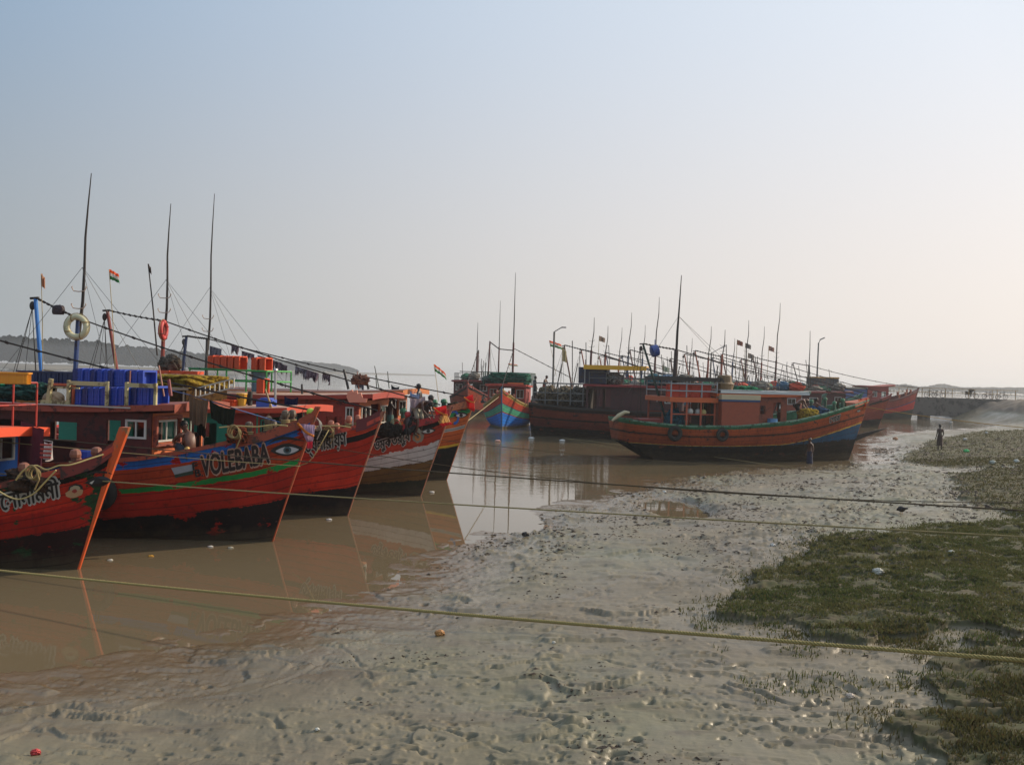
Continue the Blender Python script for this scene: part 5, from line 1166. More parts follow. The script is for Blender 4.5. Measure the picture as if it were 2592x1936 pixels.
for (px, py, sx_, sz_, m, lab, sd_) in ((10, 1010, 1.1, .55, NT, 'dark teal net heap on the red boat\'s roof at the left edge', 4), (62, 992, 1.3, .55, netm('grey_green', '#2a4a44', '#14302c'), 'grey green net heap under the yellow crate', 5), (60, 1018, 1.3, .32, NB, 'blue net lying lowest on the roof at the left edge', 6), (14, 974, .5, .2, netm('bright_green', '#1f9a70', '#146048'), 'small bright green net bundle at the left edge', 7)):
    x_, z_ = B2.loc(px, py, -1.0); heap('net_heap', (sx_, 1.1, sz_), m, lab, 'fishing net', B2, (x_, -1.0 + (.5 if sd_ == 6 else 0), z_ - sz_ * .42), sd_, amp=.12, group='net heaps at the left edge')
x_, z_ = B1.loc(33, 990, .6); crates(B1, plast('amber', '#d08a1a'), [(x_, .6, 3.78, .55, 'yellow crate perched on the orange roof rail at the left edge')], None, (.62, .42, .26))
mb = MB(); x_, z_ = B2.loc(78, 1022, -1.45); mb.lathe((0, 0, 0), [(.16, 0), (.30, .10), (.34, .16), (.31, .16), (.14, .03)], 16); tag(place(add('basket', mb, P_('cane', '#9a7440')), B2, x_, -1.45, z_ - .08), 'shallow cane basket on the roof below the yellow crate', 'basket')
heap('sack', (.55, .4, .36), P_('jute_sack', '#8a7458', var=.3), 'tan sack on the roof beside the cream trestle', 'sack', B2, (B2.loc(135, 1012, -1.4)[0], -1.4, B2.roofz(-6) - .02), 8, amp=.04)
mb = MB(); x_, z_ = B2.loc(152, 1020, -1.3)
for a in (-.35, .35): mb.bar((x_ + a, -1.25, rz_(x_) - .02), (x_ + a, -1.25, rz_(x_) + .5), .06)
mb.bar((x_ - .38, -1.25, rz_(x_) + .47), (x_ + .38, -1.25, rz_(x_) + .47), .06); add('trestle', mb, P_('salmon_orange', '#b4502c'), B2.root)
mb = MB(); x_, z_ = B2.loc(210, 1175, -1.9); mb.lathe((0, 0, 0), [(.19, 0), (.21, .02), (.21, .30), (.19, .33), (.08, .34)], 14); tag(place(add('drum', mb, plast('drum_blue', '#1c3c9a')), B2, -3.9, -1.95, B2.sheerz(.72) - .05), 'blue plastic drum on the lettered boat behind the orange stem post', 'drum')
# net floats / fish hold gear on the far boats
heap('net_heap', (5.6, 3.4, 1.1), netm('dark_green', '#1d5a46', '#12342c'), 'long green net heap over the roof of the blue boat', 'fishing net', B6, (-6.4, 0, 3.5), 11, boxy=.7, amp=.06)
heap('net_heap', (1.5, 1.2, .8), netm('grey', '#5a5f5c', '#3a3f3c'), 'grey net bundle at the left side of the blue boat\'s roof', 'fishing net', B6, (-5.2, -1.7, 3.5), 12)
for k, (x, c, lab) in enumerate(((-15.2, '#6c5f4c', 'brown net pile low behind the long boat\'s stern rail'), (-14.0, '#7a6c58', 'tan net pile behind the long boat\'s stern rail'), (-13.0, '#5c5a54', 'grey net pile nearest the long boat\'s deckhouse'))):
    heap('net_heap', (1.5, 2.8, 1.5), netm('stern%d' % k, c, '#342c24'), lab, 'fishing net', B7, (x, 0, 2.2), 13 + k, amp=.12, group='net piles at the stern of the long dark boat')
x_ = B7.loc(1480, 975, -1.2)[0]; mb = MB(); mb.box((x_ + .6, -.9, 4.45), (2.0, 1.5, 1.15)); add('navy_bin', mb, P_('bin_navy', '#141a3a', c2='#241c20'), B7.root)
mb = MB(); mb.box((x_ + 2.2, -.4, 5.15), (4.4, 3.4, .07)); mb.box((x_ + 2.2, -2.1, 5.02), (4.4, .05, .28)); tg = add('awning', mb, P_('tarpaulin_yellow', '#d09a1c', var=.15), B7.root); 
for x in (x_ + .1, x_ + 4.3):
    for y in (-2.0, 1.2): mb = MB(); mb.tube([(x, y, 3.8), (x, y, 5.12)], .04, 5); add('awning_post', mb, STEEL, tg)
for k, (dx, c, lab) in enumerate(((2.1, '#a09a90', 'pale net heap under the yellow awning'), (4.9, '#2c7a8a', 'turquoise net heap right of the yellow awning'), (5.9, '#6c7f92', 'blue grey net heap on the maroon deckhouse roof'), (7.0, '#7a7264', 'brown net heap behind the grounded boat\'s derrick'))):
    heap('net_heap', (1.3, 1.8, .9), netm('roof%d' % k, c, '#3c3c40'), lab, 'fishing net', B7, (x_ + dx, -.8, 3.85), 20 + k, group='net heaps on the long dark boat')
mb = MB(); xq = B7.loc(1482, 950, -.2)[0]; mb.tube([(xq, -.2, 3.8), (xq, -.2, 5.6)], .05, 5); add('cloth_pole', mb, DARKWOOD, B7.root); heap('tarpaulin_bundle', (.75, .45, 1.05), netm('navy_cloth', '#1a3450', '#101f34'), 'dark blue cloth bundle hoisted on a pole above the navy bin', 'bundle', B7, (B7.loc(1482, 950, -.3)[0], -.3, B7.loc(1482, 966, -.3)[1]), 30, boxy=.4, amp=.1)
mb = MB(); px_, pz_ = B7.loc(1400, 965, 0); qx, qz = B7.loc(1403, 840, 0); mb.tube([(px_, 0, 2.0), (qx, 0, qz)], .07, 6); lp = add('light_pole', mb, P_('lamp_pole_grey', '#4c4a48'), B7.root); mb = MB(); ex, ez = B7.loc(1423, 828, 0); mb.tube([(qx, 0, qz), (ex, 0, ez)], .035, 5); mb.box((ex + .12, 0, ez - .02), (.34, .12, .08)); add('lamp', mb, P_('lamp_pole_grey', '#4c4a48'), lp)
# orange crates, net balls and baskets on the grounded boat
it = [(-11.25 + .62 * i, -.9 + .0, 3.24, 0, 'vermilion crate under the dark shade of the grounded boat, %s from the left' % ORD[i]) for i in range(4)]
crates(B8, plast('vermilion', '#d43a14'), it, 'vermilion crates under the upper shade of the grounded boat', (.58, .4, .34)); crates(B8, plast('vermilion', '#d43a14'), [(t[0], t[1], t[2] + .36, 0, t[4].replace('vermilion crate under the dark shade of the grounded boat', 'top layer vermilion crate under the dark shade')) for t in it], 'vermilion crates under the upper shade of the grounded boat', (.58, .4, .34))
heap('net_heap', (1.0, 1.2, 1.3), netm('petrol', '#164a58', '#0e2c36'), 'petrol blue net heap inside the grounded boat\'s stern shelter', 'fishing net', B8, (-11.1, -.9, 1.35), 33)
for i, (x, z, lab) in enumerate(((-10.45, 2.5, 'white float hanging in the stern shelter, leftmost of three'), (-10.0, 2.48, 'white float hanging in the stern shelter, middle of three'), (-9.7, 2.46, 'yellowish float hanging in the stern shelter, rightmost of three'))):
    mb = MB(); mb.ball((0, 0, 0), .17, 12, 8); mb.tube([(0, 0, .15), (0, 0, .48)], .012, 4); tag(place(add('net_float', mb, P_('float_' + ('y' if i == 2 else 'w'), '#b8a86a' if i == 2 else '#b8b8b0')), B8, x, -1.5, z), lab, 'float', 'floats in the stern shelter')
mb = MB(); mb.lathe((0, 0, 0), [(.42, 0), (.52, .5), (.55, .52), (.50, .56), (.42, .62), (.38, .95), (.30, 1.0)], 16); tag(place(add('basket', mb, P_('old_cane', '#6c5434', c2='#33281a')), B8, -8.4, -1.2, 3.5), 'stack of brown cane baskets aft on the grounded boat\'s roof', 'basket')
heap('net_heap', (1.7, .9, .42), NG, 'light green net bundle on the grounded boat\'s white roof', 'fishing net', B8, (-7.0, -.9, 3.55), 35)
x_, z_ = B8.loc(2040, 1050, -.6); heap('net_heap', (1.3, .9, .85), netm('mustard', '#a08424', '#5c4a14'), 'mustard yellow net heap on the grounded boat\'s foredeck', 'fishing net', B8, (x_, -.9, z_ - .42), 36)
x_, z_ = B8.loc(2066, 1040, .3); heap('net_heap', (1.4, .9, .75), netm('denim', '#2c5478', '#17304a'), 'denim blue net heap behind the mustard one', 'fishing net', B8, (x_, .3, z_ - .40), 37)
x_, z_ = B8.loc(2100, 1045, .6); heap('net_heap', (1.7, .8, .5), netm('olive', '#6a5c28', '#3a3214'), 'low olive net heap toward the bow of the grounded boat', 'fishing net', B8, (x_, .6, z_ - .3), 38)
mb = MB(); x_, z_ = B8.loc(1958, 1062, -1.9); mb.lathe((0, 0, 0), [(.26, 0), (.30, .04), (.28, .26), (.30, .30), (.1, .31)], 14); tag(place(add('tub', mb, plast('pale_blue', '#4c7ca8')), B8, x_, -1.75, z_ - .25), 'pale blue tub on the grounded boat below the wheelhouse', 'tub')
mb = MB(); x_, z_ = B8.loc(2127, 1025, -.6); mb.torus((0, 0, 0), .26, .06, 'y', 16, 6); mb.torus((.05, .08, 0), .22, .06, 'y', 16, 6); tag(place(add('rope_coil', mb, netm('coil', '#4c4c34', '#2c2c1c')), B8, x_, -.7, z_), 'olive rope coil hung by the green bollards', 'rope coil')
mb = MB(); (xa, za), (xb, zb) = B8.loc(1548, 1062, -1.5), B8.loc(1580, 1043, -1.5); mb.tube([(xa, -1.6, za - .05), ((xa + xb) / 2, -1.6, (za + zb) / 2 + .02), (xb, -1.6, zb), (xb + .25, -1.6, zb - .02)], [.06, .11, .1, .06], 8); tag(place(add('driftwood', mb, P_('bleached_wood', '#a89c7c')), B8, 0, 0, 0), 'bleached timber sticking out over the grounded boat\'s stern', 'timber')
for lab, px, py, r_, c, B, lat in (('blue plastic drum slung under the stay beside the grounded boat\'s dark mast', 1657, 888, .32, '#1a3a80', B8, 0),):
    x_, z_ = B.loc(px, py, lat); mb = MB(); mb.lathe((0, 0, -.22), [(.2, 0), (r_, .05), (r_, .40), (.2, .45)], 14); mb.xf(Matrix.Rotation(1.3, 4, 'Y')); mb.tube([(0, 0, .2), (.0, 0, .62)], .02, 4); tag(place(add('drum', mb, plast('sling_blue', c)), B, x_, lat, z_), lab, 'drum')
# lifebuoys
def buoy(B, px, py, lat, m, bands, label, R=.36, turn=.3):
    x_, z_ = B.loc(px, py, lat); mb = MB(); mb.torus((0, 0, 0), R, R * .3, 'y', 24, 10); o = tag(place(add('lifebuoy', mb, m, smooth=True), B, x_, lat - .16, z_, turn), label, 'lifebuoy')
    for k in range(4): mb = MB(); a = k * math.pi / 2 + .5; mb.torus((R * math.cos(a), 0, R * math.sin(a)), R * .33, .018, 'z' if abs(math.cos(a)) > .7 else 'x', 10, 5); add('band', mb, bands, o)
    mb = MB(); mb.torus((0, 0, 0), R * 1.36, .012, 'y', 24, 4); add('grab_line', mb, ROPE_TAN, o)
buoy(B3, 203, 828, 0, P_('buoy_cream', '#c4bd98', c2='#7a744c', c2amt=.2), ROPE_TAN, 'cream lifebuoy hanging on the blue mast', .32, .2)
buoy(B4, 420, 836, 0, P_('buoy_red', '#b02c28'), REDP, 'red lifebuoy seen nearly edge on, hanging on the red mast', .30, 1.85)
# flags
def flag(P0, P1, w, h, cols, label, droop=.35, dirx=1.0, poleM=BAMBOO, pr=.014, name='flag', ang=0.0):
    """pole from P0 to P1 (world), flag at its head"""
    t = empty(name, P0, 0, label, 'flag'); P0, P1 = Vector(P0), Vector(P1); mb = MB(); mb.tube([(0, 0, 0), (P1 - P0) * .5 + Vector((.02, 0, 0)), P1 - P0], [pr, pr * .9, pr * .7], 5); add('flag_pole', mb, poleM, t)
    mb = MB(); nu, nb = 10, len(cols); up = (P1 - P0).normalized(); top = P1 - P0
    ax = Vector((math.cos(ang) * dirx, math.sin(ang), 0))
    for k in range(nb):
        mb.mi = k; mb.grid(lambda i, j: top - up * (h * (k + j / 2) / nb) * (1 - .15 * i / nu) + ax * (w * i / nu) + Vector((0, .06 * math.sin(i * 1.1), -droop * w * (i / nu) ** 1.3 + .015 * math.sin(i * 1.7))), nu, 2)
    add('cloth', mb, [P_('flag_' + c, c, bump=0, var=.12, trans=.35, rough=.8) for c in cols], t)
    return t
SAF, WHT, GRN = '#d8531e', '#c8c8c0', '#1e6a34'
def FP(B, p0, p1, lat): a, b = B.loc(*p0, lat), B.loc(*p1, lat); return B.w(a[0], lat, a[1]), B.w(b[0], lat, b[1])
a, b = FP(B3, (292, 945), (276, 682), -.6); flag(a, b, .34, .32, (SAF, WHT, GRN), 'tricolour flag on the tallest thin pole, left of the red mast', .5)
a, b = FP(B5, (1110, 1015), (1098, 922), .2); flag(a, b, .50, .30, (SAF, WHT, GRN), 'tricolour flag on a thin pole over the two near bows', .75)
a, b = FP(B3, (108, 940), (104, 693), -.4); flag(a, b, .14, .40, ('#a87858',), 'small faded pennant above the blue derrick', 1.2)
a, b = FP(B4, (398, 900), (375, 668), -.3); flag(a, b, .12, .3, ('#3a2a24',), 'dark pole with a furled cloth left of the red mast', 1.5, poleM=DARKWOOD, pr=.03)
a, b = FP(B7, (1400, 905), (1390, 862), .3); flag(b - Vector((-.6, 0, 2.6)), b, .9, .45, (SAF, WHT, GRN), 'tricolour flag left of the bent lamp pole', .3)
a, b = FP(B7, (1424, 912), (1421, 832), .3); flag(a - Vector((0, 0, .5)), a + (b - a) * .40, .32, 1.0, ('#8c8468',), 'ragged tan flag hanging between the lamp pole and the derricks', .8)
a, b = FP(B6, (1298, 960), (1286, 920), -1.0); flag(a, b, .9, .75, (SAF, WHT, GRN), 'large tricolour cloth tied below the blue boat\'s masts', .1)
for px, py, Y, c, lab in ((1866, 860, 92, '#6a4438', 'small dark flag between the bent lamp and the three thin masts'), (1887, 868, 94, '#5c5a58', 'grey pennant beside a thin mast, right of the small dark flag'), (1946, 875, 96, '#7a6058', 'triangular brown flag right of the crossed derricks'), (1894, 893, 90, '#6a6460', 'grey flag lowest among the far pennants'), (1678, 925, 84, '#7a8478', 'pale flag just left of the tall dark mast'), (1517, 850, 90, '#7c6a5c', 'little brown flag high on the left group of masts')):
    b = aty(px, py, Y); flag(b - Vector((.1, 0, 3.4)), b, .55, .5, (c,), lab, .4, pr=.03)
# clothes and cloths on lines
def hang(p, q, drop, m, label, cat='cloth', name='hanging_cloth', folds=5, sag=.06, narrow=.85, nu=26, nv=10, depth=.05, ragged=.0):
    """cloth hung over the line p-q (world)"""
    p, q = Vector(p), Vector(q); d = q - p; n = Vector((-d.y, d.x, 0)).normalized(); mb = MB(); rnd = random.Random(len(label)); ph = [rnd.uniform(0, 6) for _ in range(3)]; jag = [rnd.uniform(-ragged, ragged) for _ in range(nu + 1)]
    def P(i, j):
        u, v = i / nu, j / nv; c = p.lerp(q, .5 + (u - .5) * (1 - (1 - narrow) * v)); c.z = (p.z + d.z * u) - sag * math.sin(math.pi * u) * (1 - v) - drop * v * (1 + jag[i]) * (1 - .06 * math.sin(u * 9 + ph[0]))
        return c + n * depth * (math.sin(u * folds * 6.28 + ph[1] + v * .8) * (.3 + .7 * v) + .5 * math.sin(u * 17 + ph[2]) * v)
    mb.grid(P, nu, nv); mb.tube([p, q], .008, 4); return tag(add(name, mb, m, smooth=True), label, cat)
def fab(n, c, **k): return P_('fabric_' + n, c, rough=.9, var=.25, scale=6, bump=.3, trans=k.get('t', .15), spec=.1)
def seg(B, p0, p1, lat0, lat1): a, b = B.loc(*p0, lat0), B.loc(*p1, lat1); return B.w(a[0], lat0, a[1]), B.w(b[0], lat1, b[1])
a, b = seg(B2, (478, 999), (528, 1012), -1.0, -1.1); hang(a, b, .66, fab('tan', '#5c4a3c'), 'tan towel hung on the line across the lettered boat', 'towel')
a, b = seg(B2, (530, 1013), (597, 1035), -1.1, -1.0); hang(a, b, .46, fab('olive_black', '#1b1f18'), 'black green sheet hung on the line beside the tan towel', 'sheet')
a, b = seg(B2, (500, 1060), (520, 1066), .5, .4); hang(a, b, .40, fab('black', '#14110f'), 'black garment hanging low between the towel and the crouching man', 'garment', ragged=.2)
a, b = seg(B2, (400, 980), (478, 999), -1.0, -1.0); c = B2.w(.6, 0, 3.3); mb = MB(); mb.tube([a, b], .01, 4)
p2 = seg(B2, (597, 1035), (745, 1080), -1.0, 0); mb.tube([b, p2[0], p2[1]], .012, 4); tag(add('clothes_line', mb, P_('line_orange_blue', '#3a5a8c')), 'thin clothes line running down to the lettered boat\'s bow', 'line')
a, b = seg(B3, (720, 1003), (755, 1006), -.3, -.3); hang(a, b, .78, fab('navy', '#0f1434'), 'dark navy garment hanging before the third boat\'s wheelhouse', 'garment', ragged=.15, folds=2)
a, b = seg(B3, (752, 1030), (766, 1036), .2, .2); hang(a, b, .42, fab('slate', '#3a4256'), 'slate blue cloth hanging just right of the navy garment', 'cloth')
a, b = seg(B5, (990, 974), (1011, 979), 0, 0); hang(a, b, .22, fab('dark_teal_cloth', '#16262e'), 'dark teal shorts pegged on the stay right of the orange roof', 'garment')
a, b = seg(B1, (53, 1065), (112, 1088), 1.2, .7); hang(a, b, .95, fab('plum', '#4a2430'), 'plum coloured sheet hanging at the left edge', 'sheet', folds=2, sag=.02)
a, b = seg(B1, (111, 1114), (133, 1118), -.2, -.3); o = hang(a, b, .40, fab('red_white', '#b8aeac'), 'red and white striped cloth beside the plum sheet', 'cloth', folds=2)
mb = MB()
for k in range(4): z = a.z - .08 - .085 * k; mb.box(((a.x + b.x) / 2, (a.y + b.y) / 2 - .10, z), (abs(b.x - a.x) * .85, .02, .035))
add('stripe', mb, REDP, o)
a, b = seg(B4, (1037, 990), (1062, 998), .4, .3); hang(a, b, .45, fab('lilac_blue', '#6c7ea0', t=.3), 'pale blue cloth hung on the stay by the standing man', 'cloth')
a, b = seg(B4, (1036, 1006), (1075, 1004), -.1, -.2); hang(a, b, .68, fab('mauve_white', '#9a8c92', t=.3), 'mauve and white sheet heaped over the crimson rail', 'sheet', folds=3, depth=.12)
# festoon cloths and garlands on the bows
def garland(B, pts, top_c, mid_c, tip_c, label):
    """pts: pixel outline corners TL, TR, waist L/R, bottom L/R, drawn at the stem head"""
    t = None
    P3 = lambda p, dy=0: B.w(B.loc(*p, -.22)[0], -.22 + dy, B.loc(*p, -.22)[1])
    rows = [P3(p) for p in pts]
    for k, c in enumerate((top_c, mid_c, tip_c)):
        a, b, c_, d_ = rows[2 * k], rows[2 * k + 1], rows[2 * k + 2], rows[2 * k + 3]; mb = MB()
        mb.grid(lambda i, j: (a.lerp(b, i / 16)).lerp(c_.lerp(d_, i / 16), j / 6) + Vector((0, -.05 * math.sin(i * 2.2 + k) * (.3 + j / 8), .02 * math.sin(i * 3.0) * (j / 6))), 16, 6)
        m = P_('festoon_' + c, c, rough=.55, var=.15, bump=.1, trans=.5)
        if t is None: t = tag(add('bow_cloth', mb, m, smooth=True), label, 'cloth', 'festive cloths tied to the bows')
        else: add('panel', mb, m, t, smooth=True)
    mb = MB(); g0, g1 = rows[0], rows[3]
    for i in range(14): q = g0.lerp(g1, i / 13); mb.ball((q.x, q.y - .08, q.z - .05 * math.sin(i / 13 * 3.1)), .032, 6, 5, .15)
    add('marigold_garland', mb, P_('marigold', '#d87a10', var=.3, trans=.3), t)
garland(B2, [(757, 1072), (797, 1076), (768, 1100), (794, 1102), (778, 1118), (791, 1116), (777, 1135), (790, 1134)], '#a894b4', '#b496b0', '#d8304c', 'lilac cloth with marigolds tied under the lettered boat\'s bow')
garland(B4, [(1098, 1032), (1130, 1026), (1104, 1052), (1132, 1050), (1112, 1072), (1140, 1068), (1120, 1080), (1146, 1072)], '#c81c1c', '#e8b46c', '#c41c24', 'red and cream cloth blowing from the fourth bow')
garland(B5, [(1176, 1006), (1197, 998), (1180, 1016), (1200, 1018), (1184, 1032), (1202, 1034), (1188, 1036), (1200, 1042)], '#c81a1e', '#d42c28', '#b8141c', 'red cloth bundle on the farthest near bow')
garland(B8, [(2172, 1012), (2196, 1008), (2178, 1020), (2194, 1020), (2182, 1030), (2192, 1028), (2184, 1036), (2190, 1036)], '#b8281c', '#d8443c', '#c87a30', 'red and orange cloth on the grounded boat\'s stem head')
mb = MB(); mb.ball((0, 0, 0), .10, 12, 8); x_, z_ = B2.loc(786, 1045, 0); tag(place(add('float_ball', mb, P_('lime_ball', '#9cb83c', var=.1)), B2, x_, 0, z_ + .02), 'lime green ball on the tip of the lettered boat\'s bow', 'ball')
# rag and net scraps on the long stay of the farthest near boat
RAG = netm('mauve_rag', '#76666e', '#4a3e46')
for k, (px, py, w, d_) in enumerate(((548, 880, 30, 46), (596, 875, 20, 22), (630, 893, 32, 20), (664, 902, 22, 20), (700, 915, 34, 26), (722, 924, 14, 20), (765, 932, 34, 24), (790, 940, 34, 26), (828, 948, 20, 22), (912, 966, 22, 24))):
    s_ = 38 / 2400.; (xa, za), (xb, zb) = B5.loc(px - w / 2, py - w * .14, 0), B5.loc(px + w / 2, py + w * .14, 0)
    hang(B5.w(xa, -.05, za), B5.w(xb, -.05, zb), d_ * s_ * .8, RAG if k % 3 else netm('grey_rag', '#7c7880', '#504c52'), 'clump of mauve grey net scraps on the long stay, %s from the left' % ORD[k], 'net scrap', 'net_scrap', folds=4, sag=.0, narrow=.95, depth=.08, ragged=.55)['group'] = 'net scraps hung along the long stay'
for k, (px, py, ln) in enumerate(((724, 930, 52), (806, 945, 44), (834, 950, 24))):
    x_, z_ = B5.loc(px, py, 0); mb = MB(); L_ = ln * 38 / 2400; mb.tube([(0, 0, 0), (.02, 0, -L_ * .5), (-.01, 0, -L_)], .010, 4); mb.ball((-.01, 0, -L_), .035, 6, 4); tag(place(add('hanging_string', mb, ROPE_DK), B5, x_, 0, z_), 'dark string hanging from the long stay, %s from the left' % ORD[k], 'string', 'strings hanging from the long stay')
# dark floats / rolled net on the blue derrick's stay
x_, z_ = B3.loc(148, 783, 0); heap('net_float', (.42, .2, .34), P_('dark_maroon_float', '#2c1820'), 'dark maroon float threaded on the stay by the blue derrick', 'float', B3, (x_, 0, z_ - .17), 60, boxy=.5, amp=.04)
# coiled lines hung over the bollards
def coil(B, px, py, lat, R, label, n=3, m=None):
    x_, z_ = B.loc(px, py, lat); mb = MB()
    for k in range(n):
        mb.torus((.03 * k, .02 * k, -.02 * k), R * (1 - .08 * k), .018, 'y', 18, 5)
    mb.tube([(R, 0, 0), (R + .05, 0, -R), (R * .6, 0, -R * 2.6)], .016, 5); tag(place(add('rope_coil', mb, m or ROPE_TAN), B, x_, lat, z_), label, 'rope coil', 'rope coils hung at the bows')
coil(B2, 590, 1092, -1.45, .15, 'tan rope coil hung on the lettered boat\'s rail'); coil(B1, 80, 1195, -1.35, .13, 'tan rope coil among the bollards at the left edge'); coil(B3, 830, 1092, -.9, .14, 'tan rope coil behind the third bow'); coil(B4, 1000, 1072, -1.0, .16, 'rope coil on the crimson railed boat by the rust bollard'); coil(B2, 795, 1072, .25, .15, 'pale rope coil behind the lime ball', m=P_('pale_rope', '#9a9488'))
# sticks and poles on roofs
def sticks(B, items, m, name='roof_pole', r=.02):
    for (p0, p1, lat) in items: a, b = B.loc(*p0, lat), B.loc(*p1, lat); mb = MB(); mb.tube([(a[0], lat, a[1]), (b[0], lat, b[1])], [r, r * .8], 6); add(name, mb, m, B.root)
sticks(B5, [((960, 985), (948, 926), -.8), ((985, 983), (981, 940), -.8), ((954, 985), (951, 950), -.5)], P_('pole_green_grey', '#3c443a'))
sticks(B4, [((882, 985), (870, 935), -1.0), ((933, 985), (925, 952), -.5), ((765, 1000), (764, 972), -1)], P_('charred_pole', '#1c1815'), r=.045)
sticks(B4, [((908, 985), (904, 940), -.9)], P_('rust_pole', '#8a4a30'), r=.02); x_, z_ = B4.loc(912, 963, -.9); heap('net_scrap', (.5, .2, .35), netm('rust_rag', '#8a6250', '#5c3a30'), 'rusty brown rag bundle tied to a pole on the fourth boat\'s roof', 'net scrap', B4, (x_, -.9, z_ - .15), 71, amp=.3)
sticks(B2, [((415, 1003), (402, 925), -1.2), ((326, 1015), (330, 938), -1.3)], P_('pink_brown_pole', '#9a6454'), r=.022); sticks(B2, [((432, 1002), (427, 960), -1.3)], P_('maroon_ornament', '#7a2c30'), r=.045)
sticks(B3, [((688, 1033), (671, 985), -1.4), ((677, 1072), (684, 1020), -1.4)], P_('tan_pole', '#9a7c54'), r=.03)
x_, z_ = B3.loc(408, 920, 0); heap('net_heap', (.7, .6, .55), netm('grey_lump', '#5c544c', '#3c342c'), 'round grey net bundle at the foot of the red mast', 'fishing net', B3, (B3.loc(430, 925, 0)[0], 0, B3.loc(430, 925, 0)[1] - .2), 72)

for B, px, py, lat, sz, c, lab, sd_ in ((B1, 70, 1212, -.6, (1.0, .7, .5), '#4c382c', 'brown heap of nets and rope among the bollards at the left edge', 81), (B4, 985, 1088, -1.1, (.8, .5, .5), '#2c2620', 'dark tangle of rope hung over the crimson railed boat\'s side', 82), (B3, 812, 1100, -.9, (.5, .4, .35), '#3c3228', 'dark rope bundle by the third boat\'s rail', 83), (B2, 600, 1100, -.9, (.5, .4, .4), '#7a3c28', 'rusty bundle among the lettered boat\'s bollards', 84), (B5, 1150, 1028, .2, (.7, .5, .3), '#4c4a3c', 'low net bundle between the green bollards of the farthest near boat', 85)):
    x_, z_ = B.loc(px, py, lat); heap('net_heap', sz, netm('bow%d' % sd_, c, '#1c1814'), lab, 'fishing net', B, (x_, lat, z_ - sz[2] * .5), sd_, amp=.2)
# ---------------------------------------------------------------- people
POSES = {
 'stand': dict(pel=(0, 0, .93), spi=(0, 0, 1.12), che=(.0, 0, 1.31), nec=(.0, 0, 1.44), hea=(.02, 0, 1.57), hiL=(0, .09, .88), hiR=(0, -.09, .88), knL=(.03, .10, .48), knR=(.0, -.11, .48), anL=(-.02, .10, .09), anR=(-.04, -.12, .09), toL=(.15, .12, .03), toR=(.13, -.14, .03),
   shL=(-.01, .17, 1.38), shR=(-.01, -.17, 1.38), elL=(-.05, .24, 1.10), elR=(-.04, -.24, 1.10), wrL=(.06, .23, .86), wrR=(.08, -.22, .86)),
 'face': dict(elR=(.16, -.22, 1.20), wrR=(.16, -.08, 1.46), elL=(-.10, .27, 1.14), wrL=(.04, .17, .99)),
 'rail': dict(elL=(.16, .26, 1.14), wrL=(.36, .28, 1.02), elR=(.16, -.26, 1.14), wrR=(.36, -.28, 1.02), che=(.05, 0, 1.30), nec=(.09, 0, 1.42), hea=(.14, 0, 1.54), shL=(.05, .17, 1.37), shR=(.05, -.17, 1.37)),
 'out': dict(elL=(.16, .34, 1.26), wrL=(.38, .44, 1.24), elR=(.14, -.34, 1.22), wrR=(.38, -.40, 1.16), che=(.04, 0, 1.30)),
 'bend': dict(pel=(-.12, 0, .88), spi=(.0, 0, 1.02), che=(.16, 0, 1.12), nec=(.30, 0, 1.16), hea=(.41, 0, 1.12), hiL=(-.12, .09, .84), hiR=(-.12, -.09, .84), knL=(.04, .11, .46), knR=(.02, -.12, .46), shL=(.22, .17, 1.12), shR=(.22, -.17, 1.12), elL=(.30, .22, .86), elR=(.32, -.22, .86), wrL=(.46, .14, .68), wrR=(.48, -.14, .68)),
 'squat': dict(pel=(-.14, 0, .20), spi=(-.16, 0, .38), che=(-.06, 0, .56), nec=(.05, 0, .68), hea=(.14, 0, .77), hiL=(-.12, .10, .20), hiR=(-.12, -.10, .20), knL=(.24, .17, .44), knR=(.24, -.17, .44), anL=(.08, .14, .09), anR=(.08, -.14, .09), toL=(.25, .16, .03), toR=(.25, -.16, .03),
   shL=(-.02, .18, .62), shR=(-.02, -.18, .62), elL=(.18, .24, .46), elR=(.18, -.24, .46), wrL=(.36, .12, .42), wrR=(.36, -.12, .42)),
 'sit': dict(pel=(0, 0, .46), spi=(.0, 0, .64), che=(.05, 0, .84), nec=(.10, 0, .96), hea=(.15, 0, 1.08), hiL=(.02, .10, .46), hiR=(.02, -.10, .46), knL=(.42, .14, .48), knR=(.42, -.14, .48), anL=(.40, .13, .09), anR=(.40, -.13, .09), toL=(.56, .14, .03), toR=(.56, -.14, .03),
   shL=(.05, .18, .90), shR=(.05, -.18, .90), elL=(.20, .24, .68), elR=(.20, -.24, .68), wrL=(.42, .12, .64), wrR=(.42, -.12, .64)),
}
def skin_mesh(pts, edges, rad, root=0, sub=1):
    me = bpy.data.meshes.new('skin'); me.from_pydata(pts, edges, []); o = bpy.data.objects.new('skin', me); col.objects.link(o)
    o.modifiers.new('s', 'SKIN'); sv = me.skin_vertices[0].data
    for i, r in enumerate(rad): sv[i].radius = (r, r) if not hasattr(r, '__len__') else r; sv[i].use_root = (i == root)
    su = o.modifiers.new('u', 'SUBSURF'); su.levels = su.render_levels = sub
    bpy.context.view_layer.update(); ev = o.evaluated_get(bpy.context.evaluated_depsgraph_get()); m2 = bpy.data.meshes.new_from_object(ev)
    V = [tuple(v.co) for v in m2.vertices]; Fc = [tuple(p.vertices) for p in m2.polygons]; bpy.data.objects.remove(o); bpy.data.meshes.remove(m2); return V, Fc
SKIN = {k: P_('skin_' + k, c, rough=.5, var=.15, scale=5, bump=.05) for k, c in (('brown', '#4a2a1c'), ('dark', '#2c1a13'), ('mid', '#5c3624'))}
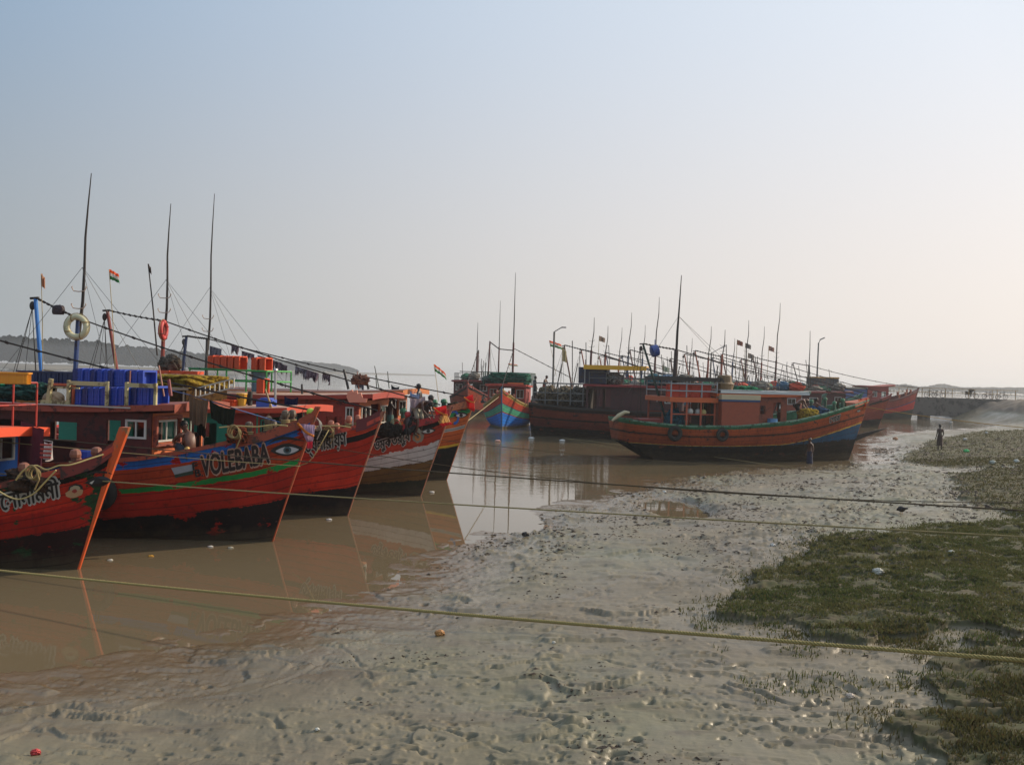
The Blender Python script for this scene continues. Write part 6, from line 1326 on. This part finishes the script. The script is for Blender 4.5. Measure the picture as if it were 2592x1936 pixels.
HAIR = P_('black_hair', '#0c0a0a', rough=.6, bump=.3)
def person(pose, pos, rz, label, tone='brown', lower=('lungi', '#3c6458'), upper=None, scale=1.0):
    J = dict(POSES['squat' if pose == 'squat' else 'sit' if pose == 'sit' else 'stand']); J.update(POSES[pose]); v = lambda k: Vector(J[k])
    t = empty('person', pos, rz, label, 'person'); t.scale = (scale,) * 3
    names = ['pel', 'spi', 'che', 'nec', 'hea', 'hiL', 'hiR', 'knL', 'knR', 'anL', 'anR', 'toL', 'toR', 'shL', 'shR', 'elL', 'elR', 'wrL', 'wrR']; pts = [v(n_) for n_ in names]; ix = {n_: i for i, n_ in enumerate(names)}
    pts += [(v('hiL') * .55 + v('knL') * .45), (v('hiR') * .55 + v('knR') * .45), (v('knL') * .6 + v('anL') * .4), (v('knR') * .6 + v('anR') * .4)]
    E = [('pel', 'spi'), ('spi', 'che'), ('che', 'nec'), ('nec', 'hea'), ('pel', 'hiL'), ('pel', 'hiR'), ('anL', 'toL'), ('anR', 'toR'), ('che', 'shL'), ('che', 'shR'), ('shL', 'elL'), ('shR', 'elR'), ('elL', 'wrL'), ('elR', 'wrR')]
    E = [(ix[a], ix[b]) for a, b in E] + [(ix['hiL'], 19), (19, ix['knL']), (ix['hiR'], 20), (20, ix['knR']), (ix['knL'], 21), (21, ix['anL']), (ix['knR'], 22), (22, ix['anR'])]
    R = [(.13, .10), (.115, .085), (.14, .10), .052, .05, .085, .085, .055, .055, .035, .035, .025, .025, .055, .055, .038, .038, .024, .024, .075, .075, .05, .05]
    V, Fc = skin_mesh([tuple(p) for p in pts], E, R)
    mb = MB(); mb.v = V; mb.f = Fc; mb.m = [0] * len(Fc)
    # head on the neck, with face
    h = v('hea'); up = (h - v('nec')).normalized(); fw = Vector((1, 0, 0)); fw = (fw - up * fw.dot(up)).normalized(); lf = up.cross(fw); HM = Matrix((fw, lf, up)).transposed().to_4x4(); HM.translation = h + up * .03
    n0 = len(mb.v); mb.ball((0, 0, 0), (.098, .076, .118), 14, 11)
    for i in range(n0, len(mb.v)):
        x, y, z = mb.v[i]
        if z < 0: x = x * (1 + z * 1.2) + (.012 if x > 0 else 0); y *= 1 + z * 2.4
        mb.v[i] = (x, y, z)
    mb.ball((.096, 0, -.012), (.018, .013, .024), 6, 5)
    for s_ in (-1, 1): mb.ball((-.005, s_ * .078, -.01), (.018, .010, .028), 6, 5)
    mb.mi = 1
    for s_ in (-1, 1): mb.ball((.084, s_ * .030, .012), (.008, .013, .007), 6, 5)
    mb.ball((.088, 0, -.052), (.006, .022, .006), 6, 4); mb.mi = 0; mb.xf(HM, n0)
    # hands: palm, four unequal fingers and a thumb
    for s_, sh, w_ in ((1, 'elL', 'wrL'), (-1, 'elR', 'wrR')):
        d = (v(w_) - v(sh)).normalized(); q = d.to_track_quat('X', 'Z').to_matrix().to_4x4(); q.translation = v(w_); n1 = len(mb.v)
        mb.ball((.05, 0, 0), (.052, .038, .016), 8, 6)
        for k, (yy, ln) in enumerate(((.027, .062), (.010, .074), (-.009, .068), (-.026, .052))): mb.tube([(.085, yy, 0), (.085 + ln * .5, yy * 1.1, -.010), (.085 + ln * .85, yy * 1.12, -.034)], [.009, .008, .006], 6)
        mb.tube([(.03, .032 * s_, 0), (.065, .055 * s_, -.01), (.092, .058 * s_, -.022)], [.011, .009, .007], 6); mb.xf(q, n1)
    add('body', mb, [SKIN[tone], HAIR], t, smooth=True)
    mb = MB(); n0 = 0; mb.ball((-.014, 0, .022), (.104, .084, .110), 14, 10)
    mb.v = [(x, y, max(z, -.035 + .05 * (x > .03) * 2.0 + (x > .06) * .04)) for x, y, z in mb.v]; mb.xf(HM); add('hair', mb, HAIR, t, smooth=True)
    kind, c = lower; m = P_('cloth_' + c, c, rough=.9, var=.25, scale=5, bump=.3)
    if kind == 'lungi' and pose not in ('squat', 'sit'):
        a, b, e = v('pel') + Vector((0, 0, .06)), (v('hiL') + v('hiR')) / 2, (v('knL') + v('knR')) / 2; f = (v('anL') + v('anR')) / 2; rows = [(a, .155, .115), (b, .17, .13), (b.lerp(e, .6), .185, .14), (e, .19, .14), (e.lerp(f, .42), .20, .15)]; mb = MB(); n_ = 22
        for c_, ry, rx in rows:
            for k in range(n_): q = 2 * math.pi * k / n_; g = 1 + .05 * math.sin(k * 2.6); mb.v.append((c_.x + rx * math.cos(q) * g, c_.y + ry * math.sin(q) * g, c_.z))
        for i in range(len(rows) - 1):
            for k in range(n_): p_, q_ = i * n_ + k, i * n_ + (k + 1) % n_; mb.f.append((p_, q_, q_ + n_, p_ + n_)); mb.m.append(0)
        add('lungi', mb, m, t, smooth=True)
    else:
        P5 = [v('pel') + Vector((0, 0, .03)), v('hiL'), v('hiR'), v('hiL').lerp(v('knL'), .85), v('hiR').lerp(v('knR'), .85)]
        V, Fc = skin_mesh([tuple(p) for p in P5], [(0, 1), (0, 2), (1, 3), (2, 4)], [(.15, .125), .108, .108, .085, .085]); mb = MB(); mb.v, mb.f, mb.m = V, Fc, [0] * len(Fc); add('shorts', mb, m, t, smooth=True)
    if upper:
        m = P_('cloth_' + upper, upper, rough=.9, var=.2, scale=5, bump=.3); P6 = [v('spi') - Vector((0, 0, .05)), v('che'), v('shL'), v('shR'), v('shL').lerp(v('elL'), .6), v('shR').lerp(v('elR'), .6), v('che').lerp(v('nec'), .4)]
        V, Fc = skin_mesh([tuple(p) for p in P6], [(0, 1), (1, 2), (1, 3), (2, 4), (3, 5), (1, 6)], [(.145, .115), (.155, .118), .068, .068, .056, .056, .07]); mb = MB(); mb.v, mb.f, mb.m = V, Fc, [0] * len(Fc); add('shirt', mb, m, t, smooth=True)
    return t
def on(B, px, py_head, lat, hh, z=None):
    """stand someone so that the head (hh above the soles) meets the pixel"""
    x_, z_ = B.loc(px, py_head, lat); return B.w(x_, lat, z_ - hh)
ra = lambda B, d: B.root.rotation_euler.z + math.radians(d)
person('squat', on(B2, 475, 1078, -1.0, .88), ra(B2, 150), 'bare backed man crouching on the foredeck beside the orange wheelhouse front', 'mid', ('shorts', '#2c3440'), scale=1.1)
mb = MB(); x_, z_ = B2.loc(474, 1137, -1.2); mb.ball((0, 0, 0), .07, 10, 6); tag(place(add('bowl', mb, P_('brass_bowl', '#c09a58', metal=.5, rough=.35)), B2, x_, -1.2, z_), 'small pale bowl at the crouching man\'s feet', 'bowl')
person('face', on(B4, 989, 1005, .5, 1.62), ra(B4, 25), 'bare chested man in a grey green lungi standing with one hand to his face', 'dark', ('lungi', '#3c5c54'), scale=1.0)
person('stand', on(B5, 1061, 975, -.6, 1.66), ra(B5, 180), 'man standing behind the pale cloths, only his head and bare shoulders showing', 'dark', ('lungi', '#3c4a5c'))
person('sit', on(B4, 1079, 1006, -.1, 1.14), ra(B4, 20), 'man sitting on the fourth bow in a dark shirt, facing the bow', 'dark', ('shorts', '#5c584e'), '#3c3836')
person('bend', on(B4, 1064, 1018, -.5, 1.12), ra(B4, -20), 'man stooping over the crimson rail beside the mauve sheet', 'brown', ('shorts', '#8c8676'))
person('squat', on(B4, 1038, 1046, -.6, .80), ra(B4, 60), 'dark figure crouching behind the crimson bollard', 'dark', ('shorts', '#141414'), '#161414')
person('bend', on(B8, 2022, 1014, -.5, 1.15), ra(B8, -10), 'man bending over the mustard net, seen from behind', 'mid', ('shorts', '#1c1c1e'), scale=1.05)
person('out', on(B8, 2066, 1012, .2, 1.60), ra(B8, 0), 'man with arms stretched out behind the denim blue net', 'brown', ('shorts', '#2c4460'), '#6a4a3c')
p = onz(2045, 1166, .12); person('stand', (p.x, p.y - .3, p.z - .42), math.radians(200), 'bare chested man wading in front of the grounded boat\'s dark hull', 'brown', ('lungi', '#20243c'), scale=.98)
person('stand', on(B7, 1355, 955, .6, 1.62), ra(B7, 30), 'man in dark clothes standing above the long boat\'s stern, leftmost of two', 'dark', ('lungi', '#24282c'), '#2c302e')
person('rail', on(B7, 1379, 954, .2, 1.58), ra(B7, -10), 'bare chested man leaning on a rail, right of the man in dark clothes', 'mid', ('lungi', '#8c3424'))
person('stand', on(B9, 2168, 985, 0, 1.62), ra(B9, 0), 'man on the red jetty boat, his head above the wheelhouse roof', 'dark', ('shorts', '#3c3c3c'), '#5c3434', scale=1.0)
for px, py, Y, lab, c in ((1222, 1000, 92, 'person in dark clothes on the boat half hidden left of the blue one', '#1c1c20'), (1922, 968, 90, 'person in blue sitting high behind the grounded boat\'s white roof', '#2c4468'), (1968, 962, 92, 'pair of heads: the person left of the red jetty boat\'s derrick, in grey', '#5c5c60'), (2018, 966, 118, 'small figure on the jetty boat side, right of the derrick foot', '#2c2c2c')):
    p = aty(px, py, Y); person('sit' if Y < 100 else 'stand', (p.x, Y, p.z - (1.1 if Y < 100 else 1.6)), math.radians(-40), lab.replace('pair of heads: the person', 'person'), 'dark', ('shorts', '#24242c'), c)

# ---------------------------------------------------------------- mooring ropes over the flat
def rope(pts, r, label, m, twist=.075, strands=True, name='mooring_rope', dens=1.0):
    pts = [Vector(p) for p in pts]; L = sum((b - a).length for a, b in zip(pts[:-1], pts[1:])); n = int(L / (twist / 5) * dens) if strands else 60
    n = min(n, 3200); cum = [0]
    for a, b in zip(pts[:-1], pts[1:]): cum.append(cum[-1] + (b - a).length)
    def at(s):
        for k in range(len(pts) - 1):
            if s <= cum[k + 1] or k == len(pts) - 2: return pts[k].lerp(pts[k + 1], (s - cum[k]) / (cum[k + 1] - cum[k]))
    mb = MB()
    if strands:
        d = (pts[-1] - pts[0]).normalized(); ux = d.cross(Vector((0, 0, 1))).normalized(); uy = d.cross(ux)
        for k in range(3):
            P = []
            for i in range(n + 1): s = L * i / n; a = 2 * math.pi * (s / twist + k / 3); P.append(at(s) + (ux * math.cos(a) + uy * math.sin(a)) * r * .60)
            mb.tube(P, r * .52, 6)
    else: mb.tube([at(L * i / n) for i in range(n + 1)], r, 5)
    return tag(add(name, mb, m, smooth=True), label, 'rope', 'mooring ropes stretched over the flat')
def sagline(a, b, sag, n=40): a, b = Vector(a), Vector(b); return [a.lerp(b, i / n) - Vector((0, 0, sag * 4 * (i / n) * (1 - i / n))) for i in range(n + 1)]
def R_(p0, Y0, p1, Y1, pm=None):
    """rope between two sight points at given distances; sag taken from a middle pixel"""
    a, b = aty(*p0, Y0), aty(*p1, Y1); s = 0
    if pm:
        best = None
        for i in range(1, 200):
            q = a.lerp(b, i / 200); c = RM.transposed() @ (q - CAM); x = 1296 + F * c.x / -c.z
            if best is None or abs(x - pm[0]) < best[0]: best = (abs(x - pm[0]), i / 200, 968 - F * c.y / -c.z, -c.z)
        _, u, y, dd = best; s = (pm[1] - y) * dd / F / (4 * u * (1 - u))
    return sagline(a, b, s)
RT = P_('rope_yellow_hemp', '#94824c', rough=.85, var=.3, scale=30); RB = P_('rope_brown', '#4a3c28', rough=.9, var=.3, scale=30); RT2 = P_('rope_tan', '#8a7a50', rough=.85, var=.3, scale=30)
a = aty(-60, 1437, 15.0)
rope(R_((-60, 1437), 15.0, (2660, 1676), 6.2, (1172, 1554)), .0155, 'thick yellow twisted rope nearest the camera, crossing the whole foreground', RT, .085, True)
rope(R_((-60, 1194), 21, (2660, 1362), 12.5, (1200, 1279)), .0135, 'yellow brown rope second nearest the camera, passing below the name VOLEBABA', RT2, .08, True, dens=.7)
rope(R_((-60, 1094), 24, (2680, 1297), 15, (1300, 1208)), .015, 'dark brown rope crossing the middle, just above the second rope', RB, .08, True, dens=.6)
rope(R_((760, 1120), 26, (2680, 1272), 22, (1700, 1238)), .010, 'thin dark rope from the third bow toward the right edge', RB, strands=False)
rope(R_((960, 1093), 33, (2120, 1190), 34, (1500, 1153)), .010, 'thin rope from the fourth bow toward the grounded boat', RB, strands=False)
rope(R_((-60, 1112), 21, (760, 1180), 22, (300, 1145)), .010, 'thin tan rope passing over the lettered boat\'s black hull band', RT2, strands=False)
rope(R_((1300, 1096), 74, (2150, 1205), 42, (1700, 1142)), .014, 'pale rope from under the blue boat running in front of the grounded hull', RT2, strands=False)
rope(R_((2190, 1029), 54.2, (2680, 1090), 40, (2390, 1060)), .016, 'yellow rope from the grounded boat\'s stem to the right bank', P_('rope_gold', '#b0842c'), strands=False)
rope(R_((1183, 1066), 38.0, (1262, 1005), 60, None), .020, 'tan rope from the farthest near bow up to the blue boat', RT2, strands=False)
# hanging bights at the near bows
def bight(B, pxs, lat, r, label):
    P = [B.w(B.loc(px, py, la)[0], la, B.loc(px, py, la)[1]) for (px, py), la in zip(pxs, lat)]; Q = []
    for i in range(len(P) - 1):
        p0, p1, p2, p3 = P[max(i - 1, 0)], P[i], P[i + 1], P[min(i + 2, len(P) - 1)]
        for k in range(6): u = k / 6; Q.append(.5 * ((2 * p1) + (p2 - p0) * u + (2 * p0 - 5 * p1 + 4 * p2 - p3) * u * u + (3 * p1 - p0 - 3 * p2 + p3) * u ** 3))
    Q.append(P[-1]); mb = MB(); mb.tube(Q, r, 6); tag(add('slack_rope', mb, P_('rope_straw', '#b09a60', var=.25)), label, 'rope')
bight(B1, [(142, 1190), (112, 1222), (84, 1250), (50, 1263), (20, 1256), (-20, 1232)], [-1.9] * 6, .014, 'slack straw coloured rope looping across the painted letters at the left edge')
bight(B3, [(832, 1088), (820, 1110), (800, 1145), (782, 1168), (765, 1176), (748, 1178)], [-1.6, -1.75, -1.8, -1.7, -1.5, -1.3], .013, 'slack pale rope looping across the letters of the third boat')
bight(B3, [(778, 1095), (800, 1080), (830, 1078), (862, 1078), (888, 1082)], [-1.2, -1.1, -1.0, -.9, -.8], .02, 'straw rope turned round the peach capped bollards')
bight(B1, [(40, 1215), (60, 1190), (90, 1178), (118, 1188), (150, 1178), (180, 1176), (230, 1160), (262, 1150)], [-1.2, -1.2, -1.1, -1.0, -.9, -.8, -.5, -.3], .016, 'straw rope led along the rail to the orange stem post')
bight(B2, [(555, 1082), (600, 1078), (650, 1080), (690, 1075), (728, 1078)], [-1.3, -1.2, -1.1, -.95, -.85], .018, 'straw rope turned round the lettered boat\'s bollards')
# ---------------------------------------------------------------- things on the mud
def gz1(x, y):
    ia = min(max(int(np.searchsorted(az, math.atan2(x, y))), 0), NA - 1); ir = min(max(int(np.searchsorted(rr, math.hypot(x, y))), 0), NR - 1); return float(gz.reshape(NR, NA)[ir, ia])
def ground_at(px, py):
    z = .6
    for _ in range(8): p = onz(px, py, z); z = .5 * z + .5 * max(0.0, gz1(p.x, p.y))
    return onz(px, py, z)
p = ground_at(2378, 1140); person('stand', p, math.radians(100), 'lone figure in dark brown cloth standing on the open mud at the right', 'dark', ('lungi', '#33201b'), '#38221c', scale=.98)
# a dark bird picking over the mud
p = ground_at(2281, 1301); t = tag(empty('bird', p, 2.0), 'dark brown bird with yellow legs standing on the pale mud', 'bird'); mb = MB()
mb.ball((0, 0, .15), (.13, .075, .085), 12, 8); mb.ball((.12, 0, .12), (.045, .04, .04), 8, 6); mb.tube([(.15, 0, .11), (.20, 0, .08)], [.014, .004], 5); mb.tube([(-.09, 0, .17), (-.24, 0, .20)], [.05, .02], 6); add('body', mb, P_('bird_brown', '#2c2420', rough=.7), t, smooth=True)
for s_ in (-1, 1): mb = MB(); mb.tube([(.0, s_ * .03, .09), (-.01, s_ * .03, .0), (.04, s_ * .03, .0)], .008, 5); add('leg', mb, P_('bird_leg', '#b08430'), t)
LIT = [((1113, 1607), 'coconut', 'pale brown coconut husk lying on the near mud', '#b07c44', .075), ((803, 1846), 'shell', 'small white shell on the near mud at the lower centre left', '#d0ccc0', .025), ((90, 1908), 'wrapper', 'red scrap of plastic at the lower left corner', '#b03030', .05), ((2152, 1765), 'wrapper', 'white and orange scrap below the thick rope at the right', '#c0b0a0', .05),
       ((2346, 1897), 'wrapper', 'small yellow scrap near the bottom right', '#d0b43c', .03), ((1956, 1382), 'wrapper', 'white scrap beside the near edge of the big turf patch', '#c8c4bc', .06), ((2408, 1072), 'bag', 'white plastic bag on the far turf', '#bcb8b0', .18), ((2446, 1145), 'bag', 'bright green plastic bag on the mud beyond the turf', '#3cb868', .16), ((2573, 1170), 'bottle', 'white bottle on the turf at the right edge', '#c4c4bc', .13),
       ((2513, 1174), 'bag', 'pale crumpled bag left of the white bottle', '#aeb0a4', .15), ((2266, 1113), 'wrapper', 'orange box on the mud between the grounded boat and the post', '#b8825c', .18), ((1682, 1247), 'wrapper', 'white scrap on the mud above the brown pool', '#d8d4cc', .07), ((2443, 1114), 'bottle', 'small white bottle on the far mud, right of the post', '#c8c0b8', .14), ((2497, 1097), 'wrapper', 'white scrap highest on the far turf', '#c4c0b8', .12),
       ((1330, 1356), 'stone', 'dark stone by the water\'s edge in the middle', '#2c2622', .09), ((2408, 1400), 'wrapper', 'pale scrap in the middle of the big turf patch', '#c0bcae', .06), ((2222, 1453), 'wrapper', 'white scrap low in the big turf patch', '#b4b0a4', .10), ((1402, 1627), 'wrapper', 'tiny white scrap below the thick rope', '#c4c0b4', .03)]
for k, ((px, py), nm, lab, c, r_) in enumerate(LIT):
    p = ground_at(px, py); heap(nm, (r_ * 2, r_ * 1.6, r_ * 1.4), P_('litter_' + c, c, rough=.5, var=.2), lab, nm); o = col.objects[-1] if 0 else bpy.data.objects[sorted([q.name for q in bpy.data.objects if q.name.startswith(nm)])[-1]]
    for q in bpy.data.objects:
        if q.get('label') == lab: q.location = (p.x, p.y, p.z - .01)
for k, (px, py, c, lab) in enumerate(((533, 1383, '#d8d0c4', 'white scrap floating off the lettered boat'), (584, 1386, '#b8b09c', 'fainter scrap right of the white one'), (382, 1407, '#c8942c', 'yellow scrap floating between the first two bows'), (279, 1417, '#c8c4b8', 'white speck floating right of the orange stem post'), (833, 1315, '#d4d0c8', 'white scrap by the third boat\'s waterline'), (1093, 1246, '#d8d4cc', 'white speck below the fourth bow'), (1260, 1117, '#d8a898', 'pinkish scrap below the blue boat'), (1345, 1110, '#d8d8d4', 'white scrap right of the blue boat\'s reflection'), (1423, 1116, '#d8d8d4', 'pair of white scraps below the long boat\'s stern'))):
    p = onz(px, py, .01); s_ = p.y / 24; heap('floating_scrap', (.14 * s_, .10 * s_, .05 * s_), P_('litter_' + c, c, rough=.5, var=.2), lab, 'litter', None, seed=k, group='scraps floating on the water')
    for q in bpy.data.objects:
        if q.get('label') == lab: q.location = (p.x, p.y, -.01)

# ---------------------------------------------------------------- grass
def blades(n, P, hmin, hmax, name, m, dens_noise=.0, wmul=1.0, thin=False):
    P = np.array(P); lo, hi = P.min(0) - .6, P.max(0) + .6; lo = np.maximum(lo, [-30, 5]); hi = np.minimum(hi, [75, 140])
    X_ = rng.uniform(lo[0], hi[0], n * 4); Y_ = rng.uniform(lo[1], hi[1], n * 4); jx, jy = rng.normal(0, .35, n * 4), rng.normal(0, .5, n * 4); k = grassmask(X_ + jx, Y_ + jy) > .1; k &= fbm(X_, Y_, 1.1, 4, .6) + .5 * fbm(X_, Y_, 5, 2) > dens_noise + rng.uniform(-.25, .25, n * 4); k &= np.abs(np.degrees(np.arctan2(X_, Y_))) < 33
    if thin: k = (np.abs(np.degrees(np.arctan2(X_, Y_))) < 33) & (fbm(X_, Y_, .8, 2) > .1) & ~k
    X_, Y_ = X_[k][:n], Y_[k][:n]; n = len(X_); ia = np.clip(np.searchsorted(az, np.arctan2(X_, Y_)), 0, NA - 1); ir = np.clip(np.searchsorted(rr, np.hypot(X_, Y_)), 0, NR - 1); Z_ = gz.reshape(NR, NA)[ir, ia]
    D = np.hypot(X_, Y_); h = rng.uniform(hmin, hmax, n) * (1 + 1.1 * np.clip(fbm(X_, Y_, 1.7, 2), -.4, .8)); w_ = (.004 + D * .00045) * wmul; a = rng.uniform(0, 6.28, n); lx, ly = rng.normal(0, .35, n) * h, rng.normal(0, .35, n) * h
    V = np.empty((n, 4, 3)); c, s = np.cos(a) * w_, np.sin(a) * w_
    V[:, 0] = np.stack([X_ - c, Y_ - s, Z_ - .02], 1); V[:, 1] = np.stack([X_ + c, Y_ + s, Z_ - .02], 1); V[:, 2] = np.stack([X_ + c * .6 + lx * .45, Y_ + s * .6 + ly * .45, Z_ + h * .6], 1); V[:, 3] = np.stack([X_ + lx, Y_ + ly, Z_ + h], 1)
    me = bpy.data.meshes.new(name); me.vertices.add(n * 4); me.vertices.foreach_set('co', V.astype(np.float32).ravel()); b = np.arange(n) * 4
    fc = np.stack([b, b + 1, b + 2, b + 3], 1).astype(np.int32); me.loops.add(n * 4); me.loops.foreach_set('vertex_index', fc.ravel()); me.polygons.add(n); me.polygons.foreach_set('loop_start', np.arange(n, dtype=np.int32) * 4); me.update(calc_edges=True)
    me.materials.append(m); o = bpy.data.objects.new(name, me); col.objects.link(o); tag(o, kind='stuff'); return o
def grass_mat(nm, a, b, c):
    m = bpy.data.materials.new(nm); m.use_nodes = True; n = m.node_tree.nodes; l = m.node_tree.links; bs = n['Principled BSDF']; g = n.new('ShaderNodeNewGeometry'); z = n.new('ShaderNodeTexNoise'); z.inputs['Scale'].default_value = .7; z.inputs['Detail'].default_value = 5; l.new(g.outputs['Position'], z.inputs['Vector'])
    cr = n.new('ShaderNodeValToRGB'); l.new(z.outputs[0], cr.inputs[0]); e = cr.color_ramp.elements; e[0].position = .38; e[0].color = a + (1,); e[1].position = .62; e[1].color = b + (1,)
    z2 = n.new('ShaderNodeTexNoise'); z2.inputs['Scale'].default_value = 30; l.new(g.outputs['Position'], z2.inputs['Vector']); mx = n.new('ShaderNodeMix'); mx.data_type = 'RGBA'; mr = n.new('ShaderNodeMapRange'); mr.inputs[1].default_value = .5; mr.inputs[2].default_value = .7; l.new(z2.outputs[0], mr.inputs[0]); l.new(mr.outputs[0], mx.inputs[0]); l.new(cr.outputs[0], mx.inputs[6]); mx.inputs[7].default_value = c + (1,)
    l.new(mx.outputs[2], bs.inputs['Base Color']); bs.inputs['Roughness'].default_value = .7; bs.inputs['Specular IOR Level'].default_value = .2
    t = n.new('ShaderNodeBsdfTranslucent'); l.new(mx.outputs[2], t.inputs[0]); ms = n.new('ShaderNodeMixShader'); ms.inputs[0].default_value = .35; l.new(bs.outputs[0], ms.inputs[1]); l.new(t.outputs[0], ms.inputs[2]); l.new(ms.outputs[0], n['Material Output'].inputs[0]); return m
GM1 = grass_mat('salt_grass', (.060, .080, .024), (.095, .098, .034), (.115, .08, .035)); GM2 = grass_mat('brown_grass', (.062, .066, .024), (.085, .080, .030), (.09, .052, .026))
blades(110000, GR_A, .018, .055, 'grass', GM1, -.14); blades(42000, GR_B, .015, .07, 'grass', GM2, .16); blades(30000, GR_C, .03, .06, 'grass', GM2, -.3, 1.0); blades(26000, GR_D, .03, .07, 'grass', GM2, -.35, 1.0)
blades(2600, W([(1850, 1520), (2500, 1500), (2592, 1700), (2150, 1640)], .8), .02, .07, 'grass', GM1, .0, 1.0, True)

# ---------------------------------------------------------------- far bank of the river
def far_wood(name, px0, px1, Y, tops, base, n, leaf, m):
    """leaf clumps spread through the volume of a distant belt of trees"""
    xs_ = [p[0] for p in tops]; ys_ = [p[1] for p in tops]; V = []; Fc = []; R2 = random.Random(9)
    for k in range(n):
        px = R2.uniform(px0, px1); top = float(np.interp(px, xs_, ys_)); Yk = Y + R2.uniform(0, Y * .06); a, b = aty(px, base(px), Y), aty(px, top, Y); hv = sum(abs(math.sin(px * f_ + 1.3 * f_)) * w__ for f_, w__ in ((.031, .3), (.083, .3), (.21, .25), (.57, .15))); H = (b.z - a.z) * (.74 + .26 * hv)
        u = 1; z = max(a.z, -.3) + H * u * (R2.random() ** .7); p = Vector((a.x * Yk / Y, Yk, z)); s = leaf * R2.uniform(.5, 1.3); i = len(V)
        for q in ((-1, 0, -.4), (.2, .5, -.7), (1, 0, -.1), (.5, -.3, .7), (-.6, .2, .6)): V.append((p.x + q[0] * s * R2.uniform(.7, 1.2), p.y + q[1] * s, max(-.2, p.z + q[2] * s * R2.uniform(.6, 1.1))))
        Fc.append((i, i + 1, i + 2, i + 3, i + 4))
    mb = MB(); mb.v, mb.f, mb.m = V, Fc, [0] * len(Fc); tag(add(name, mb, m), kind='stuff')
FW = P_('distant_foliage', '#1c2a18', rough=.9, var=.5, scale=.05, bump=0)
hz_ = lambda px: 911 + .0297 * px
far_wood('far_woodland', -260, 600, 760, [(-260, 820), (0, 843), (60, 850), (130, 853), (250, 862), (300, 872), (400, 880), (470, 890), (560, 898), (600, 915)], lambda px: hz_(px) + 3, 17000, 1.7, FW)
far_wood('far_woodland', 440, 905, 1150, [(440, 912), (560, 903), (700, 909), (780, 914), (850, 922), (885, 930), (905, 938)], lambda px: hz_(px) + 4, 12000, 1.7, FW)
SB = P_('sandbank', '#5c5444', rough=.9, var=.2, scale=.02, bump=0); mb = MB(); pts = []
for px in range(-400, 641, 40): a = onz(px, hz_(px) + 17.5 + 1.5 * math.sin(px * .02), 0); pts.append(a)
for i in range(len(pts) - 1):
    a, b = pts[i], pts[i + 1]; k = 1.55
    mb.quad((a.x, a.y, -.2), (b.x, b.y, -.2), (b.x * 1.05, b.y * 1.05, 1.2), (a.x * 1.05, a.y * 1.05, 1.2)); mb.quad((a.x * 1.05, a.y * 1.05, 1.2), (b.x * 1.05, b.y * 1.05, 1.2), (b.x * k, b.y * k, 1.6), (a.x * k, a.y * k, 1.6))
tag(add('sandbank', mb, SB), kind='structure')
mb = MB(); a, b = aty(560, hz_(560), 1120), aty(1090, hz_(1090) + 1, 1500); mb.quad((a.x, a.y, -.2), (b.x, b.y, -.2), (b.x, b.y, 1.0), (a.x, a.y, 2.4)); mb.quad((a.x, a.y, 2.4), (b.x, b.y, 1.0), (b.x, b.y + 100, 1.0), (a.x, a.y + 100, 2.4)); mb.quad((a.x, a.y + 100, -.2), (a.x, a.y + 100, 2.4), (b.x, b.y + 100, 1), (b.x, b.y + 100, -.2))
tag(add('mud_spit', mb, SB), kind='structure')
far_wood('far_woodland', 2230, 2650, 900, [(2230, 985), (2290, 976), (2330, 984), (2380, 974), (2440, 985), (2520, 984), (2650, 985)], lambda px: hz_(px) + 6, 2500, 2.6, FW)
# ---------------------------------------------------------------- haze
hm = bpy.data.materials.new('haze'); hm.use_nodes = True; hn = hm.node_tree.nodes; hn.remove(hn['Principled BSDF'])
hv = hn.new('ShaderNodeVolumePrincipled'); hv.inputs['Density'].default_value = .0005; hv.inputs['Color'].default_value = (.66, .69, .73, 1); hv.inputs['Anisotropy'].default_value = .35
hm.node_tree.links.new(hv.outputs[0], hn['Material Output'].inputs['Volume'])
mb = MB(); mb.box((0, S / 2 - 50, 6.5), (2 * S + 200, S + 300, 19)); tag(add('haze', mb, hm), kind='stuff')
